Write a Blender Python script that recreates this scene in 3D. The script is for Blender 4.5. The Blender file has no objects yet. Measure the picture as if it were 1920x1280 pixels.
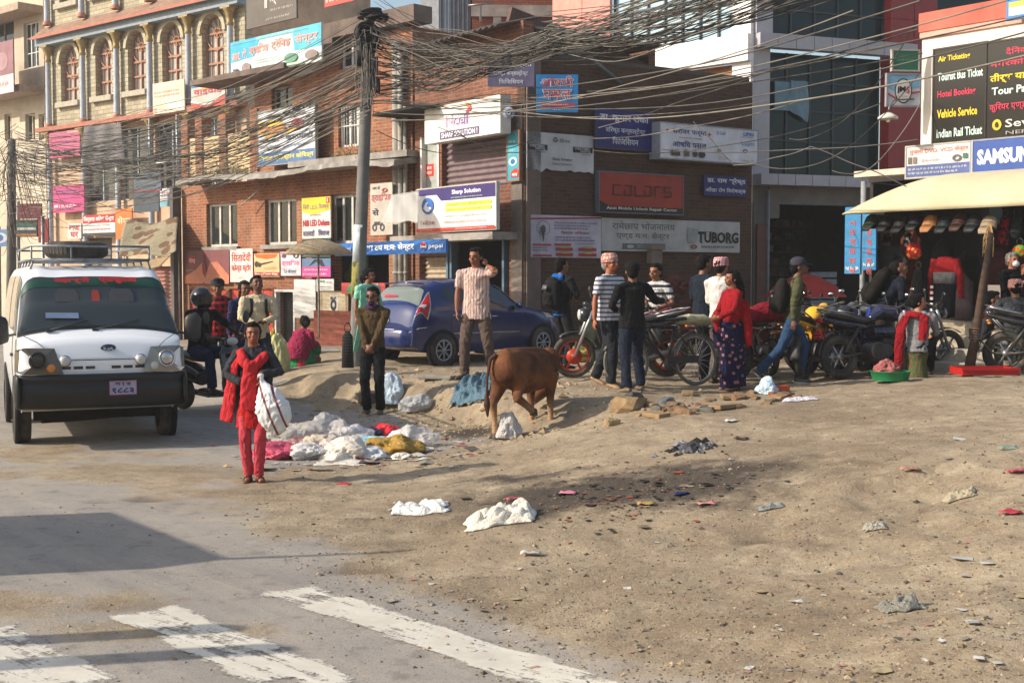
import bpy, bmesh, math, random
import numpy as np
from mathutils import Vector as V, Matrix, noise as mnoise
R = math.radians; PI = math.pi
rnd = random.Random(7)
SC = bpy.context.scene; COL = SC.collection
F = 2400.0; HC = 1.8; PITCH = math.atan(120 / F)
_cp, _sp = math.cos(PITCH), math.sin(PITCH)

def ray(px, py):
    x = (px - 960) / F; y = -(py - 640) / F
    return V((x, _cp + y * _sp, -_sp + y * _cp))

def P(px, py, d):                       # the point seen at a photo pixel, d metres ahead
    r = ray(px, py); return V((0, 0, HC)) + r * (d / r.y)

def G(px, py, z=0.0):
    r = ray(px, py); return V((0, 0, HC)) + r * ((z - HC) / r.z)

# ---------------------------------------------------------------- materials
MATS = {}
def srgb(c):
    if isinstance(c, str):
        c = c.lstrip('#'); c = [int(c[i:i+2], 16) / 255 for i in (0, 2, 4)]
        return tuple(((v + .055) / 1.055) ** 2.4 if v > .04045 else v / 12.92 for v in c)
    return tuple(c)

class NT:
    def __init__(s, m): s.t = m.node_tree; s.n = s.t.nodes; s.l = s.t.links
    def node(s, typ, **k):
        n = s.n.new(typ)
        for a, b in k.items():
            if a in n.inputs.keys() if isinstance(a, str) else False: n.inputs[a].default_value = b
            else: setattr(n, a, b)
        return n
    def link(s, a, b): s.l.new(a, b)
    def coord(s, kind='Object'): return s.node('ShaderNodeTexCoord').outputs[kind]
    def noise(s, vec, scale, detail=4, rough=.6, dist=0.):
        n = s.node('ShaderNodeTexNoise'); n.inputs['Scale'].default_value = scale
        n.inputs['Detail'].default_value = detail; n.inputs['Roughness'].default_value = rough
        n.inputs['Distortion'].default_value = dist; s.link(vec, n.inputs['Vector']); return n.outputs['Fac']
    def ramp(s, fac, p0, p1, c0=0, c1=1):
        n = s.node('ShaderNodeMapRange'); n.inputs[1].default_value = p0; n.inputs[2].default_value = p1
        n.inputs[3].default_value = c0; n.inputs[4].default_value = c1; s.link(fac, n.inputs[0]); return n.outputs[0]
    def mix(s, fac, a, b, mode='MIX'):
        n = s.node('ShaderNodeMix', data_type='RGBA', blend_type=mode)
        for v, i in ((fac, 0), (a, 6), (b, 7)):
            if hasattr(v, 'links') or isinstance(v, bpy.types.NodeSocket): s.link(v, n.inputs[i])
            elif i == 0: n.inputs[0].default_value = v
            else: n.inputs[i].default_value = (*v[:3], 1)
        return n.outputs[2]
    def math(s, op, a, b=0.):
        n = s.node('ShaderNodeMath', operation=op)
        for v, i in ((a, 0), (b, 1)):
            if isinstance(v, bpy.types.NodeSocket): s.link(v, n.inputs[i])
            else: n.inputs[i].default_value = v
        return n.outputs[0]
    def bump(s, h, strength, dist=.01):
        n = s.node('ShaderNodeBump'); n.inputs['Strength'].default_value = strength
        n.inputs['Distance'].default_value = dist; s.link(h, n.inputs['Height'])
        s.link(n.outputs[0], s.bsdf.inputs['Normal'])

def newmat(name, rough=.8, metal=0., spec=.5):
    m = bpy.data.materials.new(name); m.use_nodes = True; t = NT(m)
    t.bsdf = t.n['Principled BSDF']; b = t.bsdf.inputs
    b['Roughness'].default_value = rough; b['Metallic'].default_value = metal
    b['Specular IOR Level'].default_value = spec
    return m, t

def mat(color, rough=.8, metal=0., dirt=.25, scale=6., bump=0., alpha=1., coat=0., dust=None, spec=.4):
    """weathered single-colour surface"""
    key = ('m', color if isinstance(color, str) else tuple(color), rough, metal, dirt, scale, bump, alpha, coat, dust)
    if key in MATS: return MATS[key]
    m, t = newmat('surface', rough, metal, spec); c = srgb(color); co = t.coord()
    n = t.noise(co, scale, 5, .65)
    dk = tuple(v * (1 - dirt) for v in c); lt = tuple(min(1, v * (1 + dirt * .5)) for v in c)
    out = t.mix(t.ramp(n, .3, .7), dk, lt)
    if dust:
        n2 = t.noise(co, scale * .35, 4, .7); out = t.mix(t.ramp(n2, .4, .75, 0, dust), out, (.30, .245, .18))
    t.link(out, t.bsdf.inputs['Base Color'])
    if bump:
        t.bump(t.noise(co, scale * 3, 3), bump, .02)
    if alpha < 1: t.bsdf.inputs['Alpha'].default_value = alpha
    if coat:
        t.bsdf.inputs['Coat Weight'].default_value = coat; t.bsdf.inputs['Coat Roughness'].default_value = .08
    MATS[key] = m; return m

def cloth(color, color2=None, kind=None, s=10., rough=.9, fold=.6):
    key = ('c', color, color2, kind, s, fold)
    if key in MATS: return MATS[key]
    m, t = newmat('fabric', rough, 0, .2); co = t.coord(); c = srgb(color)
    n = t.noise(co, 9, 3); base = t.mix(t.ramp(n, .3, .7), tuple(v * .8 for v in c), tuple(min(1, v * 1.08) for v in c))
    if kind:
        c2 = srgb(color2); sep = t.node('ShaderNodeSeparateXYZ'); t.link(co, sep.inputs[0])
        def band(ax, sc, th):
            w = t.math('FRACT', t.math('MULTIPLY', sep.outputs[ax], sc)); return t.math('GREATER_THAN', w, th)
        if kind == 'h': f = band(2, s, .62)
        elif kind == 'v': f = band(0, s, .72)
        elif kind == 'check':
            a, b = band(2, s, .5), band(0, s, .5); f = t.math('MULTIPLY', t.math('ADD', a, b), .5)
        elif kind == 'dots':
            vo = t.node('ShaderNodeTexVoronoi'); vo.inputs['Scale'].default_value = s; t.link(co, vo.inputs['Vector'])
            f = t.math('LESS_THAN', vo.outputs['Distance'], .28)
        elif kind == 'speck':
            vo = t.node('ShaderNodeTexVoronoi'); vo.inputs['Scale'].default_value = s; t.link(co, vo.inputs['Vector'])
            f = t.math('LESS_THAN', vo.outputs['Distance'], .42)
        base = t.mix(f, base, c2)
    t.link(base, t.bsdf.inputs['Base Color'])
    mp = t.node('ShaderNodeMapping'); mp.inputs['Scale'].default_value = (1, 1, .45); t.link(co, mp.inputs[0])
    t.bump(t.noise(mp.outputs[0], 11, 3, .5, 1.2), fold, .05)
    MATS[key] = m; return m

def paint(color, rough=.25, dust=.25):
    """vehicle paint with road dust low down and on flat faces"""
    key = ('p', color, rough, dust)
    if key in MATS: return MATS[key]
    m, t = newmat('vehicle_paint', rough, 0, .5); co = t.coord(); c = srgb(color)
    t.bsdf.inputs['Coat Weight'].default_value = .6; t.bsdf.inputs['Coat Roughness'].default_value = .12
    n = t.noise(co, 3, 5, .7); sep = t.node('ShaderNodeSeparateXYZ'); t.link(co, sep.inputs[0])
    low = t.ramp(sep.outputs[2], .1, .9, .55, .1)
    f = t.math('MULTIPLY', t.ramp(n, .35, .8, 0, dust * 2), t.math('ADD', low, .2))
    t.link(t.mix(f, c, (.36, .30, .23)), t.bsdf.inputs['Base Color'])
    t.link(t.ramp(f, 0, .6, rough, .7), t.bsdf.inputs['Roughness'])
    MATS[key] = m; return m

def glass(tint=(.02, .03, .03), rough=.05, alpha=.55):
    key = ('g', tint, rough, alpha)
    if key in MATS: return MATS[key]
    m, t = newmat('glass', rough, 0, .7); t.bsdf.inputs['Base Color'].default_value = (*tint, 1)
    t.bsdf.inputs['Alpha'].default_value = alpha; MATS[key] = m; return m

def brick(c1, c2, mortar, sc=1., w=.23, h=.075, axes=(0, 2), grime=.3, bump=.4, soot=(.05, .04, .035), g0=.42, dark=None):
    key = ('b', c1, c2, mortar, sc, w, h, grime, g0)
    if key in MATS: return MATS[key]
    m, t = newmat('brickwork', .95, 0, .2); co = t.coord(); sep = t.node('ShaderNodeSeparateXYZ'); t.link(co, sep.inputs[0])
    cb = t.node('ShaderNodeCombineXYZ')
    t.link(t.math('ADD', sep.outputs[0], sep.outputs[1]), cb.inputs[0]); t.link(sep.outputs[2], cb.inputs[1])
    wob = t.node('ShaderNodeTexNoise'); wob.inputs['Scale'].default_value = 3; t.link(co, wob.inputs['Vector'])
    va = t.node('ShaderNodeVectorMath', operation='SCALE'); t.link(wob.outputs['Color'], va.inputs[0]); va.inputs['Scale'].default_value = .03
    vb = t.node('ShaderNodeVectorMath', operation='ADD'); t.link(cb.outputs[0], vb.inputs[0]); t.link(va.outputs[0], vb.inputs[1])
    br = t.node('ShaderNodeTexBrick'); t.link(vb.outputs[0], br.inputs['Vector'])
    for k, v in (('Scale', sc), ('Mortar Size', .010), ('Mortar Smooth', .3), ('Bias', 0.), ('Brick Width', w), ('Row Height', h)): br.inputs[k].default_value = v
    br.inputs['Color1'].default_value = (*srgb(c1), 1); br.inputs['Color2'].default_value = (*srgb(c2), 1); br.inputs['Mortar'].default_value = (*srgb(mortar), 1)
    n1 = t.noise(co, .9, 6, .7); n2 = t.noise(co, 14, 4, .6)
    out = t.mix(t.ramp(n2, .35, .75, 0, .45), br.outputs['Color'], tuple(v * .55 for v in srgb(c1)))
    mp = t.node('ShaderNodeMapping'); mp.inputs['Scale'].default_value = (1.6, 1.6, .35); t.link(co, mp.inputs[0])
    n3 = t.noise(mp.outputs[0], 1.4, 6, .7)
    out = t.mix(t.ramp(n3, g0, .8, 0, grime), out, soot)
    out = t.mix(t.ramp(n1, .5, .8, 0, .35), out, tuple(min(1, v * 1.5) for v in srgb(mortar)))
    t.link(out, t.bsdf.inputs['Base Color'])
    t.bump(t.math('ADD', t.math('MULTIPLY', br.outputs['Fac'], -1.), t.math('MULTIPLY', n2, .5)), bump, .02)
    MATS[key] = m; return m

# ---------------------------------------------------------------- mesh builder
class MB:
    def __init__(s): s.v = []; s.f = []; s.mi = []; s.m = 0; s.sm = []; s.smooth = False
    def add(s, vs, fs, smooth=None):
        o = len(s.v); s.v += [tuple(v) for v in vs]
        for f in fs: s.f.append([i + o for i in f]); s.mi.append(s.m); s.sm.append(s.smooth if smooth is None else smooth)
        return s
    def box(s, x0, x1, y0, y1, z0, z1, M=None):
        vs = [V((x, y, z)) for x in (x0, x1) for y in (y0, y1) for z in (z0, z1)]
        if M is not None: vs = [M @ v for v in vs]
        return s.add(vs, [(0, 1, 3, 2), (4, 6, 7, 5), (0, 4, 5, 1), (2, 3, 7, 6), (0, 2, 6, 4), (1, 5, 7, 3)], False)
    def cbox(s, c, sz, rot=None):
        M = Matrix.Translation(V(c)) @ (rot.to_4x4() if rot is not None else Matrix())
        a, b, d = [v / 2 for v in sz]; return s.box(-a, a, -b, b, -d, d, M)
    def quad(s, a, b, c, d): return s.add([a, b, c, d], [(0, 1, 2, 3)])
    def tube(s, pts, r, n=8, caps=True, ell=None):
        pts = [V(p) for p in pts]; rs = r if isinstance(r, (list, tuple)) else [r] * len(pts)
        up = V((0, 0, 1)); prev = None; vs = []; L = len(pts)
        for i, p in enumerate(pts):
            t = (pts[min(i + 1, L - 1)] - pts[max(i - 1, 0)])
            t = t.normalized() if t.length > 1e-9 else V((0, 0, 1))
            if prev is None:
                a = V(ell[0]) if ell else (V((1, 0, 0)) if abs(t.x) < .9 else V((0, 1, 0)))
            else: a = prev
            a = (a - t * a.dot(t))
            a = a.normalized() if a.length > 1e-6 else t.orthogonal().normalized()
            b = t.cross(a); prev = a; k = ell[1] if ell else 1.
            for j in range(n):
                th = 2 * PI * j / n; vs.append(p + (a * math.cos(th) + b * math.sin(th) * k) * rs[i])
        fs = [(i * n + j, i * n + (j + 1) % n, (i + 1) * n + (j + 1) % n, (i + 1) * n + j) for i in range(L - 1) for j in range(n)]
        if caps: fs += [tuple(range(n - 1, -1, -1)), tuple((L - 1) * n + j for j in range(n))]
        return s.add(vs, fs, True)
    def cyl(s, c, ax, r, h, n=20, r2=None):
        c = V(c); a = V(ax).normalized() * h / 2; return s.tube([c - a, c + a], [r, r if r2 is None else r2], n)
    def lathe(s, prof, M=None, n=24, a0=0, a1=2 * PI):
        """prof: (radius, height) round local Z"""
        full = abs(a1 - a0 - 2 * PI) < 1e-6; k = n if full else n + 1; vs = []
        for r, z in prof:
            for j in range(k):
                th = a0 + (a1 - a0) * j / n; vs.append(V((r * math.cos(th), r * math.sin(th), z)))
        if M is not None: vs = [M @ v for v in vs]
        fs = [(i * k + j, i * k + (j + 1) % k, (i + 1) * k + (j + 1) % k, (i + 1) * k + j) for i in range(len(prof) - 1) for j in range(n)]
        return s.add(vs, fs, True)
    def ball(s, c, r, n=12, M=None):
        r = r if isinstance(r, (tuple, list)) else (r, r, r)
        prof = [(math.cos(a), math.sin(a)) for a in [PI * (i / (n // 2) - .5) for i in range(n // 2 + 1)]]
        T = Matrix.Translation(V(c)) @ (M if M is not None else Matrix()) @ Matrix.Diagonal((*r, 1)); return s.lathe(prof, T, n)
    def prism(s, poly, y0, y1, M=None):
        """poly of (x, z), extruded along y"""
        n = len(poly); vs = [V((x, y0, z)) for x, z in poly] + [V((x, y1, z)) for x, z in poly]
        if M is not None: vs = [M @ v for v in vs]
        return s.add(vs, [tuple(range(n)), tuple(range(2 * n - 1, n - 1, -1))] + [(i, i + n, (i + 1) % n + n, (i + 1) % n) for i in range(n)], False)
    def torus(s, c, ax, R_, r, n=28, k=8, sq=1.):
        ax = V(ax).normalized(); a = ax.orthogonal().normalized(); b = ax.cross(a); vs = []
        for i in range(n):
            d = a * math.cos(2 * PI * i / n) + b * math.sin(2 * PI * i / n)
            for j in range(k):
                t = 2 * PI * j / k; vs.append(V(c) + d * (R_ + r * math.cos(t)) + ax * r * sq * math.sin(t))
        return s.add(vs, [(i * k + j, i * k + (j + 1) % k, ((i + 1) % n) * k + (j + 1) % k, ((i + 1) % n) * k + j) for i in range(n) for j in range(k)], True)
    def grid(s, fn, nu, nv, smooth=True):
        vs = [fn(i / nu, j / nv) for j in range(nv + 1) for i in range(nu + 1)]
        return s.add(vs, [(j * (nu + 1) + i, j * (nu + 1) + i + 1, (j + 1) * (nu + 1) + i + 1, (j + 1) * (nu + 1) + i) for j in range(nv) for i in range(nu)], smooth)
    def mesh(s, name, mats):
        me = bpy.data.meshes.new(name); me.from_pydata(s.v, [], s.f)
        for m in (mats if isinstance(mats, (list, tuple)) else [mats]): me.materials.append(m)
        me.polygons.foreach_set('material_index', s.mi); me.polygons.foreach_set('use_smooth', s.sm); me.update()
        bm = bmesh.new(); bm.from_mesh(me); bmesh.ops.recalc_face_normals(bm, faces=bm.faces); bm.to_mesh(me); bm.free()
        return me
    def build(s, name, mats, parent=None, M=None, bevel=0., recalc=True):
        me = s.mesh(name, mats); o = bpy.data.objects.new(name, me); COL.objects.link(o)
        if M is not None: o.matrix_basis = M
        if parent is not None: o.parent = parent
        if bevel:
            b = o.modifiers.new('bevel', 'BEVEL'); b.width = bevel; b.segments = 2; b.limit_method = 'ANGLE'; b.angle_limit = R(40)
            b.harden_normals = False
        return o

def tag(o, label=None, cat=None, group=None, kind=None):
    for k, v in (('label', label), ('category', cat), ('group', group), ('kind', kind)):
        if v: o[k] = v
    return o
def empty(name, M, label, cat, group=None):
    o = bpy.data.objects.new(name, None); COL.objects.link(o)
    o.matrix_basis = M if isinstance(M, Matrix) else Matrix.Translation(V(M)); o.empty_display_size = .1
    return tag(o, label, cat, group)
def copy_tree(o, parent=None):
    c = o.copy(); COL.objects.link(c)
    if parent is not None: c.parent = parent
    for ch in [x for x in o.children]: copy_tree(ch, c)
    return c
def RZ(a): return Matrix.Rotation(a, 4, 'Z')
def RX(a): return Matrix.Rotation(a, 4, 'X')
def RY(a): return Matrix.Rotation(a, 4, 'Y')
def TR(*a): return Matrix.Translation(V(a if len(a) == 3 else a[0]))

# ---------------------------------------------------------------- lettering
_TX = {}
def visual(t):                          # the short i sign is written left of its consonant
    o = []
    for ch in t:
        if ch == '\u093f':
            j = len(o) - 1
            while j > 0 and o[j - 1] == '\u094d': j -= 2
            o.insert(max(j, 0), ch)
        else: o.append(ch)
    return ''.join(o)
def text_geo(txt, bold=0.):
    txt = visual(txt)
    k = (txt, bold)
    if k not in _TX:
        cu = bpy.data.curves.new('t', 'FONT'); cu.body = txt; cu.size = 1; cu.resolution_u = 2; cu.offset = bold; cu.fill_mode = 'FRONT'
        o = bpy.data.objects.new('t', cu); COL.objects.link(o)
        dg = bpy.context.evaluated_depsgraph_get(); me = bpy.data.meshes.new_from_object(o.evaluated_get(dg))
        vs = [(v.co.x, v.co.y) for v in me.vertices]; fs = [tuple(p.vertices) for p in me.polygons]
        par = list(range(len(vs)))                     # letters overlap: step each island 0.2 mm so no faces coincide
        def root(i):
            while par[i] != i: par[i] = par[par[i]]; i = par[i]
            return i
        for f in fs:
            for j in f[1:]: par[root(j)] = root(f[0])
        ids = {}
        vs = [(x, y, ids.setdefault(root(i), len(ids)) % 4 * .0003) for i, (x, y) in enumerate(vs)]
        bpy.data.objects.remove(o); bpy.data.curves.remove(cu); bpy.data.meshes.remove(me); _TX[k] = (vs, fs)
    return _TX[k]
def put_text(mb, txt, x0, x1, z0, z1, y, bold=.015, slant=0., keep=False):
    """fit txt in a box of the sign plane (x right, z up) at depth y"""
    vs, fs = text_geo(txt, bold)
    if not vs: return
    ax, bx = min(v[0] for v in vs), max(v[0] for v in vs); az, bz = min(v[1] for v in vs), max(v[1] for v in vs)
    sx = (x1 - x0) / (bx - ax); sz = (z1 - z0) / (bz - az)
    if keep:
        sx = min(sx, sz * keep); x0 = (x0 + x1 - sx * (bx - ax)) / 2
    mb.add([(x0 + (v[0] - ax) * sx + slant * (v[1] - az) * sz, y - v[2], z0 + (v[1] - az) * sz) for v in vs], fs, False)
def greek(mb, x0, x1, z0, z1, y, r, words=6):
    """a line of lettering too small to read: short uneven strokes"""
    x = x0; h = z1 - z0
    while x < x1:
        w = min(r.uniform(.5, 2.2) * h, x1 - x); xx = x
        while xx < x + w:
            s = r.uniform(.12, .3) * h; e = min(xx + s, x + w)
            a = z0 + r.choice((0, 0, .25)) * h; b = z1 - r.choice((0, 0, .3)) * h
            mb.quad((xx, y, a), (e, y, a), (e, y, b), (xx, y, b)); xx += s + .12 * h
        x += w + .5 * h

# ---------------------------------------------------------------- facades: local x right, y into the wall, z up
class Fac:
    def __init__(s, px, d, dx, dy=None, px2=None):
        """wall plane through the point below pixel column px at distance d, running along (dx, dy) seen left to right"""
        s.O = P(px, 520, d); s.O.z = 0; s.a = V((dx, dy, 0)).normalized(); s.n = V((s.a.y, -s.a.x, 0))   # n faces the camera
        s.M = Matrix(((s.a.x, -s.n.x, 0, s.O.x), (s.a.y, -s.n.y, 0, s.O.y), (0, 0, 1, 0), (0, 0, 0, 1)))
    def uv(s, px, py, off=0.):
        r = ray(px, py); O = s.O + s.n * off; t = (O - V((0, 0, HC))).dot(s.n) / r.dot(s.n); p = V((0, 0, HC)) + r * t - s.O
        return p.dot(s.a), p.z
    def u(s, px, off=0.): return s.uv(px, 520, off)[0]
    def z(s, px, py, off=0.): return s.uv(px, py, off)[1]
# ---------------------------------------------------------------- camera, light
cam = bpy.data.cameras.new('camera'); cam.lens = 45; cam.sensor_width = 36; cam.clip_end = 2000; cam.clip_start = .1
camo = bpy.data.objects.new('camera', cam); COL.objects.link(camo); SC.camera = camo
camo.location = (0, 0, HC); camo.rotation_euler = (PI / 2 - PITCH, 0, 0)
SHD = V((1, .24, 0)).normalized(); ELEV = R(31)
sd = SHD * math.cos(ELEV) - V((0, 0, math.sin(ELEV)))            # the way sunlight travels
sun = bpy.data.lights.new('sun', 'SUN'); sun.energy = 4.6; sun.angle = R(.5); sun.color = (1, .90, .77)
suno = bpy.data.objects.new('sun', sun); COL.objects.link(suno); suno.rotation_euler = sd.to_track_quat('-Z', 'Y').to_euler()
w = bpy.data.worlds.new('World'); SC.world = w; w.use_nodes = True
sky = w.node_tree.nodes.new('ShaderNodeTexSky'); sky.sky_type = 'NISHITA'; sky.sun_disc = False
sky.sun_elevation = ELEV; sky.sun_rotation = math.atan2(-sd.x, -sd.y); sky.dust_density = 2.5; sky.air_density = 1.2
bg = w.node_tree.nodes['Background']; bg.inputs[1].default_value = .15; w.node_tree.links.new(sky.outputs[0], bg.inputs[0])
SC.view_settings.view_transform = 'Standard'; SC.view_settings.look = 'None'; SC.view_settings.gamma = 1
SC.view_settings.exposure = .34
SC.cycles.max_bounces = 6; SC.cycles.transparent_max_bounces = 12; SC.cycles.use_denoising = True

# ---------------------------------------------------------------- terrain
CP = []
for px, py, z in [
    (0, 830, 0), (0, 1280, 0), (300, 1280, 0), (300, 1000, 0), (200, 870, 0), (330, 770, 0), (480, 905, 0), (600, 1000, 0), (850, 1150, 0),
    (1200, 1280, 0), (420, 760, 0), (560, 790, 0), (0, 700, 0), (300, 680, .02), (650, 830, 0), (800, 800, 0), (740, 870, 0), (0, 640, 0),
    (560, 765, .02), (640, 762, .02), (700, 770, 0), (780, 790, 0), (850, 797, 0), (900, 818, 0), (930, 822, 0), (480, 700, .03),
    (540, 712, .16), (600, 702, .34), (700, 702, .38), (800, 706, .42), (880, 712, .42), (960, 718, .42), (560, 690, .3),
    (1000, 812, .05), (1052, 799, .12), (1000, 742, .37), (1140, 752, .38), (850, 852, .05), (940, 830, .10), (1130, 793, .30),
    (1300, 772, .38), (1500, 746, .45), (1700, 721, .52), (1920, 705, .57), (1250, 752, .36), (1400, 737, .36), (1180, 732, .38),
    (1500, 718, .38), (1045, 692, .37), (900, 690, .40), (700, 682, .37), (620, 670, .36), (700, 950, .02), (930, 990, .08), (1100, 900, .22),
    (1300, 900, .27), (1500, 1000, .20), (1600, 870, .42), (1800, 880, .50), (1920, 960, .40), (1500, 1200, .10), (1920, 1220, .26),
    (1200, 1150, .03), (1920, 800, .57), (1650, 800, .47), (1300, 830, .34), (1000, 872, .12), (1700, 1040, .22), (760, 1010, 0)]:
    p = G(px, py, z); CP.append((p.x, p.y, z))
for px, d, z in [(1700, 17.5, .42), (1900, 18, .42), (1900, 20, .43), (1550, 18, .40), (760, 21.5, .33), (1010, 25, .38), (500, 24, .22), (560, 27, .25),
                 (350, 30, .12), (100, 34, .05), (0, 40, .05), (700, 26, .35), (1400, 26, .4), (1700, 24, .42), (900, 32, .38), (1200, 40, .4), (2300, 12, .5),
                 (2300, 18, .45), (-400, 10, 0), (-400, 20, 0), (-400, 40, 0), (2300, 30, .4), (500, 60, .2), (1500, 60, .4), (1300, 4.5, 0), (2200, 5, .2), (2600, 8, .4)]:
    p = P(px, 520, d); CP.append((p.x, p.y, z))
cp = np.array(CP)
def _k(r2): return np.where(r2 > 1e-9, r2 * np.log(r2 + 1e-9) * .5, 0)
_n = len(cp); _A = np.zeros((_n + 3, _n + 3)); _d = ((cp[:, None, :2] - cp[None, :, :2]) ** 2).sum(-1)
_A[:_n, :_n] = _k(_d) + np.eye(_n) * .02; _A[:_n, _n] = 1; _A[:_n, _n + 1:] = cp[:, :2]; _A[_n:, :_n] = _A[:_n, _n:].T
_w = np.linalg.solve(_A, np.r_[cp[:, 2], 0, 0, 0])
def tz(x, y):
    x = np.asarray(x, float); y = np.asarray(y, float); sh = x.shape; x = x.ravel(); y = y.ravel(); out = np.zeros(len(x))
    xc = np.clip(x, -22, 22); yc = np.clip(y, 4, 60)
    for i in range(0, len(x), 20000):
        a, b = xc[i:i+20000], yc[i:i+20000]
        out[i:i+20000] = _k((a[:, None] - cp[:, 0]) ** 2 + (b[:, None] - cp[:, 1]) ** 2) @ _w[:_n] + _w[_n] + a * _w[_n + 1] + b * _w[_n + 2]
    return np.clip(out, -.03, .75).reshape(sh)
def vnoise(x, y, s, seed=0):            # smooth value noise in numpy
    x = x * s + seed * 17.3; y = y * s + seed * 9.1; xi = np.floor(x).astype(int); yi = np.floor(y).astype(int); fx = x - xi; fy = y - yi
    h = lambda a, b: ((np.sin(a * 127.1 + b * 311.7 + seed) * 43758.5453) % 1)
    fx = fx * fx * (3 - 2 * fx); fy = fy * fy * (3 - 2 * fy)
    return (h(xi, yi) * (1 - fx) + h(xi + 1, yi) * fx) * (1 - fy) + (h(xi, yi + 1) * (1 - fx) + h(xi + 1, yi + 1) * fx) * fy
def fbm(x, y, s, o=4, seed=0): return sum(vnoise(x, y, s * 2 ** i, seed + i) / 2 ** i for i in range(o)) / sum(1 / 2 ** i for i in range(o)) - .5

ROADPIX = [(1340, 1330), (1230, 1285), (1000, 1200), (850, 1130), (700, 1060), (600, 990), (500, 940), (440, 900), (540, 878), (700, 872), (800, 852), (900, 828), (912, 817),
           (850, 797), (780, 787), (700, 770), (600, 770), (545, 757), (500, 700), (440, 655), (380, 620)]
RP = [G(a, b, 0) for a, b in ROADPIX]; RP = [(p.x, p.y) for p in RP] + [(-8, 90), (-60, 300), (-60, -30), (20, -30)]
def road_sd(x, y):                      # > 0 inside the tarmac
    x = np.asarray(x, float); y = np.asarray(y, float); ins = np.zeros(x.shape, bool); dm = np.full(x.shape, 1e9)
    for i in range(len(RP)):
        (x1, y1), (x2, y2) = RP[i], RP[(i + 1) % len(RP)]
        c = ((y1 > y) != (y2 > y)) & (x < (x2 - x1) * (y - y1) / (y2 - y1 + 1e-12) + x1); ins ^= c
        t = np.clip(((x - x1) * (x2 - x1) + (y - y1) * (y2 - y1)) / ((x2 - x1) ** 2 + (y2 - y1) ** 2), 0, 1)
        dm = np.minimum(dm, np.hypot(x - x1 - t * (x2 - x1), y - y1 - t * (y2 - y1)))
    return np.where(ins, dm, -dm)
def spot(x, y, px, py, rx, ry, z=0, soft=.5, seed=3, k=1.2):
    c = G(px, py, z); r = np.hypot((x - c.x) / rx, (y - c.y) / ry) + fbm(x, y, 2.2, 4, seed) * k
    return np.clip((1 - r) / soft, 0, 1)
def ground_z(x, y, detail=True):
    x = np.asarray(x, float); y = np.asarray(y, float); z = tz(x, y)
    if detail:
        mk = np.clip((x + 3.5) / .5, 0, 1) * np.clip((1.5 - x) / .6, 0, 1) * np.clip((y - 14.7) / .5, 0, 1) * np.clip((19.6 - y) / .5, 0, 1); tt = np.clip((z / .38 + fbm(x, y, 1.7, 4, 41) * .55 - .30) / .34, 0, 1)
        z = z * (1 - mk) + mk * (z * .35 + .65 * .38 * tt * tt * (3 - 2 * tt))
        e = .12; g = np.hypot(tz(x + e, y) - tz(x - e, y), tz(x, y + e) - tz(x, y - e)) / (2 * e)
        sd_ = road_sd(x, y); rough = np.clip(.35 - sd_, 0, .6) / .6; near = np.clip((30 - y) / 8, 0, 1)
        z = z + rough * near * (fbm(x, y, 1.1, 3) * .07 + fbm(x, y, 5, 3, 5) * .035 + fbm(x, y, 14, 2, 9) * .014) + fbm(x, y, .7, 3, 2) * .012
        z = z + np.clip(g - .12, 0, .5) * near * (fbm(x, y, 3.2, 4, 11) * .42 + fbm(x, y, 11, 2, 4) * .13)
        a, b = G(1560, 902, .42), G(1800, 870, .5)             # the small broken edge in the slope
        ux, uy = b.x - a.x, b.y - a.y; L = math.hypot(ux, uy); t = ((x - a.x) * ux + (y - a.y) * uy) / L / L
        dd = ((x - a.x) * -uy + (y - a.y) * ux) / L + fbm(x, y, 3, 3, 21) * .25
        z = z - np.clip(1 - np.abs(t - .5) * 2, 0, 1) ** .5 * np.clip((.03 - dd) / .06, 0, 1) * np.clip((dd + 1.3) / 1.2, 0, 1) * .075 * near
        for px, py, rx, ry, zz, dep in ((280, 936, .22, .13, 0, .03), (190, 940, .16, .07, 0, .02), (1440, 1000, .24, .14, .2, .06), (700, 1062, .3, .16, 0, .03), (1520, 1050, .3, .2, .18, .04)):
            z = z - spot(x, y, px, py, rx, ry, zz, .7, 8, .7) * dep
    return z
def gz(x, y): return float(ground_z(np.array([x]), np.array([y]))[0])
def on(px, d, dz=0.):                   # a spot on the ground below pixel column px, d metres ahead
    p = P(px, 520, d); return V((p.x, p.y, gz(p.x, p.y) + dz))

def axis(lo, hi, step, far):
    a = [lo + step * i for i in range(int((hi - lo) / step) + 1)]; s = step; x = a[0]; y = a[-1]; pre = []; post = []
    while x > -far: s *= 1.22; x -= s; pre.append(x)
    s = step
    while y < far: s *= 1.22; y += s; post.append(y)
    return np.array(pre[::-1] + a + post)
xs = axis(-6.2, 7.6, .045, 400); ys = axis(5.1, 19.6, .045, 400); ys = ys[ys > -60]
X, Y = np.meshgrid(xs, ys); Z = ground_z(X, Y)
SD = road_sd(X, Y) + fbm(X, Y, .8, 4, 31) * 1.1 + fbm(X, Y, 4, 3, 3) * .3
asp = np.clip(SD / .5 + .5, 0, 1)
dusty = np.zeros(X.shape)               # dust blown over the tarmac
for px, py, rx, ry in ((250, 890, 2.6, 1.1), (430, 930, 1.6, .8), (40, 1130, 1.2, .5), (620, 980, 1.2, .8), (300, 1180, .9, .4), (-100, 850, 3, 1.2)):
    dusty = np.maximum(dusty, spot(X, Y, px, py, rx, ry, 0, .8, 5, 1.3))
asp = asp * (1 - dusty * .85)
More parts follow.
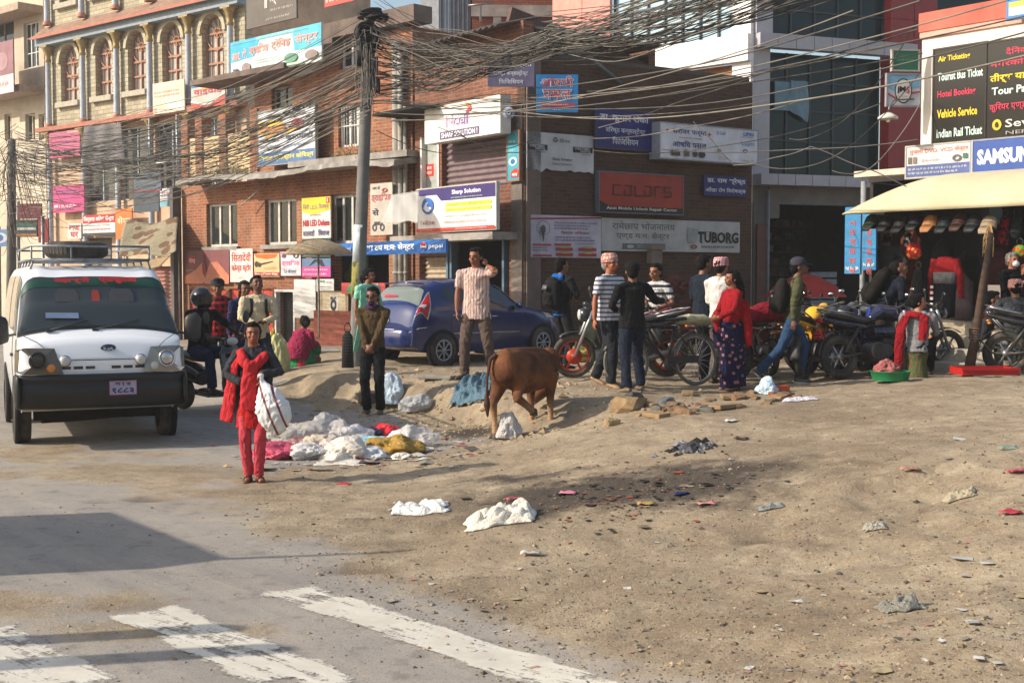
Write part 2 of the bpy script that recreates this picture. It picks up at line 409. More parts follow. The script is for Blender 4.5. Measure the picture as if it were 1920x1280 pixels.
char = np.maximum.reduce([spot(X, Y, 1160, 912, 1.9, .95, .22, .9, 6, .8), spot(X, Y, 1290, 905, .9, .8, .27, .9, 7, .9), spot(X, Y, 1298, 838, .2, .22, .34, .6, 8, .5),
                          spot(X, Y, 980, 890, .9, .4, .15, 1., 12, 1.) * .6, spot(X, Y, 1340, 940, .5, .3, .25, 1, 13, 1.1) * .6, spot(X, Y, 880, 812, .6, .5, 0, .8, 14, 1.) * .7])
damp = np.maximum.reduce([spot(X, Y, 280, 936, .3, .16, 0, .7, 8, .6), spot(X, Y, 190, 940, .18, .08, 0, .7, 8, .7) * .7, spot(X, Y, 1440, 1000, .25, .14, .2, .6, 8, .7), spot(X, Y, 700, 1062, .4, .2, 0, .9, 8, .9) * .7,
                          spot(X, Y, 690, 1015, .5, .2, 0, .9, 9, 1) * .6, spot(X, Y, 520, 925, .5, .12, 0, .9, 3, .9) * .6, spot(X, Y, 1560, 1060, .3, .2, .2, .9, 5, .9) * .4])
ny, nx = X.shape
def ground_part(name, keep):
    idx = -np.ones(ny * nx, int); a = (np.arange(ny - 1)[:, None] * nx + np.arange(nx - 1)[None]).ravel()
    q = np.stack([a, a + 1, a + nx + 1, a + nx], 1)[keep.ravel()]; used = np.unique(q); idx[used] = np.arange(len(used)); q = idx[q]
    me = bpy.data.meshes.new(name); me.vertices.add(len(used)); me.vertices.foreach_set('co', np.stack([X.ravel()[used], Y.ravel()[used], Z.ravel()[used]], 1).ravel())
    me.loops.add(len(q) * 4); me.loops.foreach_set('vertex_index', q.ravel()); me.polygons.add(len(q))
    me.polygons.foreach_set('loop_start', np.arange(len(q)) * 4); me.polygons.foreach_set('use_smooth', np.ones(len(q), bool)); me.update(calc_edges=True)
    at = me.color_attributes.new('zone', 'FLOAT_COLOR', 'POINT')
    at.data.foreach_set('color', np.stack([asp.ravel()[used], char.ravel()[used], damp.ravel()[used], np.ones(len(used))], 1).ravel().astype(np.float32))
    me.materials.append(groundmat); o = bpy.data.objects.new(name, me); COL.objects.link(o); o['kind'] = 'structure'; return o
groundmat, t = newmat('street_ground', .95, 0, .15)
co = t.coord(); at = t.node('ShaderNodeAttribute', attribute_name='zone'); sp = t.node('ShaderNodeSeparateColor'); t.link(at.outputs['Color'], sp.inputs[0])
big = t.noise(co, .6, 7, .68); mid = t.noise(co, 5, 6, .7); fine = t.noise(co, 34, 5, .8); grit = t.noise(co, 95, 3, .7)
dirt = t.mix(t.ramp(big, .38, .62), (.235, .182, .118), (.415, .338, .228)); dirt = t.mix(t.ramp(mid, .42, .70, 0, .7), dirt, (.25, .18, .12)); dirt = t.mix(t.ramp(mid, .45, .25, 0, .5), dirt, (.53, .44, .33))
dirt = t.mix(t.ramp(fine, .54, .68, 0, .55), dirt, (.13, .098, .07)); dirt = t.mix(t.ramp(fine, .44, .32, 0, .45), dirt, (.62, .54, .43))
s0 = t.node('ShaderNodeMapping'); s0.inputs['Rotation'].default_value = (0, 0, R(50)); t.link(co, s0.inputs[0]); st = t.node('ShaderNodeMapping'); st.inputs['Scale'].default_value = (.35, 4, 1); t.link(s0.outputs[0], st.inputs[0])
streak = t.noise(st.outputs[0], 1.2, 5, .7); dirt = t.mix(t.ramp(streak, .5, .72, 0, .55), dirt, (.25, .19, .135))
tar = t.mix(t.ramp(big, .35, .65), (.235, .215, .19), (.315, .285, .245)); tar = t.mix(t.ramp(streak, .45, .7, 0, .55), tar, (.38, .325, .26)); tar = t.mix(t.ramp(mid, .5, .78, 0, .45), tar, (.16, .15, .14))
tar = t.mix(t.ramp(grit, .55, .66, 0, .6), tar, (.10, .095, .085)); tar = t.mix(t.ramp(grit, .40, .3, 0, .45), tar, (.47, .43, .38))
af = t.ramp(t.math('ADD', sp.outputs[0], t.math('MULTIPLY', t.math('ADD', fine, -.5), .9)), .3, .7)
out = t.mix(af, dirt, tar)
cf = t.ramp(t.math('ADD', sp.outputs[1], t.math('MULTIPLY', t.math('ADD', mid, -.5), 1.1)), .05, .6, 0, .9); out = t.mix(cf, out, (.055, .045, .038))
out = t.mix(t.math('MULTIPLY', sp.outputs[2], .7), out, (.12, .085, .055)); t.link(out, t.bsdf.inputs['Base Color'])
h = t.math('ADD', t.math('MULTIPLY', fine, 1.), t.math('MULTIPLY', mid, 1.5)); h = t.math('ADD', h, t.math('MULTIPLY', grit, .35))
bs = t.ramp(af, 0, 1, .85, .25); n = t.node('ShaderNodeBump'); n.inputs['Distance'].default_value = .018; t.link(bs, n.inputs['Strength']); t.link(h, n.inputs['Height']); t.link(n.outputs[0], t.bsdf.inputs['Normal'])
cx = (SD[:-1, :-1] + SD[1:, 1:]) / 2
ground_part('road', cx > 0); ground_part('dirt_ground', cx <= 0)

# ---------------------------------------------------------------- painted crossing
zm, t = newmat('worn_road_paint', .8); co = t.coord(); m0 = t.node('ShaderNodeMapping'); m0.inputs['Rotation'].default_value = (0, 0, R(41.5)); t.link(co, m0.inputs[0]); mp = t.node('ShaderNodeMapping'); mp.inputs['Scale'].default_value = (.8, 9, 1); t.link(m0.outputs[0], mp.inputs[0])
wn = t.noise(mp.outputs[0], 1.6, 6, .75); wb = t.noise(co, 2.6, 6, .68); wf = t.noise(co, 45, 3, .7)
t.link(t.mix(t.ramp(wb, .4, .7), (.60, .565, .48), (.45, .41, .335)), t.bsdf.inputs['Base Color'])
sx = t.node('ShaderNodeSeparateXYZ'); t.link(t.coord('UV'), sx.inputs[0]) if False else None
att = t.node('ShaderNodeAttribute', attribute_name='edge')
a = t.math('ADD', t.math('ADD', t.math('MULTIPLY', wn, .75), t.math('MULTIPLY', wb, .9)), t.math('MULTIPLY', wf, .25)); a = t.math('SUBTRACT', a, att.outputs['Fac'])
t.link(t.ramp(a, .82, .93), t.bsdf.inputs['Alpha'])
def stripe(A, B, C, D, label):          # A, B far end left and right; C, D near end right and left (photo pixels)
    a, b, c, d = [G(*p, 0) for p in (A, B, C, D)]; nu, nv = 14, 60; vs = []; ed = []
    for j in range(nv + 1):
        for i in range(nu + 1):
            u, v = i / nu, j / nv; p = (a * (1 - u) + b * u) * (1 - v) + (d * (1 - u) + c * u) * v; vs.append(p)
            e = min(u, 1 - u, v * 4); ed.append(max(0, .16 - e) * 1.6)
    xx = np.array([p.x for p in vs]); yy = np.array([p.y for p in vs]); zz = ground_z(xx, yy) + .006
    m = MB(); m.add([(x, y, z) for x, y, z in zip(xx, yy, zz)], [(j * (nu + 1) + i, j * (nu + 1) + i + 1, (j + 1) * (nu + 1) + i + 1, (j + 1) * (nu + 1) + i) for j in range(nv) for i in range(nu)], True)
    o = m.build('crossing_stripe', zm); at = o.data.attributes.new('edge', 'FLOAT', 'POINT'); at.data.foreach_set('value', np.array(ed, np.float32))
    tag(o, label, None, 'painted stripes of the crossing', 'structure')
stripe((470, 1112), (592, 1093), (1260, 1300), (1040, 1300), 'worn white crossing stripe nearest the dirt')
stripe((188, 1157), (330, 1132), (790, 1300), (490, 1300), 'middle white crossing stripe with bare patches')
stripe((-130, 1195), (28, 1172), (290, 1300), (0, 1300), 'white crossing stripe in the bottom left corner')
# ---------------------------------------------------------------- building helpers
def wall_mesh(mb, u0, u1, z0, z1, holes, y0=0., y1=.25):
    us = sorted({u0, u1, *[min(max(h[i], u0), u1) for h in holes for i in (0, 1)]}); zs = sorted({z0, z1, *[min(max(h[i], z0), z1) for h in holes for i in (2, 3)]})
    for a, b in zip(us, us[1:]):
        run = None
        for c, d in zip(zs, zs[1:]):
            m, n = (a + b) / 2, (c + d) / 2; hole = any(h[0] < m < h[1] and h[2] < n < h[3] for h in holes)
            if hole:
                if run: mb.box(a, b, y0, y1, run[0], run[1]); run = None
            else: run = [run[0], d] if run else [c, d]
        if run: mb.box(a, b, y0, y1, run[0], run[1])
def shell(mb, u0, u1, z0, z1, y0=.25, y1=5., t=.15):
    mb.box(u0, u0 + t, y0, y1, z0, z1); mb.box(u1 - t, u1, y0, y1, z0, z1); mb.box(u0 + t, u1 - t, y1 - t, y1, z0, z1)
    mb.box(u0 + t, u1 - t, y0, y1 - t, z1 - t, z1)
def sash(par, h, fm, n=2, gm=None, bars=0, curtain=None, rows=0, t=.05, y=.1, name='window'):
    """framed window filling the hole h=(u0,u1,z0,z1)"""
    u0, u1, z0, z1 = h; m = MB(); w = (u1 - u0 - t) / n
    for i in range(n + 1): m.box(u0 + i * w, u0 + i * w + t, y, y + .06, z0, z1)
    m.box(u0 + t, u1 - t, y + .003, y + .057, z1 - t, z1 - .001); m.box(u0 + t, u1 - t, y + .003, y + .057, z0 + .001, z0 + t)
    for i in range(rows):
        zz = z0 + (z1 - z0) * (i + 1) / (rows + 1); m.box(u0 + t, u1 - t, y + .004, y + .05, zz - .015, zz + .015)
    o = m.build(name, fm, par)
    g = MB(); g.box(u0 + .01, u1 - .01, y + .03, y + .036, z0 + .01, z1 - .01); g.build('pane', gm or GL, o)
    if curtain:
        c = MB(); N = 40
        c.grid(lambda a, b: V((u0 + (u1 - u0) * a, y + .14 + .02 * math.sin(a * 60 + b), z0 + (z1 - z0) * b)), N, 1); c.build('curtain', curtain, o)
    if bars:
        b = MB()
        for i in range(bars): x = u0 + (u1 - u0) * (i + .5) / bars; b.tube([(x, y - .03, z0), (x, y - .03, z1)], .008, 5)
        b.box(u0, u1, y - .04, y - .02, (z0 + z1) / 2 - .01, (z0 + z1) / 2 + .01); b.build('grille', fm, o)
    return o
def shutter_mesh(u0, u1, z0, z1, y, p=.09):
    m = MB(); n = max(2, int((z1 - z0) / p))
    def fn(a, b): k = b * n; return V((u0 + (u1 - u0) * a, y + .02 * math.cos((k % 1) * 2 * PI) , z0 + (z1 - z0) * b))
    m.grid(fn, 1, n * 6, False); return m
def hole(f, x0, y0, x1, y1, off=0.):    # photo pixels: top-left and bottom-right of an opening -> local box
    a, b = f.uv(x0, y0, off), f.uv(x1, y1, off); return (a[0], b[0], b[1], a[1])

SIGNS = []
def board(f, name, label, cat, box, color, items=(), off=.12, th=.05, frame=None, group='shop signs on the buildings', tilt=0., rough=.55, dirt=.12, local=None, tear=None, yaw=0.):
    """box = photo pixels (x0, top, x1, bottom). items drawn in board fractions, z up"""
    u0, u1, z0, z1 = local or hole(f, box[0], box[1], box[2], box[3], off); W, H = u1 - u0, z1 - z0
    e = empty(name, f.M @ TR((u0 + u1) / 2, -off, z0) @ RZ(yaw) @ RX(tilt), label, cat, group)
    m = MB()
    if tear:                                       # ragged lower edge
        r = random.Random(len(label)); n = 14; pts = [(-W / 2, H), (W / 2, H)] + [(W / 2 - W * i / n, tear * H * (abs(math.sin(i * 1.7)) + r.random() * .6) * .6) for i in range(n + 1)]
        m.prism(pts[::-1], 0, th)
    else: m.box(-W / 2, W / 2, 0, th, 0, H)
    m.build('panel', mat(color, rough, 0, max(dirt, .28), 2.2), e, bevel=.004 if not tear else 0)
    if frame:
        g = MB(); b = .025
        g.box(-W / 2 - b, -W / 2, -.01, th + .01, -b, H + b); g.box(W / 2, W / 2 + b, -.01, th + .01, -b, H + b); g.box(-W / 2, W / 2, -.009, th + .009, H, H + b); g.box(-W / 2, W / 2, -.009, th + .009, -b, 0); g.build('frame', mat(frame, .5), e)
    layers = {}; r = random.Random(hash(label) % 999 if False else sum(map(ord, label)))
    for k, it in enumerate(items):
        kind, col = it[0], it[1]; x0, x1, a, b = it[2]; X0, X1, A, B = (x0 - .5) * W, (x1 - .5) * W, a * H, b * H; y = -.004 - .0022 * k
        mb = layers.setdefault(col, MB())
        if kind == 't': put_text(mb, it[3], X0, X1, A, B, y, *(it[4:5] or (.02,)))
        elif kind == 'r': mb.quad((X0, y, A), (X1, y, A), (X1, y, B), (X0, y, B))
        elif kind == 'g':
            n = it[3]; hh = (B - A) / n
            for i in range(n): greek(mb, X0, X0 + (X1 - X0) * r.uniform(.75, 1), A + hh * (i + .22), A + hh * (i + .8), y, r)
        elif kind == 'c':
            n = 28; cx_, cz, ra, rb = (X0 + X1) / 2, (A + B) / 2, (X1 - X0) / 2, (B - A) / 2; k2 = it[3] if len(it) > 3 else 0
            o_ = [(cx_ + ra * math.cos(2 * PI * i / n), y, cz + rb * math.sin(2 * PI * i / n)) for i in range(n)]
            if k2:
                i_ = [(cx_ + ra * k2 * math.cos(2 * PI * i / n), y, cz + rb * k2 * math.sin(2 * PI * i / n)) for i in range(n)]
                mb.add(o_ + i_, [(i, (i + 1) % n, (i + 1) % n + n, i + n) for i in range(n)])
            else: mb.add(o_, [tuple(range(n))])
        elif kind == 'p':                          # free polygon in board fractions
            mb.add([((px_ - .5) * W, y, pz * H) for px_, pz in it[3]], [tuple(range(len(it[3])))])
    prints = 0
    for col, mb in layers.items():
        if mb.v:
            o = mb.build('lettering', mat(col, .6, 0, .3, 3.), e); prints += 1
    return e, W, H

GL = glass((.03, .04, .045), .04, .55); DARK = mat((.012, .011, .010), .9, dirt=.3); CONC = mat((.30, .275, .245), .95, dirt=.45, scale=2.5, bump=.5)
CREAM = mat((.54, .46, .35), .9, dirt=.25, scale=1.5); WHITE = mat((.72, .70, .66), .7, dirt=.2, scale=4); GREYM = mat((.25, .25, .25), .6, dirt=.3)
OLDWOOD = mat((.30, .26, .21), .9, dirt=.5, scale=8, bump=.4); CURT = cloth('#b9b4a6', fold=.2); STEEL = mat((.22, .22, .21), .45, .7, dirt=.4)
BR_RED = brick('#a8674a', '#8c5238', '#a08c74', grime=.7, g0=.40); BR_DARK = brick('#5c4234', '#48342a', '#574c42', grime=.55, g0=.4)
BR_ORNATE = brick('#c2b89e', '#a39a83', '#7c7668', w=.32, h=.13, grime=.25, bump=.5)

# ================================================================ the brick house on the left (faces the road)
FA = Fac(770, 27.8, 1.017, -1)
ub, ue = FA.u(343), FA.u(775); zt_l = FA.z(343, 352); zt_r = FA.z(742, 312); ztop = FA.z(765, 20)
W1 = hole(FA, 393, 383, 452, 462, -.1); W2 = hole(FA, 503, 375, 563, 458, -.1); W3 = hole(FA, 626, 366, 680, 456, -.1)
ze = (zt_l + zt_r) / 2
D1 = hole(FA, 519, 547, 552, 655); D1 = (D1[0], D1[1], 0.05, D1[3]); D2 = hole(FA, 430, 541, 512, 655); D2 = (D2[0], D2[1], .05, D2[3])
D3 = hole(FA, 355, 541, 425, 655); D3 = (D3[0], D3[1], .05, D3[3])
D4 = hole(FA, 625, 475, 730, 655); D4 = (D4[0], D4[1], .9, D4[3])
W4 = hole(FA, 634, 198, 682, 272); W5 = hole(FA, 636, 70, 674, 124); W6 = hole(FA, 509, 165, 549, 202); W7 = hole(FA, 352, 284, 375, 335)
um = FA.u(480); zm2 = FA.z(480, 146)
bA = empty('brick_house', FA.M, 'three storey red brick house with concrete eave behind the grey utility pole', 'house')
m = MB(); wall_mesh(m, ub, ue, -.4, ze, [W1, W2, W3, D1, D2, D3, D4]); wall_mesh(m, um, ue, ze, ztop - .35, [W4, W5, W6])
ul, ur = FA.u(583), FA.u(720)
m.box(um, FA.u(600), 0, .25, ztop - .35, FA.z(600, 32)) if False else None
shell(m, ub, ue, -.4, ze); m.box(um, um + .2, .25, 5, ze, ztop - .35); m.box(ue - .2, ue, .25, 5, ze, ztop - .35); m.box(um, ue, 4.8, 5, ze, ztop - .35); m.box(um + .2, ue - .2, .25, 4.8, ztop - .6, ztop - .36)
m.build('wall', BR_RED, bA)
m = MB(); m.box(FA.u(600), ue + .3, -.22, .3, ztop - .3, ztop + .05); m.box(FA.u(600), FA.u(640), -.22, .3, ztop - .62, ztop - .3); m.box(FA.u(440, -.4), FA.u(617, -.4), -.85, .1, FA.z(560, 122, .85), FA.z(560, 122, .85) + .13)
m.build('parapet', mat((.16, .12, .10), .95, dirt=.4, scale=3, bump=.4), bA)
m = MB(); n = 46; e0, e1 = FA.u(333, .7), FA.u(741, .7); r = random.Random(4)
vs = []
for i in range(n + 1):
    u = e0 + (e1 - e0) * i / n; j = r.uniform(-.035, .03); dz = .05 * math.sin(i * .23) + r.uniform(-.02, .02)
    vs += [(u, -.72 + j, ze - .02 + dz), (u, -.70 + j, ze + .09 + dz), (u, 0, ze + .2), (u, 0, ze + .05)]
m.add(vs, [(4 * i + a, 4 * i + 4 + a, 4 * i + 4 + (a + 1) % 4, 4 * i + (a + 1) % 4) for i in range(n) for a in range(4)] + [(0, 1, 2, 3), (4 * n + 3, 4 * n + 2, 4 * n + 1, 4 * n)], False)
m.build('eave', CONC, bA)
m = MB(); za = FA.z(650, 305, .3); m.box(FA.u(548, .3), FA.u(770, .3), -.4, 0, za, za + .14); m.build('ledge', CONC, bA)
for W_, n_, lab in ((W1, 3, 0), (W2, 3, 0), (W3, 3, 0)): sash(bA, W_, mat((.55, .52, .45), .7, dirt=.3), n_, bars=0, curtain=cloth('#8f8a78', fold=.2) if W_ is not W2 else cloth('#a5543f', fold=.2), rows=0, t=.07)
for W_ in (W1, W2, W3): m = MB(); m.box(W_[0] - .1, W_[1] + .1, -.1, .06, W_[2] - .1, W_[2]); m.build('window_sill', CONC, bA)
sash(bA, W4, WHITE, 3, bars=10, curtain=cloth('#c8c0a0', fold=.2), t=.06); sash(bA, W5, WHITE, 2, bars=0, t=.07); sash(bA, W6, OLDWOOD, 2, t=.05)
# upper left storey: yellow plastered bays between brick pillars
yb = MB(); yb.box(ub + .1, um, .0, .4, ze + .2, ze + 1.25); yb.build('plaster_wall', mat((.62, .45, .25), .9, dirt=.2), bA)
m = MB()
for px in (346, 372, 416, 474): u = FA.u(px); m.box(u, u + .32, -.05, .25, ze + .05, ze + 1.75)
m.build('brick_pillar', BR_RED, bA)
m = MB(); m.box(D1[0], D1[1], .2, .24, .05, D1[3]); m.build('doorway', DARK, bA)
m = MB(); t_ = .06; m.box(D1[0] - t_, D1[0], -.03, .1, .05, D1[3] + t_); m.box(D1[1], D1[1] + t_, -.03, .1, .05, D1[3] + t_); m.box(D1[0], D1[1], -.027, .1, D1[3], D1[3] + t_); m.build('door_frame', WHITE, bA)
for D_, c_, nn in ((D2, '#b03a2c', 'red_door'), (D3, '#a8382b', 'red_door')):
    m = MB(); k = 4; w_ = (D_[1] - D_[0]) / k
    for i in range(k): m.box(D_[0] + i * w_ + .01, D_[0] + (i + 1) * w_ - .01, .06, .1, .05, D_[3]); m.box(D_[0] + i * w_ + .06, D_[0] + (i + 1) * w_ - .06, .045, .06, 1.0, D_[3] - .1)
    m.build(nn, mat(c_, .6, dirt=.35), bA)
m = MB(); m.box(D4[0] - .1, D4[1] + .1, -.5, -.02, 0, 1.05); m.build('shop_counter', mat('#80402f', .7, dirt=.4), bA)
m = MB(); m.box(D4[0], D4[1], 1.2, 1.25, .3, D4[3]); m.box(D4[0], D4[1], .25, 1.2, .9, .95); m.build('shop_back', DARK, bA)
for i, px in enumerate((745, 754, 764)):
    m = MB(); a = FA.u(px, .12); m.tube([(a, -.12 - .02 * i, .2), (a, -.12 - .02 * i, FA.z(px, (78, 90, 200)[i], .12))], (.10, .07, .05)[i], 10)
    for k in range(5): m.cyl((a, -.12 - .02 * i, .8 + k * 1.1), (0, 0, 1), (.115, .085, .062)[i], .06, 10)
    m.build('drainpipe', mat((.30, .28, .25), .7, dirt=.4), bA)
m = MB(); m.box(ub - .12, ub + .04, -.3, -.05, 0, ze - .02); m.build('corner_post', mat((.10, .09, .085), .8), bA)

# weeds on the eave
def weeds(f, px0, px1, yy, n, h, label, off=.35):
    m = MB(); r = random.Random(int(px0)); z = None
    for i in range(n):
        px = r.uniform(px0, px1); u, z_ = f.uv(px, yy, off); hh = h * r.uniform(.3, 1) * (.5 + .5 * math.sin((px - px0) / (px1 - px0) * 3.14)); a = r.uniform(-.6, .6); b = r.uniform(-.3, .3)
        p = V((u, -off + r.uniform(-.1, .15), z_)); q = p + V((a * hh, b * hh, hh)); m.tube([p, (p + q) / 2 + V((0, 0, .1 * hh)), q], [.006, .004, .002], 3)
        for k in range(5):
            c = p.lerp(q, r.uniform(.2, 1)); d = V((r.uniform(-1, 1), r.uniform(-1, 1), r.uniform(-.2, 1))) * .06; m.add([c, c + d + V((.02, 0, 0)), c + d * 1.7, c + d - V((.02, 0, 0))], [(0, 1, 2, 3)])
    o = m.build('weed_clump', mat((.12, .12, .045), .9, dirt=.5), None, f.M); tag(o, label, 'plant', 'weeds growing on the ledges')
weeds(FA, 380, 470, 332, 90, .42, 'dry green weeds on the eave below the yellow wall', .45)
weeds(FA, 620, 705, 305, 70, .42, 'weeds on the ledge under the barred white window', .25)
weeds(FA, 715, 745, 300, 25, .2, 'small weeds on the ledge left of the drainpipes', .25)

# ================================================================ corner house with the shuttered mobile shop
FB = Fac(776, 27.65, .733, -1)
b0, b1 = FB.u(779), FB.u(981); zr = FB.z(900, 60)
S1 = hole(FB, 828, 250, 952, 346); S2 = hole(FB, 789, 258, 824, 350); S3 = hole(FB, 842, 446, 955, 660); S3 = (S3[0], S3[1], .15, S3[3]); S4 = hole(FB, 786, 480, 838, 660); S4 = (S4[0], S4[1], .15, S4[3])
bB = empty('corner_house', FB.M, 'corner house with closed roller shutter behind the white and purple phone sign', 'house')
m = MB(); wall_mesh(m, b0, b1, -.4, zr, [S1, S2, S3, S4]); m.box(b0, b0 + .2, .25, 4, -.4, zr); m.box(b0, b1 - .9, 4, 4.2, -.4, zr); m.build('wall', brick('#8a5846', '#704634', '#857264', grime=.6), bB)
m = MB(); m.box(b0 + .2, b1 - .3, .5, 3.9, zr - .05, zr); m.build('flat_roof', CONC, bB); m = MB(); m.box(b0 + .2, b1 - .3, .3, 3.4, FB.z(900, 437), FB.z(900, 437) + .1); m.build('floor_slab', CONC, bB)
m = shutter_mesh(S1[0], S1[1], S1[2], S1[3], .12, .11); m.build('roller_shutter', mat((.20, .145, .15), .5, .3, dirt=.3), bB)
m = MB(); m.box(S2[0], S2[1], .1, .14, S2[2], S2[3]); m.build('door', mat((.34, .36, .33), .7, dirt=.3), bB)
for a in (S2[0], S2[1] - .06): m = MB(); m.box(a, a + .06, -.02, .1, S2[2], S2[3]); m.build('door_frame', WHITE, bB)
m = shutter_mesh(S4[0], S4[1], S4[2], S4[3], .15, .10); m.build('roller_shutter', mat((.42, .34, .24), .6, .2, dirt=.35), bB)
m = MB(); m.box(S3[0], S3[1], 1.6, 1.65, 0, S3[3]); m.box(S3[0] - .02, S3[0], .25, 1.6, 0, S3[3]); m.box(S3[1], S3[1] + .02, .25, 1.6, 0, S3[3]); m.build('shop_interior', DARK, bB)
m = MB()
for px in (839, 846, 944): a = FB.u(px); m.box(a, a + .07, -.04, .1, .1, S3[3])
m.build('door_frame', mat((.10, .17, .24), .6), bB)
m = MB(); zc = FB.z(870, 437, .6); m.box(FB.u(735, .6), b1 - .1, -.65, .0, zc - .14, zc); m.build('ledge', CONC, bB)
m = MB(); zc = FB.z(860, 55, .5); n = 60; vs = []
for i in range(n + 1): u = b0 - .1 + (b1 - b0) * i / n; d = .03 * math.sin(i * PI / 1.5); vs += [(u, -.55, zc - .12 + d), (u, .5, zc + .15 + d)]
m.add(vs, [(2 * i, 2 * i + 2, 2 * i + 3, 2 * i + 1) for i in range(n)], False); o = m.build('corrugated_roof', mat((.12, .10, .09), .8, dirt=.4), bB); so = o.modifiers.new('s', 'SOLIDIFY'); so.thickness = .01
m = MB(); m.box(b1 - .32, b1 + .02, -.05, .0, -.4, FB.z(970, 200)); m.build('corner_pillar', mat((.17, .14, .12), .95, dirt=.35, bump=.4), bB)
o = m = MB(); zc = FB.z(850, 195, .5); m.box(FB.u(722, .5), FB.u(822, .5), -.8, 0, zc, zc + .05); m.build('shade_sheet', DARK, bB)

# ================================================================ brick wall with the signs (in shade)
FC = Fac(984, 24.4, 1.454, 1)
c0, c1 = 0.0, FC.u(1408); zw = FC.z(1398, 152)
bC = empty('brick_building', FC.M, 'shaded dark brick building side covered in doctor and shop signs', 'building')
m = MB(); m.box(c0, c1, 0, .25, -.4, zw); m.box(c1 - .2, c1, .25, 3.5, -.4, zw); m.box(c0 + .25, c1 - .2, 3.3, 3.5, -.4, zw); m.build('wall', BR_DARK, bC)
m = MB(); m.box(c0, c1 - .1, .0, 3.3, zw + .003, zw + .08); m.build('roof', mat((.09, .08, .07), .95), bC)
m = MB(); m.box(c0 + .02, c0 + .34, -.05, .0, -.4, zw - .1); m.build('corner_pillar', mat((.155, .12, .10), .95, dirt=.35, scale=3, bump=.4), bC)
m = MB(); a = FC.u(1212); z_ = FC.z(1222, 494); m.box(a, FC.u(1232), -.16, 0, z_, FC.z(1222, 468)); m.box(a - .04, FC.u(1232) + .04, -.2, 0, FC.z(1222, 468), FC.z(1222, 459)); m.build('vent_stub', mat((.20, .16, .13), .9), bC)
# sloping dark roof seen above the wall
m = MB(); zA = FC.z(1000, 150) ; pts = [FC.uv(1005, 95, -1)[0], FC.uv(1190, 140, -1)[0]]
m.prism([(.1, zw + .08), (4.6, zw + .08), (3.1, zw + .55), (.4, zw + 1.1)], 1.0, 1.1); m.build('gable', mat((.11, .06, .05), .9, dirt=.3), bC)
m = MB(); m.tube([(c0 + .5, -.6, zw + .25), (c0 + 2.3, -.05, zw - .35)], .045, 8); m.build('brace', mat((.10, .13, .15), .6), bC)

# ================================================================ glass office building
FD = Fac(1410, 29.6, 2.64, 1); FD2 = Fac(1410, 29.6, 1.033, -1)
bD = empty('office_building', FD.M, 'glass office block with white clad corner, red column and dark ground floor shop', 'building')
g0, g1 = FD.u(1410), FD.u(1740); H = 14.
zs1, zs2 = FD.z(1500, 350), FD.z(1500, 330); zb1, zb2 = FD.z(1440, 92), FD.z(1440, 66); gx0, gx1 = FD.u(1440), FD.u(1657)
clad = newmat('cladding', .45); t = clad[1]; t.bsdf.inputs['Base Color'].default_value = (.42, .41, .43, 1); clad = clad[0]
def panels(mb, u0, u1, z0, z1, y0, y1, n, g=.008):
    w_ = (u1 - u0) / n
    for i in range(n): mb.box(u0 + i * w_ + g, u0 + (i + 1) * w_ - g, y0, y1, z0, z1)
m = MB(); m.box(g0, gx0, 0, .5, zs1, H); panels(m, g0, g1 - .6, zb1, zb2, -.25, -.0, 9); panels(m, g0, FD.u(1745), zs1, zs2, -.35, .0, 11); m.box(g0, gx0, -.1, .5, zb2 + .01, H)
m.build('cladding', mat((.40, .39, .42), .45, dirt=.1), bD)
DG = newmat('dark_glazing', .06, 0, .22)[0]; DG.node_tree.nodes['Principled BSDF'].inputs['Base Color'].default_value = (.012, .028, .032, 1); LG = glass((.30, .45, .52), .03, 1.)
m = MB(); m.box(gx0, gx1, .35, .4, zs2, zb1); m.box(gx0, gx1, .2, .25, zb2, H); m.box(FD.u(1745), FD.u(1960), .1, .15, 2, H); m.build('glazing', DG, bD)
m = MB()
for i in range(6): a = gx0 + (gx1 - gx0) * i / 5; m.box(a - .02, a + .02, .30, .34, zs2, zb1); m.box(a - .02, a + .02, .15, .19, zb2, H)
for z_ in (FD.z(1500, 150), FD.z(1500, 205), FD.z(1500, 262)): m.box(gx0, gx1, .31, .345, z_ - .02, z_ + .02)
for z_ in (FD.z(1500, 18),): m.box(gx0, gx1, .16, .195, z_ - .02, z_ + .02)
m.build('mullion', mat((.04, .05, .055), .4), bD)
m = MB(); m.box(FD.u(1460), FD.u(1490), .24, .29, FD.z(1500, 206), FD.z(1500, 152)); m.grid(lambda a, b: V((FD.u(1488) + .5 * a, .22 + .03 * math.sin(9 * a + 5 * b), FD.z(1500, 206) + .7 * b - .25 * a * (1 - b))), 10, 10)
m.build('loose_film', mat((.12, .22, .28), .3), bD)
m = MB(); a0_, a1_ = FD.u(1658), FD.u(1745)
panels(m, a0_, a1_, zb2 + .6, H, -.1, .3, 2, .01); panels(m, a0_ + .02, a1_, zs2, zb2 - .5, -.05, .3, 1); panels(m, a0_, a1_, zb2 - .5, zb2 + .59, -.1, .3, 2, .01); m.build('red_column', mat((.28, .035, .035), .4, dirt=.15), bD)
